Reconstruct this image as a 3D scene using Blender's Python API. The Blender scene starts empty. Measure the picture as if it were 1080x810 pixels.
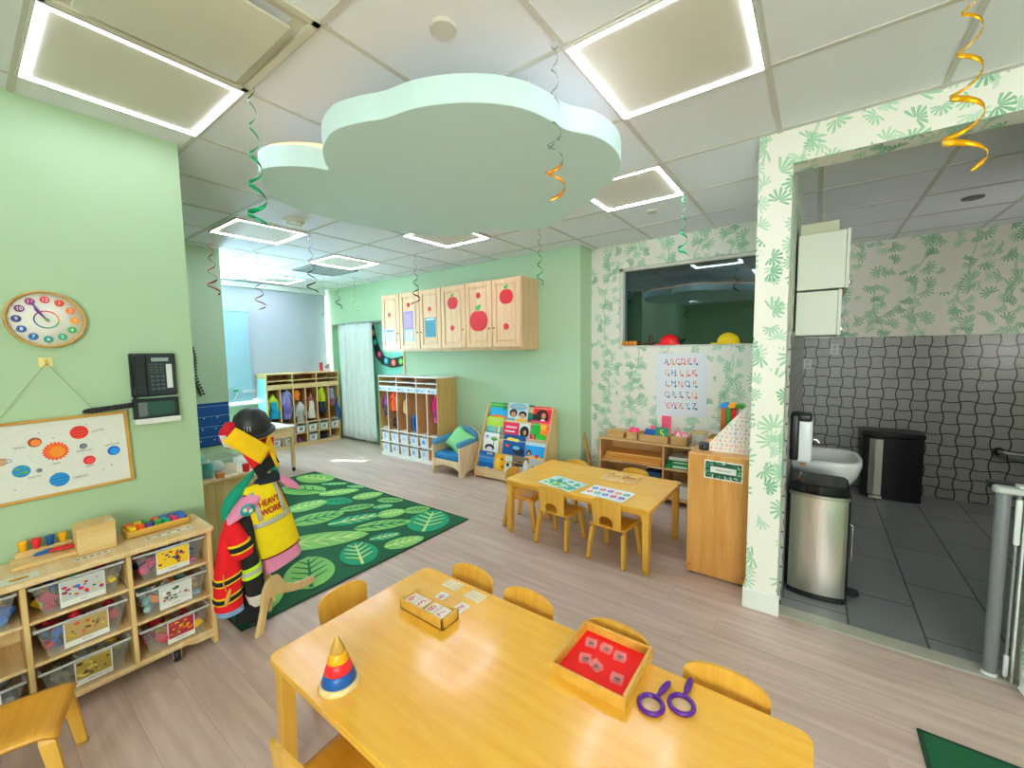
import bpy, bmesh, math, random
from math import sin, cos, pi, radians, floor
from mathutils import Matrix, Vector, noise
random.seed(7)
SC = bpy.context.scene
COL = SC.collection
WM = {}          # object -> world matrix known at build time

# ------------------------------------------------------------------ colour
def lin(h):
    h = h.lstrip('#'); out = []
    for i in (0, 2, 4):
        c = int(h[i:i+2], 16)/255
        out.append(c/12.92 if c <= .04045 else ((c+.055)/1.055)**2.4)
    return (*out, 1)

class S:
    """small wrapper so that node maths reads like maths"""
    def __init__(s, nt, sock): s.nt, s.k = nt, sock
    def _m(s, op, *o):
        n = s.nt.nodes.new('ShaderNodeMath'); n.operation = op
        for i, v in enumerate((s,)+o):
            if isinstance(v, S): s.nt.links.new(v.k, n.inputs[i])
            else: n.inputs[i].default_value = v
        return S(s.nt, n.outputs[0])
    def __add__(s, o): return s._m('ADD', o)
    def __sub__(s, o): return s._m('SUBTRACT', o)
    def __mul__(s, o): return s._m('MULTIPLY', o)
    def __truediv__(s, o): return s._m('DIVIDE', o)
    def lt(s, o): return s._m('LESS_THAN', o)
    def gt(s, o): return s._m('GREATER_THAN', o)
    def abs(s): return s._m('ABSOLUTE')
    def sin(s): return s._m('SINE')
    def cos(s): return s._m('COSINE')
    def fract(s): return s._m('FRACT')
    def floor(s): return s._m('FLOOR')
    def min(s, o): return s._m('MINIMUM', o)
    def max(s, o): return s._m('MAXIMUM', o)
    def sqrt(s): return s._m('SQRT')
    def atan2(s, o): return s._m('ARCTAN2', o)
    def step(s, a, b):
        n = s.nt.nodes.new('ShaderNodeMapRange'); n.interpolation_type = 'SMOOTHSTEP'
        s.nt.links.new(s.k, n.inputs[0]); n.inputs[1].default_value = a; n.inputs[2].default_value = b
        return S(s.nt, n.outputs[0])

class Mat:
    def __init__(s, name, col='#ffffff', rough=.5, **kw):
        s.m = bpy.data.materials.new(name); s.m.use_nodes = True
        s.nt = s.m.node_tree; s.b = s.nt.nodes['Principled BSDF']
        s.b.inputs['Base Color'].default_value = lin(col)
        s.b.inputs['Roughness'].default_value = rough
        for k, v in kw.items():
            s.b.inputs[k.replace('_', ' ')].default_value = v
    def N(s, t): return s.nt.nodes.new(t)
    def L(s, a, b): s.nt.links.new(a.k if isinstance(a, S) else a, b)
    def set(s, name, sock): s.L(sock, s.b.inputs[name])
    def xyz(s, sock):
        n = s.N('ShaderNodeSeparateXYZ'); s.L(sock, n.inputs[0])
        return [S(s.nt, n.outputs[i]) for i in range(3)]
    def pos(s): return s.N('ShaderNodeNewGeometry').outputs['Position']
    def obj(s): return s.N('ShaderNodeTexCoord').outputs['Object']
    def nrm(s): return s.N('ShaderNodeNewGeometry').outputs['True Normal']
    def comb(s, x, y, z=0.0):
        n = s.N('ShaderNodeCombineXYZ')
        for i, v in enumerate((x, y, z)):
            if isinstance(v, S): s.L(v, n.inputs[i])
            else: n.inputs[i].default_value = v
        return n.outputs[0]
    def noise(s, vec, scale, detail=2.0, out='Fac'):
        n = s.N('ShaderNodeTexNoise'); s.L(vec, n.inputs['Vector'])
        n.inputs['Scale'].default_value = scale; n.inputs['Detail'].default_value = detail
        return S(s.nt, n.outputs[out])
    def white(s, vec, out='Value'):
        n = s.N('ShaderNodeTexWhiteNoise'); n.noise_dimensions = '3D'; s.L(vec, n.inputs['Vector'])
        return S(s.nt, n.outputs[out])
    def mix(s, fac, a, b):
        n = s.N('ShaderNodeMix'); n.data_type = 'RGBA'
        for i, v in ((0, fac), (6, a), (7, b)):
            if isinstance(v, S): s.L(v, n.inputs[i])
            elif isinstance(v, str): n.inputs[i].default_value = lin(v)
            elif isinstance(v, (int, float)): n.inputs[i].default_value = v
            else: s.L(v, n.inputs[i])
        return S(s.nt, n.outputs[2])
    def bump(s, h, strength=.2, dist=.01):
        n = s.N('ShaderNodeBump'); s.L(h, n.inputs['Height'])
        n.inputs['Strength'].default_value = strength; n.inputs['Distance'].default_value = dist
        s.L(n.outputs[0], s.b.inputs['Normal'])

_C = {}
def vivid(h, k=1.18):
    import colorsys
    h = h.lstrip('#'); r_, g_, b_ = (int(h[i:i+2], 16)/255 for i in (0, 2, 4)); hh, ll, ss = colorsys.rgb_to_hls(r_, g_, b_)
    if ss*min(ll, 1-ll) < .06: return '#'+h
    q = colorsys.hls_to_rgb(hh, ll*.98, min(1, ss*k)); return '#' + ''.join('%02x' % int(v*255+.5) for v in q)
def plain(col, rough=.5, **kw):
    col = vivid(col)
    k = (col, rough, tuple(sorted(kw.items())))
    if k not in _C: _C[k] = Mat('paint_'+col.strip('#'), col, rough, **kw)
    return _C[k]
def cloth(col):
    col = vivid(col, 1.12)
    k = ('cloth', col)
    if k not in _C:
        m = Mat('fabric_'+col.strip('#'), col, .9)
        nz = m.noise(m.obj(), 320, 1); m.bump(nz, .25, .002)
        n2 = m.noise(m.obj(), 25, 2)
        m.set('Base Color', m.mix((n2-.3)*.35, col, shade(col, .72)))
        _C[k] = m
    return _C[k]
def shade(h, f):
    h = h.lstrip('#'); return '#' + ''.join('%02x' % max(0, min(255, int(int(h[i:i+2], 16)*f))) for i in (0, 2, 4))
def wood(name, c1, c2, axis='x', rough=.4, scale=1.0, coat=0.0):
    m = Mat(name, c1, rough); m.b.inputs['Coat Weight'].default_value = coat; m.b.inputs['Coat Roughness'].default_value = .12
    x, y, z = m.xyz(m.obj())
    k = {'x': (2, 26, 26), 'y': (26, 2, 26), 'z': (26, 26, 2)}[axis]
    v = m.comb(x*(k[0]*scale), y*(k[1]*scale), z*(k[2]*scale))
    a = m.noise(v, 1.0, 4); b = m.noise(v, 5.0, 2)
    f = (a*.75+b*.25).step(.32, .7)
    m.set('Base Color', m.mix(f, c1, c2))
    return m
def emit(col, st):
    k = ('e', col, st)
    if k not in _C:
        m = Mat('lamp_'+col.strip('#'), col, .5)
        m.b.inputs['Emission Color'].default_value = lin(col); m.b.inputs['Emission Strength'].default_value = st
        _C[k] = m
    return _C[k]

# ------------------------------------------------------------------ mesh builder
def circle(cx, cy, r, n=24, ry=None, a0=0):
    ry = r if ry is None else ry
    return [(cx+r*cos(a0+2*pi*i/n), cy+ry*sin(a0+2*pi*i/n)) for i in range(n)]
def rrect(x0, x1, y0, y1, r, n=5):
    out = []
    for cx, cy, a in ((x1-r, y1-r, 0), (x0+r, y1-r, pi/2), (x0+r, y0+r, pi), (x1-r, y0+r, 3*pi/2)):
        for i in range(n+1):
            t = a+pi/2*i/n; out.append((cx+r*cos(t), cy+r*sin(t)))
    return out
def rot2(pts, a, cx=0, cy=0):
    return [(cx+(x-cx)*cos(a)-(y-cy)*sin(a), cy+(x-cx)*sin(a)+(y-cy)*cos(a)) for x, y in pts]
def PX(x0, s=1): # plane facing +X (s=1): (a,b,c) -> (x0+c, a, b)
    return Matrix(((0, 0, s, x0), (1, 0, 0, 0), (0, 1, 0, 0), (0, 0, 0, 1)))
def PY(y0):      # plane facing -Y: (a,b,c) -> (a, y0-c, b)
    return Matrix(((1, 0, 0, 0), (0, 0, -1, y0), (0, 1, 0, 0), (0, 0, 0, 1)))
def PZ(z0, cx=0, cy=0, a=0):
    return Matrix.Translation((cx, cy, z0)) @ Matrix.Rotation(a, 4, 'Z')
I4 = Matrix.Identity(4)
_TX = {}
def text_data(s, size):
    if (s, size) not in _TX:
        c = bpy.data.curves.new('t', 'FONT'); c.body = s; c.size = size; c.align_x = 'CENTER'; c.align_y = 'CENTER'; c.resolution_u = 3
        o = bpy.data.objects.new('t', c); COL.objects.link(o)
        dg = bpy.context.evaluated_depsgraph_get(); me = bpy.data.meshes.new_from_object(o.evaluated_get(dg))
        _TX[(s, size)] = ([tuple(v.co) for v in me.vertices], [tuple(p.vertices) for p in me.polygons])
        bpy.data.objects.remove(o); bpy.data.curves.remove(c); bpy.data.meshes.remove(me)
    return _TX[(s, size)]

class MB:
    def __init__(s, T=None): s.v, s.f, s.fm, s.fs, s.mats, s.cur, s.T = [], [], [], [], [], 0, T or I4
    def mat(s, m):
        m = m.m if isinstance(m, Mat) else m
        if m not in s.mats: s.mats.append(m)
        s.cur = s.mats.index(m); return s
    def at(s, T): s.T = T; return s
    def add(s, vs, fs, smooth=False):
        b = len(s.v); s.v += [tuple(s.T @ Vector(p)) for p in vs]
        flip = s.T.to_3x3().determinant() < 0
        for f in fs:
            g = [i+b for i in f]
            if flip: g.reverse()
            s.f.append(g); s.fm.append(s.cur); s.fs.append(smooth)
        return s
    def box(s, x0, x1, y0, y1, z0, z1, b=0.0, seg=1):
        if x1 < x0: x0, x1 = x1, x0
        if y1 < y0: y0, y1 = y1, y0
        if z1 < z0: z0, z1 = z1, z0
        vs = [(x, y, z) for x in (x0, x1) for y in (y0, y1) for z in (z0, z1)]
        fs = [(0, 1, 3, 2), (4, 6, 7, 5), (0, 4, 5, 1), (2, 3, 7, 6), (0, 2, 6, 4), (1, 5, 7, 3)]
        if b <= 0: return s.add(vs, fs)
        bm = bmesh.new(); bv = [bm.verts.new(p) for p in vs]
        for f in fs: bm.faces.new([bv[i] for i in f])
        b = min(b, .49*min(x1-x0, y1-y0, z1-z0))
        bmesh.ops.bevel(bm, geom=bm.edges[:], offset=b, segments=seg, affect='EDGES', profile=.5)
        bm.verts.index_update()
        s.add([tuple(v.co) for v in bm.verts], [[v.index for v in f.verts] for f in bm.faces], seg > 1)
        bm.free(); return s
    def prism(s, poly, z0, z1, ch=0.0, smooth=False):
        a = sum(poly[i][0]*poly[(i+1) % len(poly)][1]-poly[(i+1) % len(poly)][0]*poly[i][1] for i in range(len(poly)))
        if a < 0: poly = poly[::-1]
        n = len(poly)
        if ch > 0:
            ins = []
            for i in range(n):
                p, q, r = Vector(poly[i-1]), Vector(poly[i]), Vector(poly[(i+1) % n])
                d1, d2 = (q-p), (r-q)
                if d1.length < 1e-9 or d2.length < 1e-9: ins.append(poly[i]); continue
                d1.normalize(); d2.normalize()
                n1, n2 = Vector((-d1.y, d1.x)), Vector((-d2.y, d2.x)); m = n1+n2
                m = m/max(.4, m.length_squared)*2 if m.length > 1e-6 else n1
                ins.append((q.x+m.x*ch, q.y+m.y*ch))
            R = [(ins, z0), (poly, z0+ch), (poly, z1-ch), (ins, z1)]
        else: R = [(poly, z0), (poly, z1)]
        vs = [(x, y, z) for pl, z in R for x, y in pl]
        fs = []
        for k in range(len(R)-1):
            for i in range(n):
                j = (i+1) % n; fs.append((k*n+i, k*n+j, (k+1)*n+j, (k+1)*n+i))
        s.add(vs, fs, smooth)
        s.add([(x, y, R[0][1]) for x, y in R[0][0]], [tuple(range(n))[::-1]])
        s.add([(x, y, R[-1][1]) for x, y in R[-1][0]], [tuple(range(n))])
        return s
    def rings(s, rings, closed=True, caps=True, smooth=True):
        n = len(rings[0]); vs = [p for r in rings for p in r]; fs = []
        for k in range(len(rings)-1):
            for i in range(n if closed else n-1):
                j = (i+1) % n; fs.append((k*n+i, k*n+j, (k+1)*n+j, (k+1)*n+i))
        s.add(vs, fs, smooth)
        if caps and closed:
            s.add(rings[0], [tuple(range(n))[::-1]]); s.add(rings[-1], [tuple(range(n))])
        return s
    def lathe(s, prof, n=24, c=(0, 0, 0), caps=True, smooth=True):
        return s.rings([[(c[0]+r*cos(2*pi*i/n), c[1]+r*sin(2*pi*i/n), c[2]+z) for i in range(n)] for r, z in prof], True, caps, smooth)
    def cyl(s, x, y, z0, z1, r, n=20, r2=None): return s.lathe([(r, z0), (r if r2 is None else r2, z1)], n, (x, y, 0))
    def tube(s, pts, r, n=8, caps=True, flat=1.0):
        P = [Vector(p) for p in pts]; R = r if isinstance(r, (list, tuple)) else [r]*len(P); out = []; up = None
        for i, p in enumerate(P):
            t = (P[min(i+1, len(P)-1)]-P[max(i-1, 0)])
            t = t.normalized() if t.length > 1e-9 else Vector((0, 0, 1))
            if up is None:
                up = Vector((0, 0, 1)) if abs(t.z) < .9 else Vector((1, 0, 0))
            a = up-t*up.dot(t); a = a.normalized() if a.length > 1e-6 else t.orthogonal().normalized(); b = t.cross(a); up = a
            out.append([tuple(p+a*(R[i]*cos(2*pi*k/n))+b*(R[i]*flat*sin(2*pi*k/n))) for k in range(n)])
        return s.rings(out, True, caps)
    def ball(s, c, rx, ry=None, rz=None, n=16, m=10, lo=0.0, hi=1.0):
        ry = rx if ry is None else ry; rz = rx if rz is None else rz; R = []
        for k in range(m+1):
            t = -pi/2+pi*(lo+(hi-lo)*k/m); q = max(cos(t), 1e-4)
            R.append([(c[0]+rx*q*cos(2*pi*i/n), c[1]+ry*q*sin(2*pi*i/n), c[2]+rz*sin(t)) for i in range(n)])
        return s.rings(R)
    def sheet(s, fn, nu, nv, th=.002):
        """fn(u,v)->point; closed thin slab of thickness th"""
        g = [[Vector(fn(i/nu, j/nv)) for j in range(nv+1)] for i in range(nu+1)]; A, B = [], []
        for i in range(nu+1):
            for j in range(nv+1):
                du = g[min(i+1, nu)][j]-g[max(i-1, 0)][j]; dv = g[i][min(j+1, nv)]-g[i][max(j-1, 0)]
                nn = du.cross(dv); nn = nn.normalized() if nn.length > 1e-12 else Vector((0, 0, 1))
                A.append(tuple(g[i][j]+nn*th/2)); B.append(tuple(g[i][j]-nn*th/2))
        W = nv+1; n = len(A); fs = []
        for i in range(nu):
            for j in range(nv):
                a, b, c, d = i*W+j, (i+1)*W+j, (i+1)*W+j+1, i*W+j+1
                fs.append((a, b, c, d)); fs.append((n+a, n+d, n+c, n+b))
        for j in range(nv):
            fs.append((j, j+1, n+j+1, n+j)); q = nu*W+j; fs.append((q, n+q, n+q+1, q+1))
        for i in range(nu):
            a, b = i*W, (i+1)*W; fs.append((a, n+a, n+b, b)); a += nv; b += nv; fs.append((a, b, n+b, n+a))
        return s.add(A+B, fs, True)
    def text(s, st, size, x, y, z, th=.0006, a=0, sx=1.0):
        v, f = text_data(st, size)
        ca, sa = cos(a), sin(a)
        q = [(x+(px*sx)*ca-py*sa, y+(px*sx)*sa+py*ca, z+th) for px, py, pz in v]
        return s.add(q, f)
    def build(s, name, parent=None, **tags):
        Mw = WM.get(parent, I4) if parent is not None else I4
        inv = Mw.inverted()
        me = bpy.data.meshes.new(name); me.from_pydata([tuple(inv @ Vector(p)) for p in s.v], [], s.f)
        for m in s.mats: me.materials.append(m)
        me.polygons.foreach_set('material_index', s.fm); me.polygons.foreach_set('use_smooth', s.fs)
        me.update()
        o = bpy.data.objects.new(name, me); COL.objects.link(o)
        if parent is not None: o.parent = parent
        WM[o] = Mw
        for k, v in tags.items(): o[{'cat': 'category'}.get(k, k)] = v
        return o
    def thing(s, name, label, cat, group=None, base=None):
        """one-mesh thing with its origin at its base"""
        xs, ys, zs = zip(*s.v)
        b = base or ((min(xs)+max(xs))/2, (min(ys)+max(ys))/2, min(zs))
        s.v = [(x-b[0], y-b[1], z-b[2]) for x, y, z in s.v]
        o = s.build(name); o.location = b; WM[o] = Matrix.Translation(b)
        o['label'] = label; o['category'] = cat
        if group: o['group'] = group
        return o

def thing(name, label, cat, loc=(0, 0, 0), rz=0.0, group=None):
    o = bpy.data.objects.new(name, None); COL.objects.link(o)
    o.empty_display_size = .05
    o.location = loc; o.rotation_euler = (0, 0, rz)
    WM[o] = Matrix.Translation(loc) @ Matrix.Rotation(rz, 4, 'Z')
    o['label'] = label; o['category'] = cat
    if group: o['group'] = group
    return o
def copy_tree(o, parent=None):
    c = o.copy(); COL.objects.link(c)
    if parent is not None: c.parent = parent
    for ch in list(o.children): copy_tree(ch, c)
    return c
def place(o, loc, rz, label, group=None):
    o.location = loc; o.rotation_euler = (0, 0, rz); o['label'] = label
    if group: o['group'] = group
    return o
def struct(mb, name, parent=None):
    o = mb.build(name, parent)
    if parent is None: o['kind'] = 'structure'
    return o
ORD = ['first', 'second', 'third', 'fourth', 'fifth', 'sixth']

# ------------------------------------------------------------------ common materials
GREEN = Mat('green_wall_paint', '#b3cfaa', .55)
GREEN.bump(GREEN.noise(GREEN.pos(), 90, 2), .06, .002)
TEAL = plain('#93d8c6', .6)
WHITE = plain('#f2f1ec', .45)
TRIM = plain('#e9ebe6', .4)
CEIL = Mat('ceiling_tile', '#e9ebf0', .9)
CEIL.bump(CEIL.noise(CEIL.pos(), 260, 2), .15, .002)
TBAR = plain('#cdcac2', .6)
BLACK = plain('#17181a', .4)
STEEL = Mat('brushed_steel', '#dad5cc', .3, Metallic=1.0)
_x, _y, _z = STEEL.xyz(STEEL.obj())
STEEL.set('Roughness', STEEL.noise(STEEL.comb(_x*500, _y*500, _z*2), 1, 1)*.05+.27)
CHROME = plain('#c8c8c8', .18, Metallic=1.0)
BIRCH = wood('birch_ply', '#ecd0a0', '#dcb47a', 'x', .42)
BIRCHZ = wood('birch_ply_upright', '#e8c88f', '#d8ad6c', 'z', .42)
MAPLE = wood('maple_pale', '#f0d7b0', '#dfbd8d', 'z', .4)
TOPW = wood('maple_laminate', '#fcc046', '#f5b034', 'x', .24, 1.3, .35)
EDGEW = wood('table_edge', '#ecb443', '#dfa02f', 'x', .35)
CHAIRW = wood('chair_ply', '#ecaa38', '#df9726', 'x', .35, 1.0, .2)
CHAIRZ = wood('chair_ply_upright', '#eab44c', '#dca036', 'z', .35)
OAK = wood('cabinet_ply', '#dda45a', '#cf8f43', 'z', .42)
CLEAR = Mat('clear_plastic', '#dfe6ea', .15, Alpha=.17)
GLASS = Mat('clear_acrylic', '#ffffff', .04, Alpha=.13)

# wallpaper: green palm leaves hanging in vines on cream
def wallpaper():
    m = Mat('leaf_wallpaper', '#efece0', .6)
    x, y, z = m.xyz(m.pos()); nx, ny, nz = m.xyz(m.nrm())
    ax = nx.abs().gt(.5); az = nz.abs().gt(.5)
    u = x*(ax*-1+1)+y*ax; v = z*(az*-1+1)+y*az
    base = None
    col = None; fac = None
    nzv = m.noise(m.comb(u, v), 2.2, 1)
    wob = (v*5.5+nzv*6).sin()*.055
    colm = ((u+wob+.09)*(2*pi/.30)).cos()          # vine columns every 30 cm
    for k, (sc, off) in enumerate(((7.6, 0.0), (9.8, 3.7))):
        vo = m.N('ShaderNodeTexVoronoi'); vo.voronoi_dimensions = '2D'
        vec = m.comb(u+off, v+off*1.3)
        m.L(vec, vo.inputs['Vector']); vo.inputs['Scale'].default_value = sc; vo.inputs['Randomness'].default_value = .75
        px, py, _ = m.xyz(vo.outputs['Position']); cr, cg, cb = m.xyz(vo.outputs['Color'])
        lx = u+off-px; ly = v+off*1.3-py
        ang = cr*6.28
        a = ly.atan2(lx)
        rr = (lx*lx+ly*ly).sqrt()*sc               # 0 .. ~0.7
        rel = ((a-ang)/(2*pi)).fract()*(2*pi)-pi      # -pi..pi about the leaf axis
        R = (rel*.5).cos()*.40+.26                   # fan outline
        fr = ((rel*(13/(2*pi))).fract()-.5).abs()
        thick = (rr/R)*-.36+.47
        leaf = fr.lt(thick)*rr.lt(R*(cb*.45+.62))*rr.gt(.04)*rel.abs().lt(1.95)
        cm = ((px-off+.09+ (py*5.5+nzv*6).sin()*.055)*(2*pi/.30)).cos()
        keep = cm.gt(-.62+.3*k) * cg.gt(.05)
        leaf = leaf*keep
        tone = cb*.8+(fr.lt(thick*.45))*.35
        c = m.mix(tone, '#5fa67b', '#a9d4b0') if k == 0 else m.mix(tone, '#88c19b', '#c2e0c4')
        if col is None: col, fac = m.mix(leaf, '#f0ede2', c), leaf
        else: col = m.mix(leaf*(fac*-1+1), col, c)
    stem = colm.gt(.988)*(m.noise(m.comb(u*3, v*3), 2, 1)).gt(.42)
    col = m.mix(stem*.45, col, '#86bd95')
    m.set('Base Color', col)
    return m
PAPER = wallpaper()

def bath_tile():
    m = Mat('lantern_tile', '#8d8d88', .35)
    x, y, z = m.xyz(m.pos()); nx, ny, nz = m.xyz(m.nrm())
    ax = nx.abs().gt(.5); u = (x*(ax*-1+1)+y*ax)/.112; v = z/.108
    A = .09
    ku = (u+.5).floor(); kv = (v+.5).floor()
    du = u-(v*pi).sin()*(ku*pi).cos()*A; dv = v-(u*pi).sin()*(kv*pi).cos()*-A
    gu = ((du+.5).fract()-.5).abs(); gv = ((dv+.5).fract()-.5).abs()
    g = gu.min(gv); grout = g.step(.036, .052)*-1+1
    idv = m.white(m.comb(du.floor(), dv.floor()))
    nn = m.noise(m.comb(u, v), 6, 3)
    tile = m.mix(idv*.35+nn*.3, '#a9a9a3', '#8f908a')
    m.set('Base Color', m.mix(grout, tile, '#2c2d2e'))
    m.bump(grout*-1+1, .3, .003)
    return m
TILE = bath_tile()

def plank_floor():
    m = Mat('vinyl_plank_floor', '#b9a598', .36)
    x, y, z = m.xyz(m.pos())
    row = (y/.178).floor(); off = m.white(m.comb(row, 3.0))*1.2
    col = ((x+off)/1.22).floor()
    idv = m.white(m.comb(row, col, 1.0))
    fy = ((y/.178).fract()-.5).abs(); fx = (((x+off)/1.22).fract()-.5).abs()
    seam = fy.gt(.494).max(fx.gt(.4992))
    g = m.noise(m.comb(x*2.2+idv*7, y*28, idv*5), 1, 5); g2 = m.noise(m.comb(x*1.1+idv*9, y*7, 0), 1, 3)
    c = m.mix((g*.6+g2*.4).step(.3, .72), '#ba9e90', '#d8bfb1')
    c = m.mix(idv*.22, c, '#ac9587')
    m.set('Base Color', m.mix(seam*.55, c, '#8b786e'))
    m.set('Roughness', g*.15+.30)
    m.bump(g, .05, .002)
    return m
FLOOR = plank_floor()

def bath_floor():
    m = Mat('slate_floor_tile', '#77797a', .45)
    x, y, z = m.xyz(m.pos())
    cx = ((x-.19)/.317); row = cx.floor()
    cy = (y-.12)/.62+row*.5
    fx = (cx.fract()-.5).abs(); fy = (cy.fract()-.5).abs()
    g = fx.gt(.487).max(fy.gt(.494))
    n = m.noise(m.pos(), 4, 4); i = m.white(m.comb(row, cy.floor()))
    m.set('Base Color', m.mix(g, m.mix(n*.6+i*.3, '#8f9194', '#75777a'), '#36373a'))
    return m
BFLOOR = bath_floor()
# ================================================================== the room
H = 2.65
struct(MB().mat(FLOOR).box(-7.6, -.2, -2.6, 6.0, -.12, 0).box(-.2, 3.0, -2.6, 2.70, -.12, 0), 'floor')
struct(MB().mat(BFLOOR).box(-.2, 2.1, 2.70, 5.9, -.12, .002), 'floor_bathroom')
struct(MB().mat(plain('#b3afa2', .4)).prism([(-.14, 2.695), (.78, 2.695), (.78, 2.80), (-.14, 2.80)], 0, .008, .003), 'trim_1')
struct(MB().mat(CEIL).box(-7.6, 3.0, -2.6, 6.0, H, H+.12), 'ceiling')
struct(MB().mat(CEIL).box(-.2, 2.1, 2.83, 5.9, 2.60, 2.645), 'ceiling_bathroom')
tb = MB().mat(TBAR)
for k in range(-5, 13):
    X = -.20-.605*k
    if -7.2 < X < 2.6: tb.box(X-.0115, X+.0115, -2.5, 4.37, H-.004, H+.002)
for k in range(-5, 8):
    Y = .227+.605*k
    if -2.5 < Y < 4.37: tb.box(-7.2, 2.6, Y-.0115, Y+.0115, H-.0045, H+.002)
for X in (-.02, .58, 1.18, 1.78): tb.box(X-.012, X+.012, 2.83, 5.73, 2.596, 2.602)
for Y in (3.05, 3.66, 4.27, 4.88, 5.49): tb.box(-.12, 1.9, Y-.012, Y+.012, 2.5955, 2.602)
struct(tb, 'trim_2')
struct(MB().mat(GREEN).box(-2.97, -2.80, -2.6, .80, 0, H), 'wall_left')
struct(MB().mat(GREEN).box(-7.6, -5.18, -.4, 1.776, 0, H).box(-5.18, -2.97, -.55, -.40, 0, H), 'wall_alcove')
struct(MB().mat(GREEN).box(-2.97, .5, -2.75, -2.5, 0, H).box(2.4, 3.0, -2.75, -2.5, 0, H).box(.5, 2.4, -2.75, -2.5, 0, .8).box(.5, 2.4, -2.75, -2.5, 2.25, H), 'wall_rear')  # opening left for the added rear window
struct(MB().mat(GREEN).box(2.6, 2.8, -2.6, 2.7, 0, H), 'wall_right')
# window wall far left, opening behind the shades
wl = MB().mat(GREEN)
wl.box(-7.45, -7.2, 1.7, 5.2, 0, .76).box(-7.45, -7.2, 1.7, 5.2, 2.62, H).box(-7.45, -7.2, 4.10, 5.2, .76, 2.62)
wl.box(-7.45, -7.2, 1.7, 1.80, .76, 2.62)
struct(wl, 'wall_far_left')
# main cabinet wall with the curtained nook
mw = MB().mat(GREEN)
mw.box(-7.2, -7.04, 4.10, 4.25, 0, H).box(-7.04, -5.06, 4.10, 4.25, 2.045, H).box(-5.06, -2.09, 4.10, 4.52, 0, H)
struct(mw, 'wall_main')
struct(MB().mat(TEAL).box(-7.2, -4.9, 4.215, 4.40, 0, 2.05), 'wall_nook')
# wallpapered window wall, partition, header and jamb
pw = MB().mat(PAPER)
WX0, WX1, WZ0, WZ1 = -1.762, -.42, 1.555, 2.395
pw.box(-2.09, -.29, 4.37, 4.52, 0, WZ0).box(-2.09, -.29, 4.37, 4.52, WZ1, H).box(-2.09, WX0, 4.37, 4.52, WZ0, WZ1).box(WX1, -.29, 4.37, 4.52, WZ0, WZ1)
struct(pw, 'wall_window')
struct(MB().mat(PAPER).box(-.292, -.136, 2.68, 5.9, 0, H), 'wall_partition')
struct(MB().mat(PAPER).box(-.136, 3.0, 2.68, 2.83, 2.478, H), 'wall_header')
struct(MB().mat(PAPER).box(.775, 3.0, 2.68, 2.83, 0, 2.478), 'wall_jamb')
struct(MB().mat(PAPER).box(-.136, 2.1, 5.74, 5.9, 0, 2.62).mat(TILE).box(-.13, 1.9, 5.728, 5.745, 0, 1.615), 'wall_bathroom')
struct(MB().mat(PAPER).box(1.9, 2.1, 2.83, 5.9, 0, 2.62).mat(TILE).box(1.885, 1.905, 2.84, 5.73, 0, 1.615), 'wall_bathroom_right')
struct(MB().mat(TILE).box(-.14, -.122, 2.86, 5.73, 0, 1.615), 'trim_3')
bb = MB().mat(TRIM).box(-.306, -.124, 2.664, 2.69, 0, .118, .004).box(-.306, -.285, 2.68, 4.36, 0, .118, .004)
struct(bb, 'baseboard_partition')
struct(MB().mat(TRIM).box(-2.08, -.31, 4.352, 4.372, 0, .10, .004), 'baseboard_window')
struct(MB().mat(TRIM).box(-3.9, -2.08, 4.082, 4.102, 0, .10, .004).box(-2.092, -2.072, 4.10, 4.37, 0, .10, .004), 'baseboard_main')

# window_1: tinted, reflecting pane in the wallpapered wall
FR = plain('#d7d8d0', .45)
w1 = thing('window_1', '', '', ((WX0+WX1)/2, 4.42, WZ0)); del w1['label'], w1['category']; w1['kind'] = 'structure'
fr = MB().mat(FR)
fr.box(WX0, WX0+.035, 4.40, 4.50, WZ0, WZ1).box(WX1-.035, WX1, 4.40, 4.50, WZ0, WZ1).box(WX0, WX1, 4.40, 4.50, WZ1-.03, WZ1).box(WX0, WX1, 4.365, 4.50, WZ0-.012, WZ0+.006)
fr.build('window_frame', w1)
gm = Mat('tinted_window_glass', '#0b1512', .03); gm.b.inputs['Specular IOR Level'].default_value = 1.0; gm.b.inputs['IOR'].default_value = 1.85; gm.b.inputs['Specular Tint'].default_value = (.62, .85, .88, 1)
MB().mat(gm).box(WX0+.03, WX1-.03, 4.46, 4.47, WZ0, WZ1-.025).build('pane', w1)

w3 = thing('added_rear_window', '', '', (1.45, -2.6, .8)); del w3['label'], w3['category']; w3['kind'] = 'structure'  # unseen window, added to let fill light in from behind the camera
MB().mat(FR).box(.5, .54, -2.66, -2.58, .8, 2.25).box(2.36, 2.4, -2.66, -2.58, .8, 2.25).box(.5, 2.4, -2.66, -2.58, .8, .84).box(.5, 2.4, -2.66, -2.58, 2.21, 2.25).box(1.43, 1.47, -2.66, -2.58, .84, 2.21).build('window_frame', w3)
# window_2: the big shaded window on the far left wall
w2 = thing('window_2', '', '', (-7.2, 3.2, .76)); del w2['label'], w2['category']; w2['kind'] = 'structure'
f2 = MB().mat(plain('#dfe7ea', .4))
f2.box(-7.40, -7.34, 2.42, 4.10, .76, .82).box(-7.40, -7.34, 2.42, 4.10, 2.56, 2.62).box(-7.40, -7.34, 2.42, 2.47, .76, 2.62).box(-7.40, -7.34, 4.05, 4.10, .76, 2.62).box(-7.40, -7.34, 3.22, 3.28, .82, 2.56)
f2.box(-7.24, -7.12, 2.42, 4.10, .735, .765)
f2.build('window_frame', w2)

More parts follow.
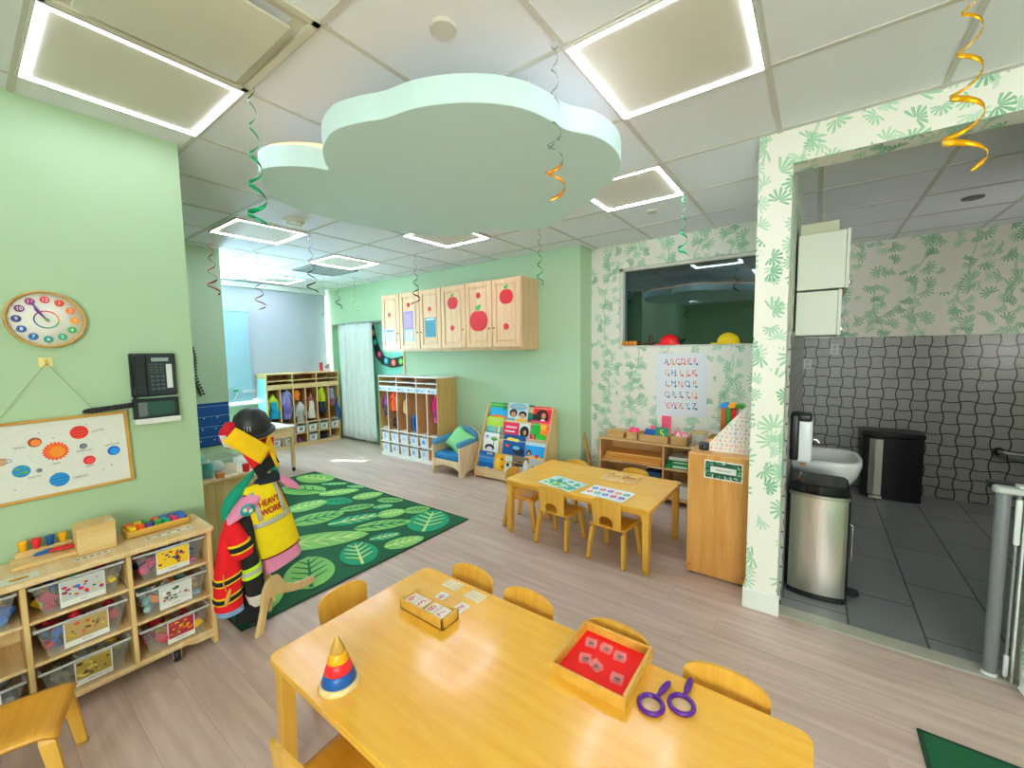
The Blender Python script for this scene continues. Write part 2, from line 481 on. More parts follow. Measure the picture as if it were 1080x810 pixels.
def shade_mat(name, col, tr):
    m = Mat(name, col, .8); t = m.N('ShaderNodeBsdfTranslucent'); t.inputs[0].default_value = lin(col)
    mx = m.N('ShaderNodeMixShader'); mx.inputs[0].default_value = tr
    m.L(m.b.outputs[0], mx.inputs[1]); m.L(t.outputs[0], mx.inputs[2])
    m.L(mx.outputs[0], m.N('ShaderNodeOutputMaterial').inputs[0]); m.nt.nodes['Material Output'].mute = False
    for n in m.nt.nodes:
        if n.type == 'OUTPUT_MATERIAL': n.is_active_output = bool(n.inputs[0].links and n.inputs[0].links[0].from_node == mx)
    return m
SH = shade_mat('pale_shade_fabric', '#b4bbc8', .05)
SHB = shade_mat('blue_shade_fabric', '#a3c6d8', .08)
SHW = shade_mat('added_slit_screen', '#d6e8f4', .7)
rs = thing('roller_shade', 'large pale lavender roller shade drawn over far window behind the cubbies', 'window shade', (-7.17, 3.2, .80))
MB().mat(SH).box(-7.172, -7.168, 2.40, 4.06, .82, 2.56).build('shade_cloth', rs)
MB().mat(plain('#e8edf0', .4)).box(-7.19, -7.10, 2.40, 4.05, 2.56, 2.64, .008).build('cassette', rs)
MB().mat(plain('#e8edf0', .4)).box(-7.178, -7.162, 2.40, 4.03, .80, .83, .004).build('hem_bar', rs)
rb = thing('roller_shade', 'narrow blue shade panel hanging at left end of far window', 'window shade', (-7.1, 2.58, .8))
MB().mat(SHB).box(-7.112, -7.108, 2.36, 2.765, .80, 2.18).build('shade_cloth', rb)
MB().mat(plain('#bfe0ea', .4)).tube([(-7.11, 2.36, 2.19), (-7.11, 2.765, 2.19)], .014, 10).build('roller_tube', rb)
MB().mat(plain('#c9ccd0', .4)).box(-7.105, -7.09, 2.62, 2.80, .93, .98, .004).build('hem_bar', rb)
MB().mat(plain('#dfe6e4', .4)).tube([(-7.085, 2.50+.03*sin(pi*k/12), 1.72-.24*k/12) for k in range(13)], .004, 6).build('pull_cord', rb)
MB().mat(plain('#dfe6e4', .4)).tube([(-7.085, 2.535, 1.0), (-7.085, 2.54, .92), (-7.085, 2.50, .84), (-7.085, 2.53, .80)], .006, 6).build('pull_cord', rb)
MB().mat(plain('#3f8f5a', .5)).ball((-7.085, 2.53, .985), .02, .035, .025, 12, 6).build('cord_clip', rb, label='green cord clip')

# ================================================================== ceiling lights
LED, LEDN = emit('#e6eaff', 32.0), emit('#e6ebff', 13.0)
def light_proto(LED):
    t = thing('ceiling_light', '', 'ceiling light', (0, 0, 0))
    a = .300
    f = MB().mat(plain('#d9d5cc', .5))
    for x0, x1, y0, y1 in ((-a, a, -a, -a+.008), (-a, a, a-.008, a), (-a, -a+.008, -a, a), (a-.008, a, -a, a)): f.box(x0, x1, y0, y1, -.012, .004)
    f.build('frame', t)
    d = MB().mat(LED); o, i = .290, .270
    d.box(-o, o, -o, -i, -.010, -.002).box(-o, o, i, o, -.010, -.002).box(-o, -i, -i, i, -.010, -.002).box(i, o, -i, i, -.010, -.002)
    d.build('diffuser', t)
    MB().mat(plain('#dcd7c8', .7)).box(-i, i, -i, i, -.006, .002).build('panel', t)
    return t
lp, ln = light_proto(LED), light_proto(LEDN)
LG = 'square ring ceiling lights'
LIT = [(-2.305, .53, 'square LED ring ceiling light above the clock wall, nearest at left'),
       (-.505, 1.735, 'large square LED ring ceiling light right of the cloud, nearest at right'),
       (-1.115, 2.95, 'square LED ring ceiling light partly behind right edge of the cloud'),
       (-4.18, 1.765, 'square LED ring ceiling light left of cloud beside round smoke detector'),
       (-2.945, 2.95, 'square LED ring ceiling light cut off by front edge of the cloud'),
       (-4.765, 2.975, 'square LED ring ceiling light between smoke detector and wall cabinets'),
       (-6.57, 2.975, 'farthest square LED ring ceiling light near the window shade')]
for k, (x, y, lb) in enumerate(LIT):
    place(ln if k == 0 else copy_tree(ln) if k == 1 else lp if k == 2 else copy_tree(lp), (x, y, H-.002), 0, lb, LG)
for x, y in ((-.505, -.68), (1.31, .53), (-2.3, -1.3), (1.31, -1.9)):
    place(copy_tree(ln), (x, y, H-.002), 0, 'square LED ring ceiling light behind the camera', LG)
ws = thing('roller_shade', 'added unseen white slit screen shaping daylight on the far window beside the alcove wall', 'window shade', (-7.3, 2.1, .76))  # unseen screen added to diffuse daylight and cut the sun into streaks
q_ = MB().mat(SHW)
for y0_, y1_, z0_, z1_ in ((1.80, 2.10, .76, 2.62), (2.18, 2.25, .76, 2.62), (2.34, 2.42, .76, 2.62), (2.10, 2.18, .76, 1.5), (2.25, 2.34, .76, 1.6), (2.10, 2.18, 1.85, 2.62), (2.25, 2.34, 2.0, 2.62)): q_.box(-7.302, -7.298, y0_, y1_, z0_, z1_)
q_.build('shade_cloth', ws)

# plaque diffuser, second air vent, smoke detector, small discs
ad = thing('air_diffuser', 'square white plaque air diffuser beside big left ceiling light', 'air vent', (-1.70, .53, H-.03))
f = MB().mat(plain('#d8d3c2', .6))
for k in range(4):
    a = k*pi/2; R = Matrix.Translation((-1.70, .53, 0)) @ Matrix.Rotation(a, 4, 'Z'); f.at(R)
    f.add([(-.29, -.29, H-.003), (.29, -.29, H-.003), (.235, -.235, H+.0), (-.235, -.235, H), (-.29, -.29, H+.003), (.29, -.29, H+.003)], [(0, 3, 2, 1), (0, 1, 5, 4)])
    f.box(-.30, .30, -.30, -.275, H-.014, H+.002)
f.build('frame', ad)
MB().mat(plain('#dcd7c6', .5)).box(-1.93, -1.47, .30, .76, H-.034, H-.024, .006, 2).build('plaque', ad)
vn = thing('air_diffuser', 'dark slotted air vent in ceiling behind the middle ceiling light', 'air vent', (-5.37, 3.07, H-.02))
f = MB().mat(plain('#8d9494', .5))
for x0, x1, y0, y1 in ((-5.67, -5.07, 2.77, 2.80), (-5.67, -5.07, 3.34, 3.37), (-5.67, -5.64, 2.77, 3.37), (-5.10, -5.07, 2.77, 3.37)): f.box(x0, x1, y0, y1, H-.02, H)
f.build('frame', vn)
f = MB().mat(plain('#aab4b4', .5))
for k in range(9): f.box(-5.62+.06*k, -5.60+.06*k, 2.80, 3.34, H-.014, H)
f.build('slats', vn)
sd = thing('smoke_detector', 'round white smoke detector on ceiling left of the cloud', 'smoke detector', (-3.60, 1.80, H-.05))
MB().mat(plain('#e4e6da', .5)).lathe([(.085, .05), (.085, .035), (.075, .03)], 28, (-3.6, 1.8, H-.05)).build('base', sd)
MB().mat(plain('#d3dccb', .5)).lathe([(.06, .032), (.062, .012), (.05, 0), (.01, -.002)], 28, (-3.6, 1.8, H-.05)).build('cap', sd)
MB().mat(plain('#d5d2c6', .6)).lathe([(.047, .012), (.047, .003), (.043, 0)], 28, (-1.09, 1.10, H-.012)).thing('sprinkler_cover', 'round flush sprinkler cover in ceiling tile above the cloud', 'sprinkler')
MB().mat(plain('#c9c6ba', .6)).lathe([(.045, .012), (.045, .003), (.041, 0)], 28, (-1.13, 3.50, H-.012)).thing('sprinkler_cover', 'small round sprinkler cover in ceiling near the wallpapered window', 'sprinkler')
MB().mat(plain('#77776f', .6)).lathe([(.06, .012), (.06, .003), (.05, 0)], 28, (.88, 4.54, 2.588)).thing('recessed_downlight', 'dark round downlight in the bathroom ceiling', 'ceiling light')

# ================================================================== cloud
CB = 2.36
cl = [(-2.08,.90),(-2.23,.97),(-2.40,1.12),(-2.47,1.28),(-2.48,1.45),(-2.47,1.62),(-2.42,1.80),(-2.36,1.98),(-2.27,2.13),(-2.14,2.23),(-2.00,2.275),
      (-1.90,2.28),(-1.83,2.26),(-1.76,2.38),(-1.64,2.46),(-1.50,2.475),(-1.38,2.43),(-1.28,2.34),(-1.21,2.28),(-1.10,2.24),(-1.01,2.17),(-.96,2.09),(-.88,2.05),(-.79,1.95),(-.735,1.83),(-.715,1.70),(-.735,1.57),(-.80,1.46),(-.815,1.37),(-.845,1.26),(-.91,1.16),(-1.02,1.07),(-1.15,1.01),(-1.28,.985),(-1.38,.945),(-1.49,.92),(-1.60,.94),(-1.70,.985),(-1.79,1.05),(-1.835,1.085),(-1.87,1.02),(-1.96,.94)]
def smooth_closed(P, sub=4):
    n = len(P); out = []
    for i in range(n):
        p0, p1, p2, p3 = (Vector(P[(i+k-1) % n]) for k in range(4))
        for j in range(sub):
            t = j/sub
            q = .5*((2*p1)+(p2-p0)*t+(2*p0-5*p1+4*p2-p3)*t*t+(3*p1-p0-3*p2+p3)*t**3)
            out.append((q.x, q.y))
    return out
cp = smooth_closed(cl)
CLD = plain('#d2eceb', .55)
ct = thing('ceiling_cloud', 'large pale blue cloud panel hanging under ceiling with warm glow above', 'ceiling panel', (-1.6, 1.6, CB))
MB().mat(CLD).prism(cp, CB, CB+.095, .002).build('cloud_panel', ct)
cx, cy = sum(p[0] for p in cp)/len(cp), sum(p[1] for p in cp)/len(cp)
led = MB().mat(emit('#ffa878', 1.2)); inn = [(cx+(x-cx)*.965, cy+(y-cy)*.965, CB+.100) for x, y in cp]; inn.append(inn[0])
led.tube(inn, .008, 6, False).build('led_strip', ct)
hr = MB().mat(plain('#c4cac6', .5))
for x, y in ((-2.2, 1.4), (-1.0, 1.5), (-1.6, 2.2), (-1.6, 1.2)): hr.cyl(x, y, CB+.09, H, .006, 8)
hr.build('hanging_rods', ct)

# ================================================================== foil streamers
def streamer(x, y, zb, cols, label, turns=6, r0=.010, r1=.04, w=.012, seed=0, tail=.6, amp=1.0):
    t = thing('hanging_streamer', label, 'streamer', (x, y, H-.005), 0, 'foil swirl streamers on the ceiling')
    L = H-.005-zb; n = int(turns*16); P = []
    for i in range(n+1):
        u = i/n; a = seed+2*pi*turns*(u**.8); r = r0+(r1-r0)*u**1.6
        P.append(Vector((x+r*cos(a), y+r*sin(a), H-.005-L*u**(.9))))
    k = len(cols)
    for j in range(k):
        i0, i1 = int(n*j/k), int(n*(j+1)/k); seg = P[i0:i1+1]
        mb = MB().mat(cols[j]); R = []
        for i, p in enumerate(seg):
            u = (i0+i)/n; ww = w*(.32+.85*u)*(.35+.65*abs(sin((i0+i)*.196+seed)))*(1 if i0+i < n else .4)
            c = Vector((x, y, p.z)); o = (p-c).normalized()*.0006
            R.append([tuple(p+Vector((0, 0, ww))+o), tuple(p-Vector((0, 0, ww))*.6+o), tuple(p-Vector((0, 0, ww))*.6-o), tuple(p+Vector((0, 0, ww))-o)])
        mb.rings(R).build('swirl', t)
    MB().mat(plain('#d8d8d8', .4)).cyl(x, y, H-.01, H, .012, 10).build('hook', t)
def foil(c): return plain(c, .22, Metallic=.65)
GF, SF, YF, RF, PF, KF = foil('#12a06a'), foil('#9aa3a0'), foil('#f2b31c'), foil('#b03438'), foil('#9a6ab8'), foil('#2b2b36')
streamer(-1.96, .83, 2.07, [GF], 'long green foil swirl at corner of the big left ceiling light', 5, .012, .045, .013, .5)
streamer(-.82, 1.40, 2.10, [SF, SF, SF, foil('#e8a04a')], 'silver foil swirl with orange tail in front of the cloud', 6, .012, .042, .010, 2.6)
streamer(.335, 1.88, 2.06, [YF], 'gold foil swirl hanging before the leafy header at right', 5, .02, .055, .014, 1.0)
streamer(-.82, 3.24, 2.19, [GF], 'green foil swirl hanging in front of the dark window', 4, .012, .04, .013, .2)
streamer(-2.12, 3.33, 2.14, [foil('#a9b63a'), GF, GF], 'small yellow and green foil swirl beside wall cabinets under the cloud', 5, .01, .035, .010, 1.5)
streamer(-4.48, 1.47, 2.08, [RF], 'red foil swirl hanging before the alcove wall at left', 5, .014, .055, .010, 2.2)
streamer(-3.88, 2.08, 2.10, [PF, KF], 'purple and black foil swirl beside smoke detector light', 5, .012, .055, .010, .9)
streamer(-5.06, 2.10, 2.03, [PF, PF, foil('#d86a8a')], 'lilac and pink foil swirl in front of pale roller shade', 5, .012, .065, .009, 3.0)
streamer(-5.65, 3.2, 2.03, [SF], 'thin silver foil swirl in front of far roller shade', 6, .012, .05, .006, .3)
streamer(-6.30, 3.80, 2.26, [KF], 'short black foil swirl above the white curtain', 3, .012, .06, .010, 1.9)
streamer(-3.77, 3.25, 2.08, [PF, KF], 'dark purple foil swirl in front of the wooden wall cabinets', 5, .012, .055, .010, 4.0)
streamer(-5.55, 3.62, 2.12, [foil('#b9c45a'), foil('#d0d0a0')], 'thin yellow foil swirl above the curtain rail', 6, .012, .05, .006, 2.0)
# ================================================================== things on the clock wall (x = -2.80)
WX = -2.80
RIM = wood('pale_wood_rim', '#d9ae62', '#c6974b', 'y', .45)
ck = thing('wall_clock', 'round white teaching clock with coloured hour discs on green wall', 'clock', (WX, .265, 1.565))
T = PX(WX) @ Matrix.Translation((.265, 1.69, 0))
m = MB(T).mat(RIM); m.lathe([(.119, 0), (.126, .002), (.126, .024), (.122, .028), (.117, .026), (.116, .012)], 48); m.build('rim', ck)
m = MB(T).mat(plain('#efece4', .5)); m.lathe([(.117, .004), (.117, .014), (.0005, .0142)], 48)
cc = ['#e0495a', '#e4604e', '#ef8a4a', '#f0a84e', '#4fae6a', '#3fa58a', '#2f9a92', '#2f6fa8', '#3d68a8', '#4a568f', '#7f4a80', '#b04a86']
for h in range(12):
    a = pi/2-2*pi*h/12; px, py = .088*cos(a), .088*sin(a)
    m.mat(plain(cc[h], .5)).prism(circle(px, py, .0155, 20), .0142, .0150)
    m.mat(plain('#ffffff', .5)).text(str(12 if h == 0 else h), .021, px, py, .0152)
    m.mat(plain(cc[h], .5)).text(str(60 if h == 0 else h*5), .008, px*1.235, py*1.235, .0144)
    a0 = a-pi/12
    for q in range(4):
        b0, b1 = a0+pi/24*q, a0+pi/24*(q+1)
        m.add([(r*cos(b), r*sin(b), .0148) for r, b in ((.035, b0), (.040, b0), (.040, b1), (.035, b1))], [(0, 1, 2, 3)])
m.mat(plain('#a9a9a9', .5))
for k in range(60):
    a = 2*pi*k/60
    m.add([(r*cos(a+d), r*sin(a+d), .0145) for r, d in ((.112, -.004), (.115, -.004), (.115, .004), (.112, .004))], [(0, 1, 2, 3)])
m.build('face', ck)
for nm, an, L, w, c in (('hour_hand', radians(90+34), .062, .005, '#4b3f86'), ('minute_hand', radians(90+30), .092, .004, '#8a4f9a')):
    p = rot2([(-.012, -w/2), (L-.01, -w), (L, 0), (L-.01, w), (-.012, w/2)], an)
    MB(T).mat(plain(c, .4)).prism(p, .017 if 'h' in nm[:1] else .019, .018 if 'h' in nm[:1] else .020).build(nm, ck)
MB(T).mat(plain('#7fae5a', .4)).lathe([(.006, .014), (.006, .022), (.001, .023)], 16).build('pin', ck)

hk = thing('adhesive_hook', 'small cream adhesive hook on green wall under the clock', 'hook', (WX, .25, 1.475))
m = MB(PX(WX)).mat(plain('#eadfa8', .4)); m.prism(rrect(.227, .273, 1.478, 1.522, .006), 0, .006, .002); m.build('plate', hk)
m = MB().mat(plain('#d8c268', .4)); m.tube([(WX+.004, .25, 1.512), (WX+.012, .25, 1.50), (WX+.022, .25, 1.490), (WX+.026, .25, 1.496), (WX+.026, .25, 1.503)], .004, 8); m.build('prong', hk)

pp = thing('solar_system_picture', 'framed solar system poster hung by string on green wall under clock', 'picture', (WX, .245, .885))
T = PX(WX) @ Matrix.Translation((.245, 1.065, .004)) @ Matrix.Rotation(radians(1.2), 4, 'Z') @ Matrix.Translation((-.245, -1.065, 0))
FRW = wood('picture_frame_oak', '#d6a550', '#c4913d', 'y', .4)
y0, y1, z0, z1 = -.018, .508, .888, 1.246
m = MB(T).mat(FRW)
for a in ((y0, y0+.014, z0, z1), (y1-.014, y1, z0, z1), (y0+.014, y1-.014, z0, z0+.014), (y0+.014, y1-.014, z1-.014, z1)): m.box(*a, 0, .016, .002)
m.build('frame', pp)
m = MB(T).mat(plain('#e4e3dc', .6)).box(y0+.01, y1-.01, z0+.01, z1-.01, .002, .007)
m.mat(plain('#c4c3c6', .6))
for rx, ry in ((.075, .05), (.125, .085), (.19, .13)):
    for k in range(60):
        a, b = 2*pi*k/60, 2*pi*(k+.72)/60
        if abs(rx*cos(a)) < .24 and .905 < 1.085+ry*sin(a) < 1.23:
            m.add([(.25+(rx+d)*cos(t), 1.085+(ry+d)*sin(t), .0073) for d, t in ((0, a), (.0012, a), (.0012, b), (0, b))], [(0, 1, 2, 3)])
def planet(y, z, r, c1, c2, kind=0):
    m.mat(plain(c1, .6)).prism(circle(y, z, r, 26), .0073, .0078)
    m.mat(plain(c2, .6))
    if kind == 1:      # bands
        for k in (-.55, -.1, .35, .7):
            w = math.sqrt(1-k*k)*r*.95; m.prism([(y-w, z+k*r-.003), (y+w, z+k*r), (y+w*.96, z+k*r+.004), (y-w*.96, z+k*r+.002)], .0078, .0081)
    elif kind == 2:    # land patches
        for dy, dz, q in ((-.4, .35, .3), (.35, -.25, .36), (-.35, -.45, .22), (.45, .5, .2)):
            m.prism(circle(y+dy*r, z+dz*r, q*r, 9, q*r*.7), .0078, .0081)
    elif kind == 3:
        m.prism(circle(y+.12*r, z-.1*r, r*.72, 20), .0078, .0081)
sun = []
for k in range(40):
    rr = .036 if k % 2 else .044; sun.append((.253+rr*cos(2*pi*k/40), 1.093+rr*sin(2*pi*k/40)))
m.mat(plain('#ef5a3c', .6)).prism(sun, .0073, .0077)
planet(.253, 1.093, .034, '#f27a35', '#f39a3e', 3)
planet(.194, 1.146, .021, '#a0522f', '#ee8f45', 3); planet(.334, 1.165, .031, '#ec4a44', '#b8382f', 1); planet(.342, 1.097, .013, '#5d6068', '#8a8d94', 3)
planet(.356, 1.026, .021, '#d8353c', '#f06060', 3); planet(.444, 1.053, .023, '#1f66c8', '#2f9bea', 3); planet(.253, .960, .032, '#1f7cc0', '#38a3de', 1)
planet(.145, 1.027, .027, '#2f8fc9', '#5fae57', 2); planet(.196, 1.018, .010, '#9a9a9f', '#7d7d85', 3)
planet(.093, 1.079, .018, '#e0b98a', '#c99a66', 1); planet(.05, 1.18, .016, '#d8a070', '#c08050', 1)
m.mat(plain('#5a86c4', .6)); ring = circle(.093, 1.079, .031, 28, .009); 
for k in range(28):
    a, b = ring[k], ring[(k+1) % 28]; m.add([(a[0], a[1], .0083), (a[0], a[1]+.003, .0083), (b[0], b[1]+.003, .0083), (b[0], b[1], .0083)], [(0, 3, 2, 1)])
m.mat(plain('#6d6b70', .6))
for s_, y, z, a in (('VENUS', .148, 1.131, 0), ('SUN', .25, 1.037, 0), ('JUPITER', .398, 1.163, .1), ('MERCURY', .345, 1.075, 0), ('MARS', .355, .998, .15), ('NEPTUNE', .44, 1.084, .1), ('EARTH', .18, .992, .05), ('URANUS', .322, .955, .05), ('SATURN', .06, 1.046, 0)):
    m.text(s_, .0125, y, z, .0074, a=a)
m.mat(plain('#8a89a0', .6))
for y, z in ((.25, 1.155), (.36, 1.20), (.40, .97), (.21, 1.185), (.12, .95)): m.prism(circle(y, z, .003, 5), .0073, .0077)
m.mat(plain('#d0405a', .6)).prism(circle(.43, .985, .004, 5), .0073, .0077)
m.build('print', pp)
s_ = MB().mat(plain('#9fae7c', .7))
s_.tube([(WX+.024, .25, 1.497), (WX+.012, .40, 1.246)], .0013, 6).tube([(WX+.024, .25, 1.497), (WX+.012, .09, 1.246)], .0013, 6); s_.build('string', pp)

# wall telephone
ph = thing('wall_telephone', 'black desk telephone mounted on green wall above a small display', 'telephone', (WX, .62, 1.305))
T = PX(WX); PB = plain('#1b2328', .35)
m = MB(T).mat(PB); m.prism(rrect(.527, .712, 1.312, 1.535, .008), 0, .03, .006); m.mat(plain('#2a3238', .4)).prism(rrect(.59, .705, 1.32, 1.53, .004), .03, .034, .001); m.build('body', ph)
m = MB(T).mat(plain('#232b31', .3)); m.prism(rrect(.535, .580, 1.325, 1.525, .018), .036, .056, .006); m.prism(rrect(.533, .583, 1.475, 1.53, .018), .03, .062, .007); m.prism(rrect(.533, .583, 1.318, 1.368, .018), .03, .062, .007); m.build('handset', ph)
MB(T).mat(plain('#9fb0a8', .3)).box(.610, .680, 1.493, 1.512, .033, .036).build('screen', ph, label='pale grey screen strip')
MB(T).mat(plain('#dfe2e0', .5)).box(.668, .692, 1.352, 1.478, .033, .036).build('speed_dial_card', ph, label='white paper dial card')
m = MB(T).mat(plain('#566068', .4))
for r in range(4):
    for c in range(3): m.box(.602+c*.021, .617+c*.021, 1.345+r*.021, 1.357+r*.021, .033, .038, .0015)
for r in range(4):
    for c in range(3): m.box(.598+c*.022, .614+c*.022, 1.432+r*.014, 1.438+r*.014, .033, .037)
m.build('keypad', ph)
crl = [(WX+.02+.006*cos(k*.9), .535+.004*k*.05+.006*sin(k*.9), 1.33-.0013*k) for k in range(70)]
MB().mat(BLACK).tube(crl, .003, 6).build('coiled_cord', ph)
dp = thing('display_unit', 'black wall display unit with white base under the telephone', 'display', (WX, .62, 1.175))
m = MB(T).mat(PB); m.prism(rrect(.527, .712, 1.198, 1.302, .004), 0, .035, .004); m.build('case', dp)
MB(T).mat(plain('#35554e', .18)).box(.582, .693, 1.212, 1.285, .034, .0365).build('screen', dp, label='dark green screen')
MB(T).mat(plain('#6d7477', .25)).box(.545, .581, 1.212, 1.285, .034, .0365).build('side_panel', dp)
m = MB(T).mat(plain('#e3e4de', .4)); m.prism(rrect(.527, .714, 1.172, 1.2, .004), 0, .05, .004); m.build('base', dp, label='white plastic base')
cd = []
for k in range(40):
    u = k/39; cd.append((WX+.022+.007*cos(k*1.1), .35+.175*u, 1.263+.012*u+.006*sin(k*1.1)))
c2 = [(WX+.022-.007*cos(k*1.1), .35+.175*k/39, 1.263+.012*k/39-.006*sin(k*1.1)) for k in range(40)]
MB().mat(BLACK).tube(cd, [.004+.004*min(1, k/6) for k in range(40)], 8).tube(c2, [.004+.004*min(1, k/6) for k in range(40)], 8).thing('twisted_cord', 'thick black twisted cord lying along top of the solar system picture', 'cord')

# alcove wall: black garland and navy pocket chart
m = MB().mat(plain('#20281f', .7)); AX = -5.178
pts = [(AX+.012, 1.475+.012*sin(k*.5)+.035*(k/15)**2, 1.60-.48*k/15) for k in range(16)]
m.tube(pts, .003, 6)
for k, p in enumerate(pts):
    for j in range(3):
        a = k*2.1+j*2.1
        m.ball((p[0]+.008, p[1]+.014*cos(a)*(.4+k/15), p[2]+.012*sin(a)), .008, .012*(.5+k/22), .010, 8, 5)
gt = m.thing('hanging_garland', 'thin dark garland hanging on alcove wall above navy pocket chart', 'garland', base=(AX, 1.49, 1.12))
m = MB().mat(plain('#c98a50', .5)).ball((AX+.012, 1.475, 1.62), .014, .018, .018, 10, 6); m.build('hook', gt, label='tan hook at the top') if False else None
pc = thing('pocket_chart', 'navy blue fabric pocket chart on alcove wall behind the helmet', 'wall chart', (-5.178, 1.61, .55))
NV = cloth('#1d4f8f')
T = PX(-5.178)
MB(T).mat(NV).box(1.455, 1.765, .55, 1.015, .001, .010, .003).build('backing', pc)
m = MB(T).mat(cloth('#25589c'))
for k in range(4): m.box(1.462, 1.758, .565+.108*k, .655+.108*k, .009, .014, .002)
m.mat(plain('#9fc3d6', .5))
for k in range(4): m.box(1.462, 1.758, .655+.108*k, .659+.108*k, .0135, .0155)
m.mat(plain('#e5e9ea', .5))
for k in range(9):
    yy = 1.49+.12*(k % 3)+.02*(k//3); zz = .62+.12*(k//3); m.prism(circle(yy, zz, .006, 8), .0135, .0155)
m.build('pockets', pc)

# ================================================================== toy shelf with clear bins
SX0, SX1, SY0, SY1 = -2.795, -2.50, -.225, .735
ts = thing('toy_shelf', 'low pale wood toy shelf on casters along the green wall', 'shelf', (-2.65, .25, 0))
def vboard(mb, y, z0=.045, z1=.612): mb.box(SX0+.004, SX1, y-.009, y+.009, z0, z1, .003)
MB().mat(BIRCH).prism(rrect(SX0, SX1+.015, SY0-.01, SY1+.012, .02), .612, .636, .005).build('top', ts)
for y in (SY0+.012, SY1-.012):
    m = MB().mat(BIRCHZ); m.box(SX0+.004, SX1+.008, y-.011, y+.011, .0 if False else .012, .612, .004); m.build('side_panel', ts)
for y in (.10, .415): m = MB().mat(BIRCHZ); vboard(m, y, .075); m.build('divider', ts)
m = MB().mat(BIRCH).box(SX0+.002, SX0+.014, SY0+.02, SY1-.02, .08, .612); m.build('back_panel', ts)
cols = [(SY0+.023, .091), (.109, .406), (.424, SY1-.023)]
for y0, y1 in cols:
    for z in (.265, .445): MB().mat(BIRCH).box(SX0+.014, SX1-.002, y0, y1, z, z+.014, .003).build('shelf_board', ts)
m = MB().mat(BIRCH).box(SX0+.014, SX1+.006, SY0+.02, SY1-.02, .075, .093, .004)
seg = 24; yy = [SY0+.02+(SY1-SY0-.04)*k/seg for k in range(seg+1)]
poly = [(y, .075) for y in yy]+[(y, .045+.022*(1 if .12 < k/seg < .88 else .3)) for k, y in list(enumerate(yy))[::-1]]
m.at(PX(SX1-.014)).prism(poly, 0, .016, .002); m.build('base_board', ts)
for x, y in ((-2.522, .56), (-2.522, -.1), (-2.74, .60), (-2.74, -.1)):
    m = MB(); m.mat(BLACK); P = Matrix.Translation((x, y, .03)) @ Matrix.Rotation(pi/2, 4, 'X'); m.at(P).lathe([(.012, -.013), (.028, -.012), (.03, -.006), (.03, .006), (.028, .012), (.012, .013)], 20)
    m.mat(plain('#d9cfb0', .5)).lathe([(.014, -.0145), (.014, .0145)], 12); m.mat(STEEL).at(I4).box(x-.016, x+.016, y-.018, y-.015, .02, .07).box(x-.016, x+.016, y+.015, y+.018, .02, .07).box(x-.022, x+.022, y-.022, y+.022, .066, .076); m.build('caster', ts)

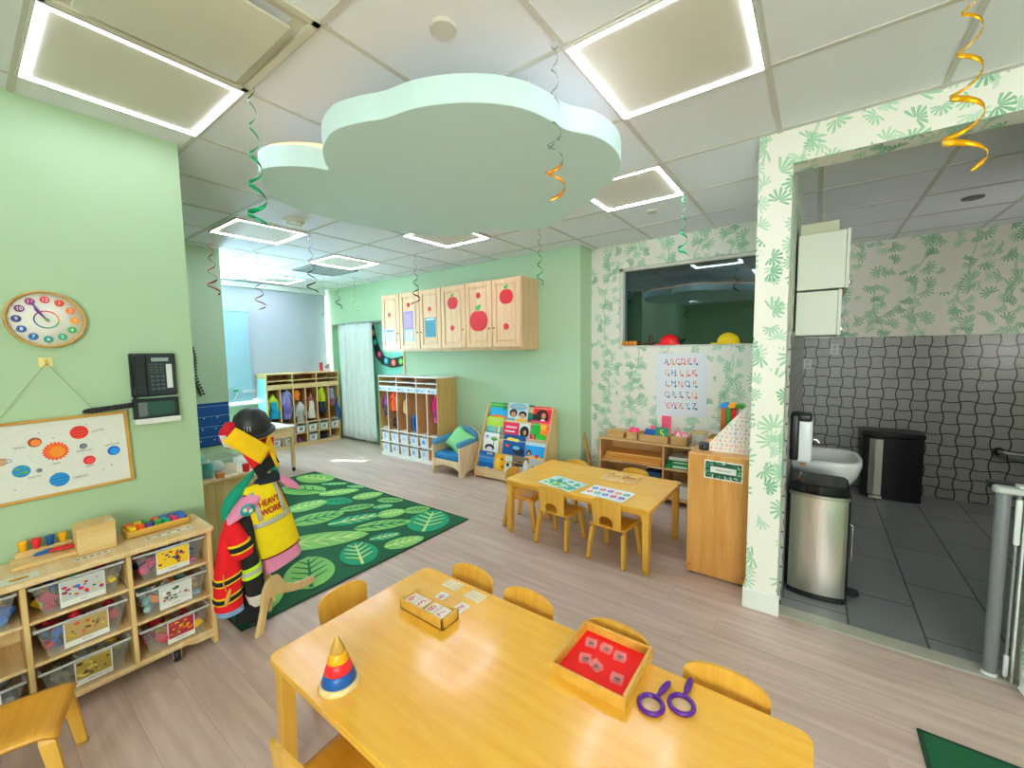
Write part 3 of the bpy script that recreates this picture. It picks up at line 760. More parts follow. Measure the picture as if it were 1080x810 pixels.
def toy_bits(seed, y0, y1, z0, h, cols, n=30):
    """mixed little plastic toys seen through the bin wall"""
    r = random.Random(seed); m = MB()
    for k in range(n):
        c = cols[k % len(cols)]; m.mat(plain(c, .5))
        x = r.uniform(-2.70, -2.528); y = r.uniform(y0+.04, y1-.04); z = z0+.016+r.random()*h*.6; s = r.uniform(.018, .031)
        if y-y0 < .05 or y1-y < .05: z = z0+.016+r.random()*h*.4
        m.at(Matrix.Translation((x, y, z)) @ Matrix.Rotation(r.random()*3, 4, (r.random(), r.random(), .3)))
        kk = r.random()
        if kk < .5: m.box(-s, s, -s*.7, s*.7, -s*.5, s*.5, .004)
        elif kk < .8: m.ball((0, 0, 0), s*.8, s*.8, s*.8, 10, 6)
        else: m.lathe([(s*.7, -s*.7), (s*.4, s*.7)], 10)
    return m
def toy_bin(y0, y1, z0, seed, cols, label, card, holds):
    yc = (y0+y1)/2; a, b = y0+.012, y1-.012; h = .132
    t = thing('toy_bin', 'clear plastic bin '+label, 'bin', (-2.61, yc, z0), 0, 'clear toy bins in the shelf')
    def ring(z, k): # open tub, wider at the top
        d = .030*(1-k); x0, x1 = -2.76+d*.4, -2.508-d*.45
        return [(x0, a+d, z), (x1, a+d, z), (x1, b-d, z), (x0, b-d, z)]
    m = MB().mat(CLEAR); m.rings([ring(z0+.001, 0), ring(z0+h, 1)], True, False, False); q = ring(z0+.001, 0); m.add(q, [(0, 3, 2, 1)]); m.build('tub', t)
    m = MB().mat(plain('#d3d8da', .3, Alpha=.75)); o = ring(z0+h, 1)
    x0, x1 = -2.76, -2.508
    m.box(x1-.003, x1+.007, a-.006, b+.006, z0+h-.006, z0+h+.003, .002).box(x0-.006, x0+.003, a-.006, b+.006, z0+h-.006, z0+h+.003).box(x0, x1, a-.007, a+.003, z0+h-.006, z0+h+.003).box(x0, x1, b-.003, b+.007, z0+h-.006, z0+h+.003)
    m.build('rim', t)
    # picture card on the front, leaning with the wall of the tub
    m = MB(); r = random.Random(seed+5); w0 = a+.075+.02*(seed % 3 == 0); w1 = b-.060
    sl = .0135/h
    m.at(Matrix(((sl, 0, 1, -2.5205-sl*z0+.0015), (0, 1, 0, 0), (1, 0, 0, 0), (0, 0, 0, 1))))   # (z, y, n)
    m.at(Matrix(((0, sl, 1, -2.5205-sl*z0+.0012), (1, 0, 0, 0), (0, 1, 0, 0), (0, 0, 0, 1))))
    m.mat(plain('#e9e8e4', .6)).box(w0, w1, z0+.008, z0+h-.010, .0, .0008)
    m.mat(plain(card[0], .6)).box(w0+.004, w1-.004, z0+.034, z0+h-.012, .0008, .0012)
    for k in range(22):
        yy, zz, s = r.uniform(w0+.012, w1-.012), r.uniform(z0+.046, z0+h-.024), r.uniform(.004, .010)
        m.mat(plain(card[1+k % (len(card)-1)], .6)).prism(circle(yy, zz, s, 7, s*r.uniform(.5, 1), r.random()), .0012, .0014)
    m.mat(plain('#5b5b5b', .6)).text(holds, .012, (w0+w1)/2, z0+.024, .0009)
    m.build('label_card', t)
    o = toy_bits(seed, y0, y1, z0+.006, h*.8, cols).build('loose_toys', None)
    o['label'] = 'loose plastic toys inside the clear bin '+label; o['category'] = 'toys'; o['kind'] = 'stuff'
    return t
RB, BY, MX = ['#d8304a', '#e6c22a', '#3560b8', '#e88a2e', '#8a3f90'], ['#2f58a8', '#e8c72a', '#c83a78', '#3a4a8c', '#e8e4da'], ['#e03a4a', '#3a62c0', '#e0405a', '#4a7ad0', '#d83a48']
Zs = (.094, .280, .460)
toy_bin(*cols[2], Zs[2], 1, BY, 'of figures at top right of the toy shelf', ['#e8c53a', '#b03a6a', '#3a7a5a', '#5a4a8a', '#d05a40', '#3a3a5a'], 'people')
toy_bin(*cols[2], Zs[1], 2, ['#8fc0cf', '#e8e6dc', '#e88a4e', '#a8d0d8', '#f0d0c0'], 'of pale animals in middle right of the toy shelf', ['#d8dcd8', '#4a4a4a', '#8a8a8a', '#c05040', '#3a5a6a', '#efefef'], 'animals')
toy_bin(*cols[2], Zs[0], 3, ['#b8385a', '#c8405a', '#e0b02a', '#b8385a', '#9a5a5a'], 'of red food at bottom right of the toy shelf', ['#a8344a', '#e88a2a', '#e8c02a', '#e06a2a', '#5a8a3a', '#f0a030'], 'play food')
toy_bin(*cols[1], Zs[2], 4, ['#e0c02a', '#4a9a6a', '#3a6ad0', '#b0305a', '#c0a060'], 'of vehicles at top middle of the toy shelf', ['#c8cdd0', '#c0304a', '#e0c02a', '#d84a5a', '#3a3a4a', '#b0305a'], 'cars')
toy_bin(*cols[1], Zs[1], 5, MX, 'of red and blue blocks in centre of the toy shelf', ['#b8a070', '#d83a4a', '#e0c030', '#e04a5a', '#3a6a4a', '#4a4a3a'], 'blocks')
toy_bin(*cols[1], Zs[0], 6, ['#9aa0a4', '#c8b060', '#8a8a7a', '#a8a8a0'], 'with gold picture card at bottom middle of the toy shelf', ['#b09a50', '#e0c870', '#5a5a3a', '#c8b060', '#3a3a2a', '#e8dc9a'], 'treasure')
toy_bin(*cols[0], Zs[2], 7, ['#2f7ad0', '#2a6ac0', '#e8c02a', '#8a4a5a'], 'of blue discs at top left of the toy shelf', ['#c8d0d8', '#2f6ac0', '#e0c02a', '#c03a4a', '#3a3a4a'], 'discs')
toy_bin(*cols[0], Zs[0], 8, ['#9aa0a4', '#5a6a7a', '#8a8a90'], 'of grey pieces at bottom left of the toy shelf', ['#8f969c', '#3a3a3a', '#cccccc', '#6a7a8a'], 'pieces')

# on top of the toy shelf
TZ = .6365
pg = thing('peg_board_toy', 'wooden peg board tray with four coloured pegs on toy shelf', 'toy', (-2.68, .27, TZ))
PGW = wood('toy_beech', '#ecca90', '#dfb573', 'y', .45)
MB().mat(PGW).box(-2.775, -2.64, .083, .275, TZ, TZ+.016, .004).build('tray', pg)
MB().mat(PGW).box(-2.772, -2.748, .10, .274, TZ+.016, TZ+.040, .003).build('peg_rail', pg)
for k, (y, c) in enumerate(((.124, '#efb21c'), (.164, '#e03a3c'), (.205, '#1f5f9c'), (.244, '#e8ae1a'))):
    MB().mat(plain(c, .4)).lathe([(.009, 0), (.0155, .040), (.0155, .045), (.013, .047)], 16, (-2.76, y, TZ+.038)).build('peg', pg, label={'#e03a3c': 'red peg', '#1f5f9c': 'blue peg'}.get(c, 'yellow peg'))
for c, y, a, lb in (('#1e62ad', .180, .28, 'blue wooden stick lying on the peg board tray'), ('#d82f38', .228, .18, 'longer red wooden stick on the peg board tray'), ('#cf2a36', .252, -.12, 'short red wooden stick against the plain wooden box')):
    T = Matrix.Translation((-2.715+(.02 if y > .25 else 0), y, TZ+.0285)) @ Matrix.Scale(.72, 4) @ Matrix.Rotation(a+pi/2, 4, 'Z') @ Matrix.Rotation(pi/2, 4, 'Y')
    MB(T).mat(plain(c, .4)).lathe([(.003, -.048), (.011, -.03), (.011, .036), (.006, .042)], 12).thing('wooden_stick', lb, 'toy stick', 'sticks on the peg board')
wb = thing('wooden_box', 'plain pale wooden box with metal latch standing on toy shelf', 'box', (-2.66, .33, TZ))
m = MB().mat(PGW).box(-2.715, -2.605, .270, .398, TZ, TZ+.118, .003); m.build('body', wb)
m = MB().mat(plain('#d8b681', .4)).box(-2.718, -2.602, .269, .399, TZ+.118, TZ+.126, .002); m.build('lid', wb)
MB().mat(plain('#dcdad2', .3)).box(-2.645, -2.625, .368, .394, TZ+.1255, TZ+.1285, .001).build('latch', wb)
bt = thing('block_tray', 'wooden tray full of coloured blocks at right end of toy shelf', 'tray', (-2.69, .56, TZ))
YW = wood('tray_beech', '#e3b04e', '#d49d3c', 'y', .4)
m = MB().mat(YW); qx0, qx1, qy0, qy1 = -2.755, -2.645, .437, .690
m.box(qx0, qx1, qy0, qy1, TZ, TZ+.006).box(qx0, qx0+.007, qy0, qy1, TZ, TZ+.040, .002).box(qx1-.007, qx1, qy0, qy1, TZ, TZ+.036, .002).box(qx0, qx1, qy0, qy0+.007, TZ, TZ+.038, .002).box(qx0, qx1, qy1-.007, qy1, TZ, TZ+.038, .002)
m.build('tray_body', bt)
bc = ['orange', 'yellow', 'yellow', 'orange', 'green', 'purple', 'red', 'green', 'blue', 'teal', 'purple', 'pink', 'blue', 'blue']
hexs = {'orange': '#f0642a', 'yellow': '#f2c81c', 'green': '#3aa54a', 'purple': '#5a3f98', 'red': '#e4302e', 'blue': '#2a6fc4', 'teal': '#1fa58a', 'pink': '#d8347c'}
for k, c in enumerate(bc):
    i, j = k//2, k % 2
    T = Matrix.Translation((-2.724+.046*j, .463+.0335*i, TZ+.034)) @ Matrix.Rotation(.2*sin(k*2.3), 4, 'Z') @ Matrix.Rotation(.15*cos(k*3.1), 4, 'X') @ Matrix.Scale(1.42, 4)
    m = MB(T).mat(plain(hexs[c], .4)); m.prism([(-.017, -.010), (.017, -.010), (.017, .004), (.008, .011), (-.008, .011), (-.017, .004)], -.0105, .0105, .0015)
    pos = 'back row' if j == 0 else 'front row'
    m.thing('toy_block', f'{c} toy block {ORD[i] if i < 6 else "last"} from left in {pos} of block tray', 'toy block', 'blocks in the wooden tray')
for k, (y0, y1, x0, lb) in enumerate(((.25, .365, -2.585, 'printed paper label strip before the plain wooden box'), (.49, .675, -2.592, 'printed paper label strip before the block tray'))):
    m = MB().mat(plain('#e6e4dc', .6)).box(x0, x0+.030, y0, y1, TZ, TZ+.0008); m.mat(plain('#59615a', .6))
    for q in range(5): m.prism(circle(x0+.015, y0+.014+q*(y1-y0-.028)/4, .007, 8, .009), TZ+.0008, TZ+.001)
    m.thing('label_strip', lb, 'label')
m = MB().mat(plain('#dfe3d8', .5)).prism(rrect(-2.58, -2.515, .04, .15, .008), TZ, TZ+.001); m.mat(plain('#d8a93a', .6)).prism(circle(-2.548, .095, .014, 14, .030), TZ+.001, TZ+.0013).mat(plain('#b04a4a', .6)).prism(circle(-2.535, .098, .006, 12, .026), TZ+.001, TZ+.0014)
m.thing('picture_label', 'laminated picture label of a yellow toy at left on toy shelf', 'label')
# ================================================================== chairs
def chair_proto():
    t = thing('school_chair', '', 'chair')
    sw, sd, sz = .285, .27, .262
    # seat: rounded plywood panel, waterfall front (front is +y)
    def seat(u, v):
        x = (u-.5)*sw*(1-.06*(1-v)); y = -.135+v*sd
        z = sz+.004-.010*math.exp(-((u-.5)/.28)**2)*math.exp(-((v-.45)/.35)**2)
        if v > .8: z -= .020*((v-.8)/.2)**2
        e = abs(u-.5)*2
        if e > .85: z -= .006*((e-.85)/.15)**2
        return (x, y, z)
    MB().mat(CHAIRW).sheet(seat, 14, 14, .014).build('seat', t)
    # backrest with arched top and a D-shaped opening
    N = 28; zt, zb = .480, .262
    out = []
    for k in range(N+1):
        a = pi*k/N; out.append((.118*cos(a)*(1-.03*sin(a)), zt-.040+.040*sin(a)**.8))
    outer = [(.098, zb)]+[(.112, zb+.07)]+out+[(-.112, zb+.07), (-.098, zb)]
    inner = [(.058, zb)]+[(.058*cos(pi*k/16), zb+.045+.042*sin(pi*k/16)) for k in range(17)]+[(-.058, zb)]
    poly = outer+inner[::-1]
    bend = lambda x, z: -.128-.10*(z-zb)-.012*(1-(x/.12)**2)
    # build as strips so that the panel can be curved
    m = MB().mat(CHAIRZ); nx = 20; th = .012
    def zlim(x):
        top = zt-.04+.04*max(0, 1-(abs(x)/.118)**2.2)**.5
        bot = zb+.045+.042*max(0, 1-(x/.058)**2)**.5 if abs(x) < .058 else zb
        return bot, top
    xs = sorted(set([-.118+.236*i/26 for i in range(27)]+[-.0579, .0579, -.058, .058]))
    for i in range(len(xs)-1):
        xa, xb = xs[i], xs[i+1]; xm = (xa+xb)/2
        def col(x, ref):
            b, tp = zlim(x*.9999 if abs(ref) < .058 else x)
            if abs(ref) >= .058: b = zb
            elif abs(x) >= .058: b = zb+.045
            return [(x, bend(x, b+(tp-b)*j/8), b+(tp-b)*j/8) for j in range(9)]
        A, B = col(xa, xm), col(xb, xm)
        q = [(p[0]*(1-.10*(1-(p[2]-zb)/(zt-zb))), p[1], p[2]) for p in A+B]
        fr = [(p[0], p[1]+th/2, p[2]) for p in q]; bk = [(p[0], p[1]-th/2, p[2]) for p in q]; n = 18
        fs = []
        for j in range(8):
            fs += [(j, j+1, 9+j+1, 9+j)]; fs += [(n+j, n+9+j, n+9+j+1, n+j+1)]
        fs += [(8, n+8, n+17, 17), (0, 9, n+9, n)]
        if i == 0: fs += [(j, n+j, n+j+1, j+1) for j in range(8)]
        if i == len(xs)-2: fs += [(9+j, 9+j+1, n+9+j+1, n+9+j) for j in range(8)]
        if abs(xm) < .058 and abs(xa) >= .0579 and xa < 0 or abs(xm) >= .058 and abs(abs(xb)-.058) < 1e-4: pass
        m.add(fr+bk, fs)
    m.mat(plain('#a8742f', .5))
    for k in range(3): m.at(Matrix.Translation((-.012+.012*k, bend(0, .42)-.0065, .415+.003*(k % 2)))).ball((0, 0, 0), .0035, .001, .002, 8, 5)
    m.build('backrest', t)
    # four bent plywood legs, splayed
    for sx in (-1, 1):
        for y0, y1 in ((-.112, -.148), (.108, .136)):
            m = MB().mat(CHAIRZ); xt, xb = sx*.122, sx*.138
            R = []
            path = [(xt*.86, y0*.7, sz-.010), (xt*.97, y0*.95, sz-.014), (xt, y0, sz-.035), ((xt+xb)/2, (y0+y1)/2, .13), (xb, y1, .012)]
            wx = [.016, .019, .020, .0175, .0150]
            for (x, y, z), w in zip(path, wx):
                if z > sz-.02: R.append([(x, y-w, z+.008), (x, y+w, z+.008), (x, y+w, z-.008), (x, y-w, z-.008)] if sx > 0 else [(x, y+w, z+.008), (x, y-w, z+.008), (x, y-w, z-.008), (x, y+w, z-.008)])
                else: R.append([(x+.0125*sx, y-w*sx, z), (x+.0125*sx, y+w*sx, z), (x-.0125*sx, y+w*sx, z), (x-.0125*sx, y-w*sx, z)])
            m.rings(R, True, True, False)
            leg = m.build('leg', t)
            MB().mat(plain('#b98a44', .5)).box(xb-.014, xb+.014, y1-.0165, y1+.0165, 0, .014, .003).build('foot_glide', leg)
    return t
CP = chair_proto(); first = [True]
def chair(x, y, rz, label, group, k=1.0):
    o = CP if first[0] else copy_tree(CP)
    first[0] = False; o.scale = (k, k, k)
    return place(o, (x, y, 0), radians(rz), label, group)
FG, BG = 'chairs around the front table', 'chairs around the back table'
chair(-2.19, .03, -16, 'empty wooden school chair in front of the toy shelf at left edge', 'chairs by the shelf')
# front table
chair(-1.525, .965, -90, 'wooden school chair tucked at left short end of front table', FG)
for x, lb in ((-1.265, 'wooden school chair behind front table nearest its far left corner'), (-.94, 'wooden school chair behind front table second from far left corner'), (-.555, 'wooden school chair behind front table next to the red tray'), (-.195, 'wooden school chair behind front table beyond the purple magnifiers')):
    chair(x, 1.212+.008*sin(x*9), 180, lb, FG, 1.07)
chair(-1.085, .605, 3, 'wooden school chair on near side of front table, back towards camera', FG)
# back table
chair(-1.605, 2.805, -2, 'wooden school chair before back table in front of the leaf puzzle', BG)
chair(-1.15, 2.805, -4, 'wooden school chair before back table in front of the alphabet card', BG)
chair(-2.02, 2.93, -82, 'wooden school chair at left end of back table beside book rack', BG)
chair(-1.80, 3.31, 178, 'wooden school chair behind back table towards the green wall corner', BG)
chair(-1.24, 3.335, 182, 'wooden school chair behind back table next to the wooden shape tray', BG)

# ================================================================== tables
def table(x0, x1, y0, y1, zt, label, legs, r=.035):
    t = thing('activity_table', label, 'table', ((x0+x1)/2, (y0+y1)/2, 0))
    m = MB().mat(TOPW).prism(rrect(x0, x1, y0, y1, r, 8), zt-.006, zt, .0015); m.mat(EDGEW).prism(rrect(x0, x1, y0, y1, r, 8), zt-.028, zt-.006, .003); m.build('tabletop', t)
    lx0, lx1, ly0, ly1 = legs; ap = zt-.028
    m = MB().mat(EDGEW)
    for a in ((lx0+.02, lx1-.02, ly0+.012, ly0+.03), (lx0+.02, lx1-.02, ly1-.03, ly1-.012), (lx0+.012, lx0+.03, ly0+.02, ly1-.02), (lx1-.03, lx1-.012, ly0+.02, ly1-.02)): m.box(*a, ap-.030, ap+.001, .002)
    m.build('apron', t)
    for x, sx in ((lx0, 1), (lx1, -1)):
        for y, sy in ((ly0, 1), (ly1, -1)):
            m = MB().mat(CHAIRZ); R = []
            for z, w in ((ap+.001, .060), (ap-.030, .052), (ap-.07, .046), (.20, .043), (.03, .040)):
                R.append([(x, y, z), (x+sx*w, y, z), (x+sx*w, y+sy*w, z), (x, y+sy*w, z)] if sx*sy > 0 else [(x, y, z), (x, y+sy*w, z), (x+sx*w, y+sy*w, z), (x+sx*w, y, z)])
            m.rings(R[::-1], True, True, False)
            # quarter brackets
            br = [(0, 0)]+[(.06*cos(pi/2*k/6)-.0, .06*sin(pi/2*k/6)) for k in range(0, 1)]
            leg = m.build('leg', t)
            MB().mat(plain('#c8a04c', .4)).lathe([(.022, 0), (.024, .02), (.021, .031)], 16, (x+sx*.0215, y+sy*.0215, 0)).build('foot_glide', leg)
    return t
FT = .47
table(-1.512, .03, .578, 1.318, FT, 'large yellow maple activity table in the foreground', (-1.495, .013, .595, 1.30), .04)
tt = table(-2.055, -.84, 2.655, 3.40, .46, 'yellow maple activity table in the middle with five small chairs', (-2.045, -.852, 2.675, 3.385), .03)
tt.rotation_euler = (0, 0, radians(-1.0))

# ---------------- on the front table
co = thing('stacking_cone', 'wooden stacking cone with blue, red and yellow rings on front table', 'toy', (-1.19, .66, FT))
prof = [('base_disc', '#ead2a2', .060, .054, 0, .016), ('ring', '#1f5fa8', .051, .0415, .016, .047), ('ring', '#ee3f4b', .0413, .032, .047, .077), ('ring', '#f3b431', .0318, .0225, .077, .105), ('tip', '#cfa764', .0223, .001, .105, .162)]
for nm, c, r0, r1, z0, z1 in prof:
    m = MB().mat(plain(c, .35)); m.lathe([(.002, z0+.0004), (r0-.0015, z0+.0004), (r0, z0+.002), (r1+.0003, z1-.002), (max(r1-.0015, .0005), z1-.0004), (.0004, z1-.0002)], 40, (-1.19, .66, FT))
    m.build(nm, co, **({'label': {'#1f5fa8': 'blue ring', '#ee3f4b': 'red ring', '#f3b431': 'yellow ring', '#ead2a2': 'plain wooden base', '#cfa764': 'plain wooden tip'}[c]}))
co.scale = (1.05, 1.05, 1.05)

nb = thing('number_box', 'small wooden box holding number cards on front table', 'box', (-1.215, 1.065, FT), radians(2))
m = MB().mat(YW)
bx0, bx1, by0, by1 = -1.345, -1.098, 1.022, 1.112
m.box(bx0, bx1, by0, by1, FT, FT+.007).box(bx0, bx0+.009, by0, by1, FT, FT+.045, .002).box(bx1-.009, bx1, by0, by1, FT, FT+.045, .002).box(bx0, bx1, by0, by0+.009, FT, FT+.045, .002).box(bx0, bx1, by1-.009, by1, FT, FT+.045, .002).box(-1.227, -1.221, by0, by1, FT, FT+.040)
m.build('box_body', nb)
def card(x, y, z, a, st, label, w=.05, h=.068, tilt=0):
    T = Matrix.Translation((x, y, z)) @ Matrix.Rotation(a, 4, 'Z') @ Matrix.Rotation(tilt, 4, 'X')
    m = MB(T).mat(plain('#f3e8d8', .5)).prism(rrect(-w/2, w/2, -h/2, h/2, .003), 0, .0025)
    m.mat(plain('#d83a55', .5)).text(st, .052, 0, 0, .0026)
    m.thing('number_card', label, 'card', 'wooden number cards')
for k, st in enumerate(('9', '3', '8', '7')):
    card(-1.315+.054*k+(.008 if k > 1 else 0), 1.067, FT+.031, pi, st, f'white card with red {st} inside the number box')
card(-1.262, 1.172, FT+.0005, pi+.05, '6', 'white card with red 6 lying behind the number box')
card(-1.142, 1.166, FT+.0005, pi-.08, '2', 'white card with red 2 lying beside the number box')
def stick_cards(x, y, a, n, label):
    T = Matrix.Translation((x, y, FT+.0005)) @ Matrix.Rotation(a, 4, 'Z')
    m = MB(T)
    for k in range(n):
        m.mat(plain('#f2e9cf', .5)).box(-.045+.09*k/n, -.045+.09*(k+1)/n-.003, -.03, .03, 0, .003, .001)
        m.mat(plain('#c9b277', .5)).box(-.045+.09*(k+.3)/n, -.045+.09*(k+.5)/n, -.022, .022, .003, .0034)
    m.thing('counting_tile', label, 'tile')
stick_cards(-1.285, 1.268, .02, 4, 'pale wooden counting tile near far left corner of front table')
stick_cards(-1.145, 1.262, -.06, 5, 'pale wooden counting tile between red 2 card and chair back')

ty = thing('red_tray', 'wooden tray with red base and handle holes on front table', 'tray', (-.535, 1.215, FT))
m = MB().mat(YW); tx0, tx1, ty0, ty1 = -.663, -.412, 1.085, 1.345
def side_with_hole(mb, T, L, h, th):
    mb.at(T)
    a, b = L*.36, L*.64
    mb.box(0, a, 0, h, 0, th).box(b, L, 0, h, 0, th).box(a, b, 0, h*.38, 0, th).box(a, b, h*.80, h, 0, th)
h = .040
m.box(tx0, tx1, ty0, ty0+.009, FT, FT+h, .002).box(tx0, tx1, ty1-.009, ty1, FT, FT+h, .002)
side_with_hole(m, Matrix(((0, 0, 1, tx0), (1, 0, 0, ty0+.009), (0, 1, 0, FT), (0, 0, 0, 1))), ty1-ty0-.018, h+.006, .009)
side_with_hole(m, Matrix(((0, 0, 1, tx1-.009), (1, 0, 0, ty0+.009), (0, 1, 0, FT), (0, 0, 0, 1))), ty1-ty0-.018, h+.006, .009)
m.build('tray_frame', ty)
MB().mat(plain('#ff0e04', .7)).box(tx0+.008, tx1-.008, ty0+.008, ty1-.008, FT+.001, FT+.008).build('base', ty, label='bright red base')
for k, (x, y, a, lb) in enumerate(((-.607, 1.272, .2, 'left block of the back row'), (-.553, 1.277, -.1, 'middle block of the back row'), (-.500, 1.268, .1, 'right block of the back row'), (-.592, 1.193, .3, 'left block of the middle pair'), (-.548, 1.185, -.5, 'right block of the middle pair'), (-.472, 1.172, .1, 'lone block near the front right corner'))):
    T = Matrix.Translation((x, y, FT+.0085)) @ Matrix.Rotation(a, 4, 'Z')
    sb = thing('specimen_block', 'clear acrylic insect block in the red tray, '+lb, 'specimen block', (x, y, FT+.0085), a, 'acrylic insect blocks in red tray')
    MB(T).mat(GLASS).prism(rrect(-.020, .020, -.016, .016, .004), 0, .016, .002).build('acrylic', sb)
    m = MB(T).mat(plain('#2b1d1c', .5) if k not in (1, 4) else plain('#7a3a34', .5)); m.ball((0, 0, .008), .009, .0045, .004, 10, 6).ball((.009, 0, .008), .004, .0035, .003, 8, 5)
    for q in (-.006, 0, .006): m.tube([(q, -.010, .005), (q, 0, .009), (q, .010, .005)], .0009, 5)
    m.build('insect', sb)
PUR = plain('#5a1f86', .3)
for k, (x, y, a, lb) in enumerate(((-.357, 1.148, radians(80), 'purple magnifying glass next to the red tray'), (-.284, 1.200, radians(90), 'purple magnifying glass farther from tray, nearest table edge'))):
    mg = thing('magnifying_glass', lb, 'magnifying glass', (x, y, FT), a, 'magnifying glasses on the table')
    T = Matrix.Translation((x, y, FT)) @ Matrix.Rotation(a, 4, 'Z')
    m = MB(T).mat(PUR); R = []
    for i in range(36):
        t = 2*pi*i/36; R.append([((.034+.0065*cos(q))*cos(t), (.034+.0065*cos(q))*sin(t), .0085+.0075*sin(q)) for q in [2*pi*j/8 for j in range(8)]])
    R.append(R[0]); m.rings(R, True, False); m.build('rim', mg)
    MB(T).mat(GLASS).lathe([(.029, .006), (.029, .0075), (.016, .0110), (.001, .012)], 28).build('lens', mg)
    m = MB(T).mat(PUR); m.rings([[(xx, r*cos(q), .0085+r*.8*sin(q)) for q in [2*pi*j/10 for j in range(10)]] for xx, r in ((.039, .006), (.046, .0075), (.050, .005), (.056, .007), (.072, .0098), (.092, .0098), (.112, .0082), (.118, .005))]); m.build('handle', mg)

# ---------------- on the back table
BT = .4605
pz = thing('leaf_puzzle', 'green and blue picture puzzle sheet at left on back table', 'puzzle', (-1.60, 2.83, BT), radians(-12))
T = Matrix.Translation((-1.60, 2.83, BT)) @ Matrix.Rotation(radians(-12), 4, 'Z')
m = MB(T).mat(plain('#d7e6ee', .5)).prism(rrect(-.165, .165, -.115, .115, .01), 0, .003); r = random.Random(4)
for k in range(80):
    x, y, s = r.uniform(-.145, .145), r.uniform(-.095, .095), r.uniform(.012, .028)
    c = r.choice(['#4fae3c', '#7ac043', '#3a8a3a', '#2f6fb8', '#9ad05a', '#3aa0a8'] if y < .03 else ['#d7e6ee', '#2f6fb8', '#8fb8dc', '#4fae3c', '#b8d8e8'])
    m.mat(plain(c, .5)).prism(circle(x, y, s, 9, s*.6, r.random()*3), .003, .0033+.00002*k)
m.build('sheet', pz)
ac = thing('alphabet_mat', 'white card printed with coloured letters on back table', 'card', (-1.21, 2.81, BT), radians(-4))
T = Matrix.Translation((-1.21, 2.81, BT)) @ Matrix.Rotation(radians(-4), 4, 'Z')
m = MB(T).mat(plain('#eef0f2', .5)).prism(rrect(-.165, .165, -.115, .115, .01), 0, .003)
for k, (ch, c) in enumerate(zip('abcdefghij', ['#3a7ac0', '#d84a55', '#8a5aa8', '#e8a03a', '#3a9a7a', '#d8763a', '#3aa07a', '#3a6ac0', '#d84a7a', '#7a5ab8'])):
    i, j = k % 5, k//5
    m.mat(plain(c, .5)).prism(circle(-.128+.064*i, .045-.085*j, .024, 14, .027), .003, .0034); m.mat(plain('#f6f6f6', .5)).text(ch, .05, -.128+.064*i, .047-.085*j, .0035)
m.build('sheet', ac)
wt = thing('shape_tray', 'wooden inset tray with loose wooden pieces at back of back table', 'tray', (-1.26, 3.19, BT), radians(3))
T = Matrix.Translation((-1.26, 3.19, BT)) @ Matrix.Rotation(radians(3), 4, 'Z')
m = MB(T).mat(PGW).prism(rrect(-.14, .14, -.10, .10, .008), 0, .010, .002); m.build('board', wt)
for k, (x, y) in enumerate(((-.07, .02), (.06, .0))):
    m = MB(T @ Matrix.Translation((x, y, .0105))).mat(plain('#c99a55' if k else '#d8ae6a', .5)); pl = [(.055*cos(2*pi*i/24)*(1+.18*cos(3*2*pi*i/24)), .030*sin(2*pi*i/24)*(1+.2*cos(2*2*pi*i/24))) for i in range(24)]
    m.prism(pl, 0, .013, .002); m.mat(plain('#7a5a34', .5)).lathe([(.005, .013), (.006, .02), (.003, .023)], 10)
    m.thing('wooden_piece', ['left loose wooden puzzle piece on the shape tray', 'right loose wooden puzzle piece on the shape tray'][k], 'puzzle piece', 'loose pieces on shape tray')
# ================================================================== leaf rugs
RUGD, RUGL, RUGT, VL, VD = '#0f5a34', '#86c466', '#159a68', '#cfe58c', '#0f7a44'
def pile(c):
    k = ('pile', c)
    if k not in _C:
        m = Mat('rug_pile_'+c.strip('#'), c, .95); n = m.noise(m.obj(), 240, 2); m.bump(n, .5, .004); m.set('Base Color', m.mix((n-.35)*.5, c, shade(c, .75))); _C[k] = m
    return _C[k]
def leaf_on(m, p0, p1, wid, col, vein, z):
    wid *= 1.18
    """leaf with stem end p0, tip p1"""
    d = Vector((p1[0]-p0[0], p1[1]-p0[1])); L = d.length; d.normalize(); n = Vector((-d.y, d.x)); P = []
    prof = lambda t: max(0, sin(pi*min(1, t)**.88))**.58
    for s in (1, -1):
        for i in range(17):
            t = i/16 if s > 0 else 1-i/16
            q = Vector(p0)+d*L*t+n*(s*wid*prof(t)); P.append((q.x, q.y))
    m.mat(pile(col)).prism(P[:16]+P[17:33], z, z+.003)
    m.mat(pile(vein))
    def stroke(a, b, w0, w1):
        a, b = Vector(a), Vector(b); e = (b-a).normalized(); f = Vector((-e.y, e.x))
        m.prism([tuple(a+f*w0), tuple(b+f*w1), tuple(b-f*w1), tuple(a-f*w0)], z+.003, z+.0042)
    w = .011*min(1.3, L/.4)
    stroke(Vector(p0)+d*L*.03, Vector(p0)+d*L*.9, w, w*.4)
    for t in (.25, .42, .58, .73):
        for s in (1, -1):
            a = Vector(p0)+d*L*t; b = a+d*L*.17+n*(s*wid*prof(t+.12)*.72); stroke(a, b, w*.7, w*.3)
rg = thing('leaf_rug', 'large dark green rug with pale and teal leaf pattern on floor', 'rug', (-3.84, 1.76, 0))
x0, x1, y0, y1 = -5.17, -2.49, .835, 2.68
MB().mat(pile(RUGD)).box(x0+.012, x1-.012, y0+.012, y1-.012, 0.001, .010, .003).build('pile', rg)
MB().mat(cloth('#123c28')).box(x0, x1, y0, y0+.014, 0.001, .011, .003).box(x0, x1, y1-.014, y1, 0.001, .011, .003).box(x0, x0+.014, y0, y1, 0.001, .011, .003).box(x1-.014, x1, y0, y1, 0.001, .011, .003).build('binding', rg)
m = MB(); zz = .0098
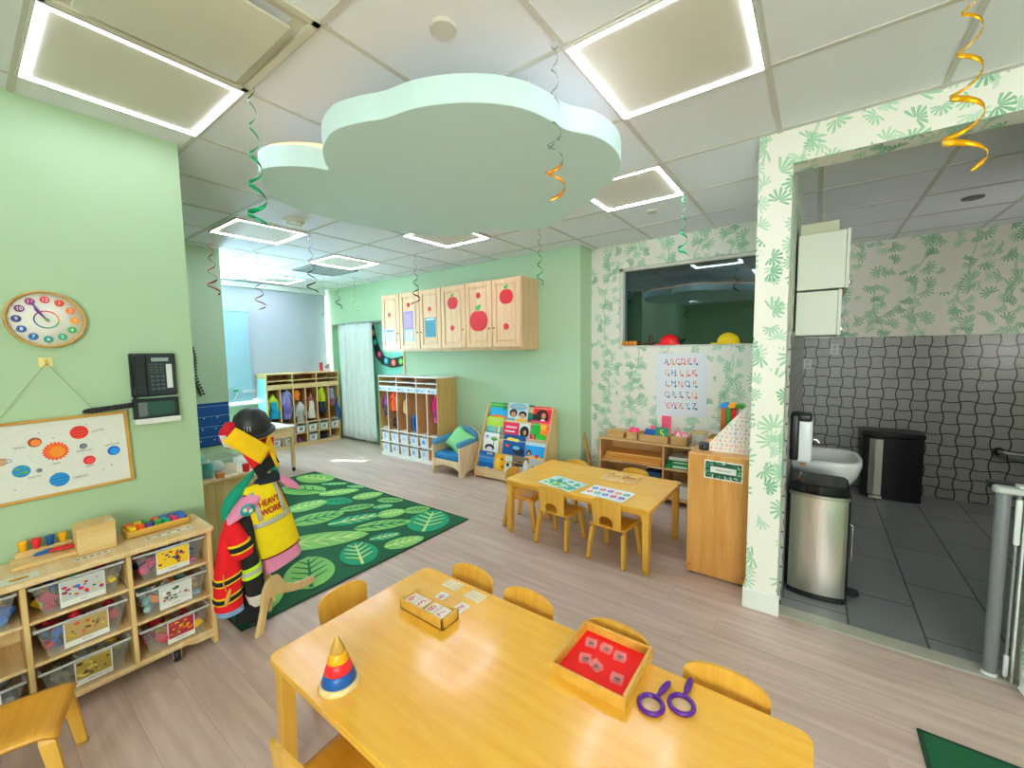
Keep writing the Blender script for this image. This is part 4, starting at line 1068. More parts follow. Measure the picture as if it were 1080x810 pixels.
LV = [((-4.62,2.60),(-5.12,2.44),.14,RUGL,VL), ((-4.30,2.33),(-4.85,2.10),.13,RUGL,VD), ((-4.58,2.44),(-4.34,2.64),.05,RUGT,VL), ((-4.26,2.57),(-4.05,2.67),.045,RUGT,VL),
      ((-4.27,2.24),(-4.03,2.58),.085,RUGL,VL), ((-3.86,2.38),(-3.72,2.66),.085,RUGL,VL), ((-3.60,2.50),(-3.36,2.64),.055,RUGL,VD), ((-4.04,2.17),(-3.76,2.32),.085,RUGT,VD),
      ((-3.66,2.11),(-3.50,2.40),.065,RUGL,VD), ((-3.45,2.34),(-3.33,2.50),.055,RUGT,VL), ((-3.24,2.24),(-3.12,2.48),.085,RUGL,VL), ((-3.12,2.46),(-2.97,2.65),.075,RUGL,VD),
      ((-2.62,2.25),(-2.90,2.64),.155,RUGT,VL), ((-3.16,1.95),(-2.88,2.35),.085,RUGL,VD), ((-2.87,1.90),(-2.75,2.13),.055,RUGT,VL), ((-2.66,1.89),(-2.54,2.19),.08,RUGL,VL),
      ((-3.43,1.86),(-3.24,2.29),.085,RUGT,VL), ((-3.72,1.68),(-3.58,2.12),.12,RUGL,VD), ((-4.05,1.80),(-4.02,2.20),.11,RUGL,VL), ((-3.40,1.38),(-2.97,1.97),.125,RUGL,VL),
      ((-2.56,1.64),(-2.93,1.81),.115,RUGT,VL), ((-2.57,1.27),(-3.0,1.47),.135,RUGL,VD), ((-2.56,.90),(-2.90,1.16),.11,RUGL,VL), ((-2.98,1.02),(-3.30,1.30),.11,RUGT,VD),
      ((-3.45,1.05),(-3.80,1.55),.13,RUGL,VD), ((-3.75,.95),(-4.25,1.10),.11,RUGT,VL), ((-4.0,1.25),(-4.45,1.70),.13,RUGL,VD), ((-4.5,.95),(-5.0,1.25),.14,RUGL,VL), ((-4.55,1.45),(-5.05,1.75),.14,RUGT,VL), ((-4.6,1.95),(-5.1,2.05),.10,RUGL,VL), ((-3.05,.92),(-3.4,.95),.06,RUGL,VL)]
for k, a in enumerate(LV): leaf_on(m, *a, zz+.00008*k)
m.build('leaf_pattern', rg)
r2 = thing('leaf_rug', 'corner of dark green leaf rug at bottom right before the doorway', 'rug', (.9, 1.3, 0))
MB().mat(pile(RUGD)).box(.384, 1.9, .5, 2.155, 0.001, .010, .003).build('pile', r2)
MB().mat(cloth('#123c28')).box(.37, 1.91, 2.152, 2.168, 0.001, .011, .003).box(.37, .386, .49, 2.168, 0.001, .011, .003).box(1.894, 1.91, .49, 2.168, .001, .011).box(.37, 1.91, .486, .502, .001, .011).build('binding', r2)
m = MB()
for a in (((.50,1.98),(.78,2.06),.06,RUGL,VL), ((.45,1.60),(.70,1.86),.09,RUGT,VL), ((.85,1.7),(1.1,2.1),.1,RUGL,VD), ((1.3,1.6),(1.7,2.0),.12,RUGT,VL), ((.6,1.1),(1.1,1.4),.12,RUGL,VD)): leaf_on(m, *a, zz)
m.build('leaf_pattern', r2)

# ================================================================== dress-up stand and costumes
def wrinkle(p, s=9, a=.012): return a*noise.noise(Vector(p)*s)
def loft(m, rings, n=22, wr=.012, seed=0):
    R = []
    for (cx_, cy_, cz, rx, ry, rot, *sk) in rings:
        k = sk[0] if sk else 0.0; ring = []
        for i in range(n):
            a = 2*pi*i/n; e = 1.0
            x = rx*abs(cos(a))**.85*(1 if cos(a) >= 0 else -1); y = ry*abs(sin(a))**.85*(1 if sin(a) >= 0 else -1)
            X = cx_+x*cos(rot)-y*sin(rot); Y = cy_+x*sin(rot)+y*cos(rot); Z = cz+k*y
            w = wrinkle((X+seed, Y, Z*.6), 11, wr)
            dx, dy = X-cx_, Y-cy_; dl = math.hypot(dx, dy) or 1
            ring.append((X+dx/dl*w, Y+dy/dl*w, Z))
        R.append(ring)
    return m.rings(R)
st = thing('costume_stand', 'pale wooden costume stand with shaped board feet on rug corner', 'stand', (-2.50, 1.06, 0))
T = Matrix(((-.35, .94, 0, -2.41), (.94, .35, 0, .865), (0, 0, 1, 0), (0, 0, 0, 1)))  # local a runs along the board
T = Matrix(((-.37, 0, .93, -2.375), (.93, 0, .37, .862), (0, 1, 0, 0), (0, 0, 0, 1)))
foot = [(.0, .0), (.045, .0), (.085, .14), (.10, .165), (.15, .16), (.27, .108), (.36, .082), (.425, .072), (.44, .085), (.435, .115), (.36, .13), (.28, .152), (.215, .19), (.185, .24), (.165, .27), (.125, .28), (.085, .262), (.062, .225), (.04, .12)]
MB(T).mat(wood('stand_ply', '#e6c58d', '#d9b274', 'z', .42)).prism(foot, -.011, .011, .003).build('foot_board', st)
T2 = Matrix(((-.93, 0, -.37, -2.475), (-.37, 0, .93, .985), (0, 1, 0, 0), (0, 0, 0, 1)))
MB(T2).mat(BIRCHZ).prism([(.0, .05), (.02, .05), (.05, .09), (.13, .11), (.18, 0), (.22, 0), (.10, .24), (-.03, .24)], -.011, .011, .003).build('foot_board', st)
MB().mat(BIRCHZ).box(-2.508, -2.474, .962, .998, .10, 1.14, .004).box(-2.478, -2.415, .970, .990, .13, .20, .003).build('post', st)
m = MB().mat(BIRCHZ)
for z, a in ((.86, 1.2), (.96, 1.0), (1.06, 1.1)):
    m.at(Matrix.Translation((-2.49, .98, z)) @ Matrix.Rotation(a, 4, 'Z')).lathe([(.001, -.0)], 3) if False else None
    m.at(Matrix.Translation((-2.49, .98, z)) @ Matrix.Rotation(a, 4, 'Z') @ Matrix.Rotation(pi/2, 4, 'Y')).lathe([(.009, -.05), (.009, .05)], 10)
m.build('pegs', st)

# yellow safety vest, facing +x
TILT = Matrix.Translation((0, 1.01, .60)) @ Matrix.Rotation(radians(11), 4, 'X') @ Matrix.Translation((0, -1.01, -.60))
vs = thing('safety_vest', 'yellow safety vest with red HEAVY WORK lettering on costume stand', 'vest', (-2.50, 1.02, .40))
VY = cloth('#f7da12'); VP = cloth('#ee9fc0'); GREY = plain('#b9b8ac', .35); MAROON = cloth('#7a2330')
VR = [(-2.488, 1.012, .385, .060, .120, 0), (-2.482, 1.012, .47, .064, .116, 0), (-2.478, 1.01, .56, .066, .112, 0), (-2.478, 1.008, .65, .064, .106, 0), (-2.478, 1.006, .73, .058, .100, 0), (-2.482, 1.005, .785, .046, .090, 0), (-2.488, 1.005, .815, .026, .070, 0)]
m = MB(TILT).mat(VY); loft(m, VR, 28, .007); m.build('vest_body', vs)
def vestx(y, z):   # front surface
    for a, b in zip(VR, VR[1:]):
        if a[2] <= z <= b[2]:
            t = (z-a[2])/(b[2]-a[2]); L = [a[i]+(b[i]-a[i])*t for i in range(5)]
            q = max(0, 1-(abs(y-L[1])/L[4])**2); return L[0]+L[3]*q**.45+.004
    return -2.42
def strip(m, pts, w, lift=.004):
    def fn(u, v):
        f = u*(len(pts)-1); i = min(int(f), len(pts)-2); t = f-i
        y = pts[i][0]+(pts[i+1][0]-pts[i][0])*t; z = pts[i][1]+(pts[i+1][1]-pts[i][1])*t
        dy, dz = pts[i+1][0]-pts[i][0], pts[i+1][1]-pts[i][1]; L = math.hypot(dy, dz); ny, nz = -dz/L, dy/L
        y += ny*(v-.5)*w; z += nz*(v-.5)*w
        return (vestx(y, z)+lift, y, z)
    return m.sheet(fn, 4*(len(pts)-1), 3, .002)
for pts_, w_ in (([(.945, .79), (.945, .625)], .022), ([(1.072, .79), (1.072, .625)], .022), ([(.905, .600), (1.01, .602), (1.112, .604)], .028)):
    m = MB(TILT).mat(GREY); strip(m, pts_, w_); m.build('reflective_tape', vs)
m = MB(TILT).mat(MAROON); strip(m, [(.900, .392), (1.01, .390), (1.12, .392)], .009); m.build('edge_binding', vs)
m = MB(TILT).mat(MAROON); strip(m, [(.918, .785), (.910, .70), (.905, .62)], .009); m.build('edge_binding', vs)
m = MB(TILT).mat(MAROON); strip(m, [(1.090, .785), (1.104, .70), (1.112, .62)], .009); m.build('edge_binding', vs)
for txt, zc in (('HEAVY', .712), ('WORK', .662)):
    v, f = text_data(txt, .050)
    m = MB(TILT).mat(plain('#b31f28', .6))
    for ox, oz in ((0, 0), (.0022, 0), (0, .0016), (.0022, .0016)):
        m.add([(vestx(1.008+px*.70+ox, zc+py+oz)+.0045, 1.008+px*.70+ox, zc+py+oz) for px, py, pz in v], f)
    m.build('lettering', vs)
ps = thing('pink_shirt', 'pink child shirt with teal print worn under the yellow vest', 'shirt', (-2.5, 1.0, .35))
m = MB(TILT).mat(VP); loft(m, [(-2.488, 1.008, .300, .052, .112, 0, .05), (-2.486, 1.008, .36, .054, .108, 0, .02), (-2.488, 1.008, .45, .050, .10, 0), (-2.488, 1.006, .68, .046, .088, 0), (-2.492, 1.0, .78, .03, .07, 0), (-2.495, 1.0, .815, .012, .045, 0)], 24, .007, 3); m.build('shirt_body', ps)
m = MB().mat(VP); loft(m, [(-2.462, .825, .650, .040, .040, 0, .5), (-2.455, .848, .668, .054, .058, 0, .3), (-2.455, .882, .70, .058, .064, 0, .1), (-2.468, .922, .745, .048, .056, 0), (-2.48, .955, .79, .022, .03, 0)], 18, .006, 5); m.build('sleeve', ps)
m = MB().mat(VP); loft(m, [(-2.50, 1.165, .72, .030, .030, 0, -.4), (-2.495, 1.145, .745, .038, .036, 0), (-2.495, 1.11, .785, .034, .036, 0), (-2.495, 1.07, .82, .018, .026, 0)], 18, .006, 6); m.build('sleeve', ps)
TPR = Matrix.Translation((-2.400, .872, .700)) @ Matrix.Rotation(radians(12), 4, 'Y')
m = MB(TPR).mat(plain('#1f9aa0', .7)); m.ball((0, 0, 0), .008, .036, .036, 16, 8); pr = m.build('chest_print', ps, label='teal and white print')
for q_, c_ in (((.006, -.012, .006), '#eee9e4'), ((.006, .014, -.006), '#eee9e4'), ((.007, .002, .016), '#c98aa0')):
    MB(TPR).mat(plain(c_, .7)).ball(q_, .004, .012, .013, 10, 6).build('print_patch', pr)
tg = thing('teal_cape', 'teal green fabric cape hanging behind the pink sleeve', 'costume', (-2.53, .84, .60))
m = MB().mat(cloth('#149a7c')); loft(m, [(-2.53, .815, .635, .032, .020, 0, .2), (-2.53, .825, .69, .034, .030, 0), (-2.512, .845, .745, .036, .036, 0), (-2.508, .885, .80, .03, .032, 0), (-2.50, .925, .845, .022, .024, 0), (-2.495, .95, .88, .012, .014, 0)], 20, .010, 9); m.build('cape_body', tg)
m = MB().mat(cloth('#119070')); loft(m, [(-2.52, 1.06, .81, .026, .034, 0), (-2.51, 1.045, .86, .03, .034, 0), (-2.50, 1.035, .91, .024, .026, 0), (-2.50, 1.03, .945, .012, .016, 0)], 16, .008, 11); m.build('collar', tg)
nv = MB().mat(cloth('#1c2a36')); loft(nv, [(-2.485, 1.01, .80, .036, .072, 0), (-2.485, 1.02, .835, .03, .058, 0), (-2.49, 1.03, .858, .016, .03, 0)], 18, .008, 12); nv.thing('dark_scarf', 'dark navy cloth bunched above the yellow vest', 'costume')
# red firefighter jacket
rj = thing('red_jacket', 'red firefighter costume jacket with black and yellow stripes hanging left', 'jacket', (-2.47, .79, .15))
RD = cloth('#e8222f')
JR = [(-2.475, .782, .185, .058, .066, 0), (-2.472, .782, .27, .060, .064, 0), (-2.468, .786, .38, .058, .060, 0), (-2.468, .795, .48, .054, .056, 0), (-2.472, .805, .57, .046, .048, 0), (-2.482, .825, .635, .028, .032, 0)]
m = MB().mat(RD); loft(m, JR, 26, .010, 20); m.build('jacket_body', rj)
SL = [(-2.432, .850, .455, .046, .046, 0, .25), (-2.432, .842, .50, .050, .052, 0, .1), (-2.44, .828, .56, .048, .050, 0), (-2.455, .818, .615, .036, .040, 0), (-2.47, .815, .655, .018, .025, 0)]
m = MB().mat(RD); loft(m, SL, 20, .006, 22); m.build('sleeve', rj)
def band(rings, z, dz, col, seed, grow=.005, wr=.014):
    def at(zv):
        for a, b in zip(rings, rings[1:]):
            if a[2] <= zv <= b[2]:
                t = (zv-a[2])/(b[2]-a[2]); return tuple(a[i]+(b[i]-a[i])*t for i in range(6))
        return rings[0][:6]
    R = []
    for zv in (z-dz, z, z+dz):
        q = list(at(zv)); q[2] = zv; q[3] += grow; q[4] += grow; R.append((*q, .2))
    m = MB().mat(col); loft(m, R, 26, wr, seed); return m
YEL, BLK = cloth('#f2d21e'), cloth('#1d1d20')
for z in (.255, .355):
    band(JR, z, .020, YEL, 20, .004, .010).build('yellow_stripe', rj); band(JR, z, .011, BLK, 20, .0065, .010).build('black_stripe', rj)
band(SL, .515, .024, YEL, 22, .004, .006).build('yellow_stripe', rj); band(SL, .515, .013, BLK, 22, .0065, .006).build('black_stripe', rj)
m = MB().mat(cloth('#8fb0d8')); loft(m, [(-2.475, .788, .155, .055, .064, 0), (-2.475, .784, .20, .054, .062, 0)], 22, .010, 20); m.build('blue_lining', rj, label='pale blue lining hem')
m = MB().mat(plain('#d9a75a', .5)); m.tube([(-2.402, .745, .40), (-2.402, .742, .35), (-2.402, .752, .31)], .003, 6); m.build('toggle_cord', rj)
m = MB().mat(plain('#d9a75a', .5)); m.at(Matrix.Translation((-2.402, .758, .275)) @ Matrix.Rotation(radians(-18), 4, 'X')).lathe([(.005, .04), (.009, .02), (.011, -.02), (.006, -.045), (.001, -.047)], 12); m.build('toggle', rj, label='wooden toggle on a cord')
# black firefighter coat
bcst = thing('black_coat', 'black costume coat sleeve with lime reflective band beside red jacket', 'coat', (-2.44, .90, .15))
CR = [(-2.435, .893, .215, .036, .040, 0, -.1), (-2.435, .888, .29, .040, .044, 0), (-2.437, .880, .38, .042, .046, 0), (-2.445, .872, .48, .040, .042, 0), (-2.465, .88, .60, .034, .036, 0), (-2.48, .91, .70, .018, .025, 0)]
m = MB().mat(BLK); loft(m, CR, 22, .007, 30); m.build('sleeve', bcst)
band([q[:6] for q in CR], .355, .030, cloth('#c3ea2a'), 30, .004, .007).build('lime_band', bcst); band([q[:6] for q in CR], .355, .012, GREY, 30, .0065, .007).build('silver_band', bcst)
m = MB().mat(cloth('#e4dfd4')); loft(m, [(-2.43, .905, .145, .014, .02, 0), (-2.43, .90, .17, .026, .034, 0), (-2.435, .894, .218, .032, .036, 0)], 18, .012, 33); m.build('white_lining', bcst, label='white lining cuff')
m = MB().mat(BLK); loft(m, [(-2.52, .90, .05, .05, .08, 0), (-2.52, .905, .2, .045, .07, 0), (-2.515, .91, .45, .04, .055, 0), (-2.50, .93, .62, .025, .035, 0)], 20, .010, 35); m.build('coat_body', bcst)
sh = thing('black_shoe', 'dark shoe standing on rug under the black coat', 'shoe', (-2.56, .93, .011))
m = MB().mat(plain('#1b241f', .5)); m.rings([[(-2.54+xx, .905+w*cos(q), .0125+max(0, hh*(.5+.5*sin(q)))) for q in [2*pi*j/14 for j in range(14)]] for xx, w, hh in ((-.09, .01, .03), (-.08, .03, .055), (-.03, .034, .065), (.02, .034, .05), (.06, .034, .035), (.085, .022, .025), (.095, .006, .015))]); m.build('upper', sh)
# hats hung on the top of the stand
hm = thing('toy_helmet', 'black toy helmet with short brim on top of costume stand', 'helmet', (-2.47, .95, 1.06))
T = Matrix.Translation((-2.48, .948, 1.13)) @ Matrix.Rotation(radians(10), 4, 'X') @ Matrix.Rotation(radians(14), 4, 'Y') @ Matrix.Diagonal((.90, .90, .90, 1))
PBK = plain('#1c1e21', .42)
m = MB(T).mat(PBK); m.lathe([(.100, -.035), (.104, -.01), (.100, .03), (.085, .072), (.055, .10), (.02, .112), (.0005, .113)], 32); m.build('shell', hm)
m = MB(T).mat(PBK); m.lathe([(.100, -.012), (.124, -.028), (.126, -.032), (.122, -.034), (.098, -.02)], 32); m.build('brim', hm)
for a in (-.75, -.6, -.45):
    m = MB(T).mat(plain('#aeb3b2', .4)); m.tube([(.101*cos(a), .101*sin(a), .014), (.096*cos(a), .096*sin(a), .042)], .003, 6); m.build('vent_mark', hm, label='pale vent mark')
rc = thing('firefighter_hat', 'red fabric hat with black trim hanging under the black helmet', 'hat', (-2.46, .93, .87))
m = MB().mat(cloth('#c81a30')); loft(m, [(-2.48, .86, 1.03, .03, .035, 0), (-2.475, .838, 1.075, .04, .045, 0), (-2.48, .84, 1.12, .044, .045, 0), (-2.49, .86, 1.165, .028, .03, 0)], 18, .007, 40); m.build('crown', rc)
def quad(m, a, b, c, d, th=.006, bul=.012, seed=0):
    a, b, c, d = map(Vector, (a, b, c, d))
    def fn(u, v):
        p = a*(1-u)*(1-v)+b*u*(1-v)+c*u*v+d*(1-u)*v
        nn = (b-a).cross(d-a).normalized(); return p+nn*(bul*sin(pi*u)*sin(pi*v)+.006*noise.noise(p*14+Vector((seed, 0, 0))))
    return m.sheet(fn, 10, 8, th)
m = MB().mat(cloth('#e3202d')); quad(m, (-2.42, .845, 1.05), (-2.41, .918, .905), (-2.41, 1.022, .975), (-2.44, 1.04, 1.06), .008, .016, 1); m.build('brim', rc)
m = MB().mat(cloth('#15171a')); quad(m, (-2.405, .914, .912), (-2.405, .938, .850), (-2.405, 1.048, .920), (-2.405, 1.020, .980), .010, .006, 2); m.build('black_trim', rc)
m = MB().mat(cloth('#e4ded6')); quad(m, (-2.44, .782, 1.112), (-2.44, .798, 1.05), (-2.44, .86, 1.02), (-2.45, .835, 1.10), .006, .006, 3); m.build('white_lining', rc)
yc = thing('yellow_cloth', 'bright yellow felt flap folded over red hat below helmet', 'cloth', (-2.40, .93, .93))
m = MB().mat(cloth('#fbc80f')); quad(m, (-2.385, .778, 1.085), (-2.372, .938, .938), (-2.372, 1.0, 1.015), (-2.385, .838, 1.15), .007, .010, 4); m.build('front_flap', yc)
m = MB().mat(cloth('#f4bd0c')); quad(m, (-2.39, .975, 1.03), (-2.40, 1.03, .895), (-2.40, 1.046, .90), (-2.42, 1.01, 1.085), .006, .004, 5); m.build('side_flap', yc)

# ================================================================== low cabinet behind the wall corner
lc = thing('low_cabinet', 'low pale wood cabinet behind the wall corner and costume stand', 'cabinet', (-3.65, 1.07, .011))
MB().mat(BIRCHZ).box(-3.90, -3.465, .82, 1.315, .03, .605, .004).build('body', lc)
MB().mat(BIRCH).prism(rrect(-3.91, -3.445, .81, 1.33, .012), .605, .628, .004).build('top', lc)
MB().mat(plain('#caa873', .5)).box(-3.47, -3.462, 1.062, 1.066, .05, .59).build('door_gap', lc)
MB().mat(BIRCHZ).box(-3.88, -3.48, .84, 1.30, .012, .032).build('plinth', lc)
cb = thing('clear_caddy', 'clear plastic tub standing on the low cabinet', 'tub', (-3.62, 1.12, .629))
m = MB().mat(CLEAR); m.rings([rrect3 for rrect3 in [[(x, y, z) for x, y in rrect(-3.76+d, -3.50-d, 1.0+d, 1.24-d, .03)] for z, d in ((.63, .012), (.755, 0))]], True, False); m.prism(rrect(-3.748, -3.512, 1.012, 1.228, .03), .6295, .632); m.build('tub', cb)
m = MB().mat(plain('#dfe6e4', .3, Alpha=.8)); o = rrect(-3.766, -3.494, .994, 1.246, .034); i = rrect(-3.758, -3.502, 1.002, 1.238, .03)
for k in range(len(o)):
    j = (k+1) % len(o); m.add([(*o[k], .757), (*o[j], .757), (*i[j], .757), (*i[k], .757), (*o[k], .751), (*o[j], .751), (*i[j], .751), (*i[k], .751)], [(0, 1, 2, 3), (0, 4, 5, 1), (4, 7, 6, 5)])
m.build('rim', cb)
tb_ = thing('teal_bottle', 'teal squeeze bottle with white cap standing in the clear tub', 'bottle', (-3.545, 1.05, .633))
MB().mat(plain('#2aa7a8', .4)).lathe([(.030, 0), (.033, .01), (.033, .085), (.022, .105)], 18, (-3.545, 1.05, .633)).build('bottle_body', tb_)
MB().mat(plain('#e8e6e0', .4)).lathe([(.014, .105), (.014, .13), (.006, .134)], 14, (-3.545, 1.05, .633)).build('cap', tb_)
MB().mat(plain('#c98a4a', .5)).prism(rrect(-3.49, -3.455, 1.075, 1.125, .006), .6285, .665, .003).thing('wooden_block', 'small orange wooden block beside the clear tub', 'block')
tc_ = thing('mint_cup', 'mint and yellow toy cup behind the clear tub', 'cup', (-3.72, 1.02, .633))
MB().mat(plain('#7fcfc0', .4)).lathe([(.03, 0), (.042, .10), (.044, .13), (.040, .135)], 18, (-3.72, 1.04, .633)).build('cup_body', tc_)
m = MB().mat(plain('#e9e2a0', .5)); m.ball((-3.72, 1.04, .775), .035, .035, .022, 14, 6); m.build('lid', tc_)
MB().mat(plain('#d9ecf2', .4)).ball((-3.66, 1.15, .675), .05, .04, .042, 14, 8).thing('pale_toy_ball', 'pale blue toy ball inside the clear tub', 'ball')
MB().mat(plain('#d6343a', .5)).box(-3.52, -3.48, 1.262, 1.30, .6285, .69, .004).thing('red_block', 'red toy block at right end of the low cabinet', 'block')

# white-topped table in front of the far cubby
wtb = thing('white_table', 'white-topped wooden table on casters before the far cubby', 'table', (-5.9, 2.5, 0), radians(6))
T = Matrix.Translation((-5.42, 2.585, 0)) @ Matrix.Rotation(radians(8), 4, 'Z')
MB(T).mat(plain('#eeeeea', .4)).prism(rrect(-.95, 0, -.62, 0, .015), .585, .605, .003).build('tabletop', wtb)
m = MB(T).mat(BIRCH).box(-.94, -.012, -.03, -.012, .46, .585, .003).box(-.94, -.012, -.61, -.592, .46, .585, .003).box(-.03, -.012, -.61, -.012, .46, .585, .003).box(-.94, -.922, -.61, -.012, .46, .585, .003); m.build('apron', wtb)
for x, y in ((-.045, -.055), (-.93, -.055), (-.045, -.60), (-.93, -.60)):
    m = MB(T).mat(BIRCHZ).box(x, x+.035, y, y+.04, .055, .47, .003); lg = m.build('leg', wtb)
    m = MB(T @ Matrix.Translation((x+.018, y+.02, .028)) @ Matrix.Rotation(pi/2, 4, 'X')).mat(BLACK).lathe([(.008, -.012), (.028, -.010), (.028, .010), (.008, .012)], 16); m.at(T).mat(STEEL).box(x+.008, x+.028, y+.01, y+.03, .045, .058); m.build('caster', lg)
# ================================================================== cubbies
def bin_label_words(row, k, where): return f'{"upper" if row else "lower"} row, {ORD[k]} from left, {where}'
def cubby(T, W, D, Hh, label, framec, faced, root_loc, rz):
    """local: x 0..W, front at y=0, back at y=D"""
    t = thing('cubby_unit', label, 'cubby', root_loc, rz)
    e = .016
    for x0 in (0, W-e): MB(T).mat(faced).box(x0, x0+e, .0, D, 0, Hh, .003).build('side_panel', t)
    MB(T).mat(framec).box(-.004, W+.004, -.006, D, Hh-.002, Hh+.018, .003).build('top', t)
    MB(T).mat(OAKB).box(e, W-e, D-.012, D-.004, .04, Hh).build('back_panel', t)
    MB(T).mat(framec).box(e, W-e, .004, D-.012, .0, .055, .002).build('base', t)
    for z in (.218, .388, 1.035, 1.10): MB(T).mat(framec).box(e, W-e, 0, D-.012, z-.007, z+.007, .002).build('shelf_board', t)
    for k in range(1, 6):
        x = W*k/6; MB(T).mat(OAKB).box(x-.006, x+.006, .004, D-.012, .05, 1.035).mat(framec).box(x-.008, x+.008, -.002, .006, .05, 1.035, .002).build('divider', t)
    for k in (2, 4):
        x = W*k/6; MB(T).mat(OAKB).box(x-.006, x+.006, .004, D-.012, 1.035, Hh).mat(framec).box(x-.008, x+.008, -.002, .006, 1.035, Hh, .002).build('divider', t)
    for k in range(3): MB(T).mat(framec).box(W*k/3+.012, W*(k+1)/3-.012, .002, .014, .965, 1.03, .002).build('name_rail', t)
    return t
OAKB = wood('cubby_back_ply', '#d29a66', '#bf8450', 'z', .5)
WHT = plain('#f0ece6', .4)
# near cubby beside the armchair
NW, NX, NY = 1.255, -5.235, 3.735
TN = Matrix.Translation((NX, NY, 0))
nc = cubby(TN, NW, .345, 1.175, 'white-edged six-locker cubby against mint wall left of armchair', WHT, wood('cubby_side', '#d6b06c', '#c79d58', 'z', .45), (NX+NW/2, NY+.17, 0), 0)
# far cubby along the far left wall
FW, FX, FY = 1.195, -6.80, 2.84
TF = Matrix.Translation((FX, FY, 0)) @ Matrix.Rotation(pi/2, 4, 'Z')
fc = cubby(TF, FW, .36, 1.20, 'natural wood six-locker cubby standing below the far window shade', BIRCH, BIRCHZ, (FX-.18, FY+FW/2, 0), pi/2)
m = MB(TF).mat(plain('#a8d4e8', .5)).box(-.003, -.001, .03, .33, .08, 1.14); m.build('blue_sheet', fc, label='pale blue sheet on its left side')
m = MB(TN)
for k in range(6):
    x = NW*(k+.5)/6; m.mat(plain('#dfe8f2', .6)).box(x-.085, x+.085, -.0015, .002, .968, 1.028); m.mat(plain('#7f9cc4', .6)).box(x-.07, x-.03, -.0022, -.0015, .985, 1.015).box(x-.015, x+.065, -.0022, -.0015, 1.0, 1.006).box(x-.015, x+.05, -.0022, -.0015, .985, .991)
m.build('name_cards', nc)
def cubby_bin(T, x, z, w, h, d, body, card, label, group, tilt=.0):
    P = T @ Vector((x, .09, z)); t = thing('cubby_bin', label, 'bin', tuple(P), 0, group)
    m = MB(T).mat(body); o = [(x-w/2*k, x+w/2*k, zz) for k, zz in ((.86, z), (1, z+h))]
    y0, y1 = .012, d
    m.rings([[(a, y0+e, zz), (b, y0+e, zz), (b, y1-e, zz), (a, y1-e, zz)] for (a, b, zz), e in zip(o, (.010, 0))], True, False, False)
    m.rings([[(a+.004, y0+e+.004, zz), (b-.004, y0+e+.004, zz), (b-.004, y1-e-.004, zz), (a+.004, y1-e-.004, zz)][::-1] for (a, b, zz), e in zip(o, (.010, 0))], True, False, False)
    a, b, _ = o[0]; m.add([(a, y0+.01, z), (b, y0+.01, z), (b, y1-.01, z), (a, y1-.01, z)], [(0, 3, 2, 1)])
    a, b, zz = o[1]; m.box(a-.002, b+.002, y0-.004, y0+.005, zz-.005, zz+.002).box(a-.003, a+.004, y0, y1, zz-.005, zz+.002).box(b-.004, b+.003, y0, y1, zz-.005, zz+.002)
    m.build('tub', t)
    m = MB(T).mat(plain('#f1f3f4', .6)).add([(x-w*.33, y0+.0065, z+.018), (x+w*.33, y0+.0065, z+.018), (x+w*.36, y0-.001, z+h-.016), (x-w*.36, y0-.001, z+h-.016)], [(0, 1, 2, 3)])
    m.mat(plain(card, .6)).add([(x-w*.22, y0+.003, z+.034), (x+w*.16, y0+.003, z+.034), (x+w*.20, y0-.0022, z+h-.03), (x-w*.18, y0-.0022, z+h-.03)], [(0, 1, 2, 3)])
    m.build('picture_card', t)
r = random.Random(3)
NB = plain('#dfe6ee', .35); FB = plain('#b9bcb6', .35)
for row, z in ((1, .2255), (0, .0555)):
    for k in range(6):
        x = NW*(k+.5)/6+.004
        if k == 5 and row == 1 or k == 5: continue
        cubby_bin(TN, x, z, .165, .125, .26, NB, r.choice(['#8fb8e0', '#a9c8e8', '#6fa8dc', '#9ac0d8', '#c8d8ea']), 'white picture bin: '+bin_label_words(row, k, 'of the white-edged cubby'), 'white picture bins')
for row, z in ((1, .2255), (0, .0555)):
    for k in range(6):
        x = FW*(k+.5)/6+.004
        if row == 0 and k in (2, 4, 5): continue
        cubby_bin(TF, x, z, .16, .12, .26, FB, r.choice(['#8a8f90', '#a9a39a', '#7f8a94', '#c0a8a0']), 'grey picture bin: '+bin_label_words(row, k, 'of the far wooden cubby'), 'grey picture bins')
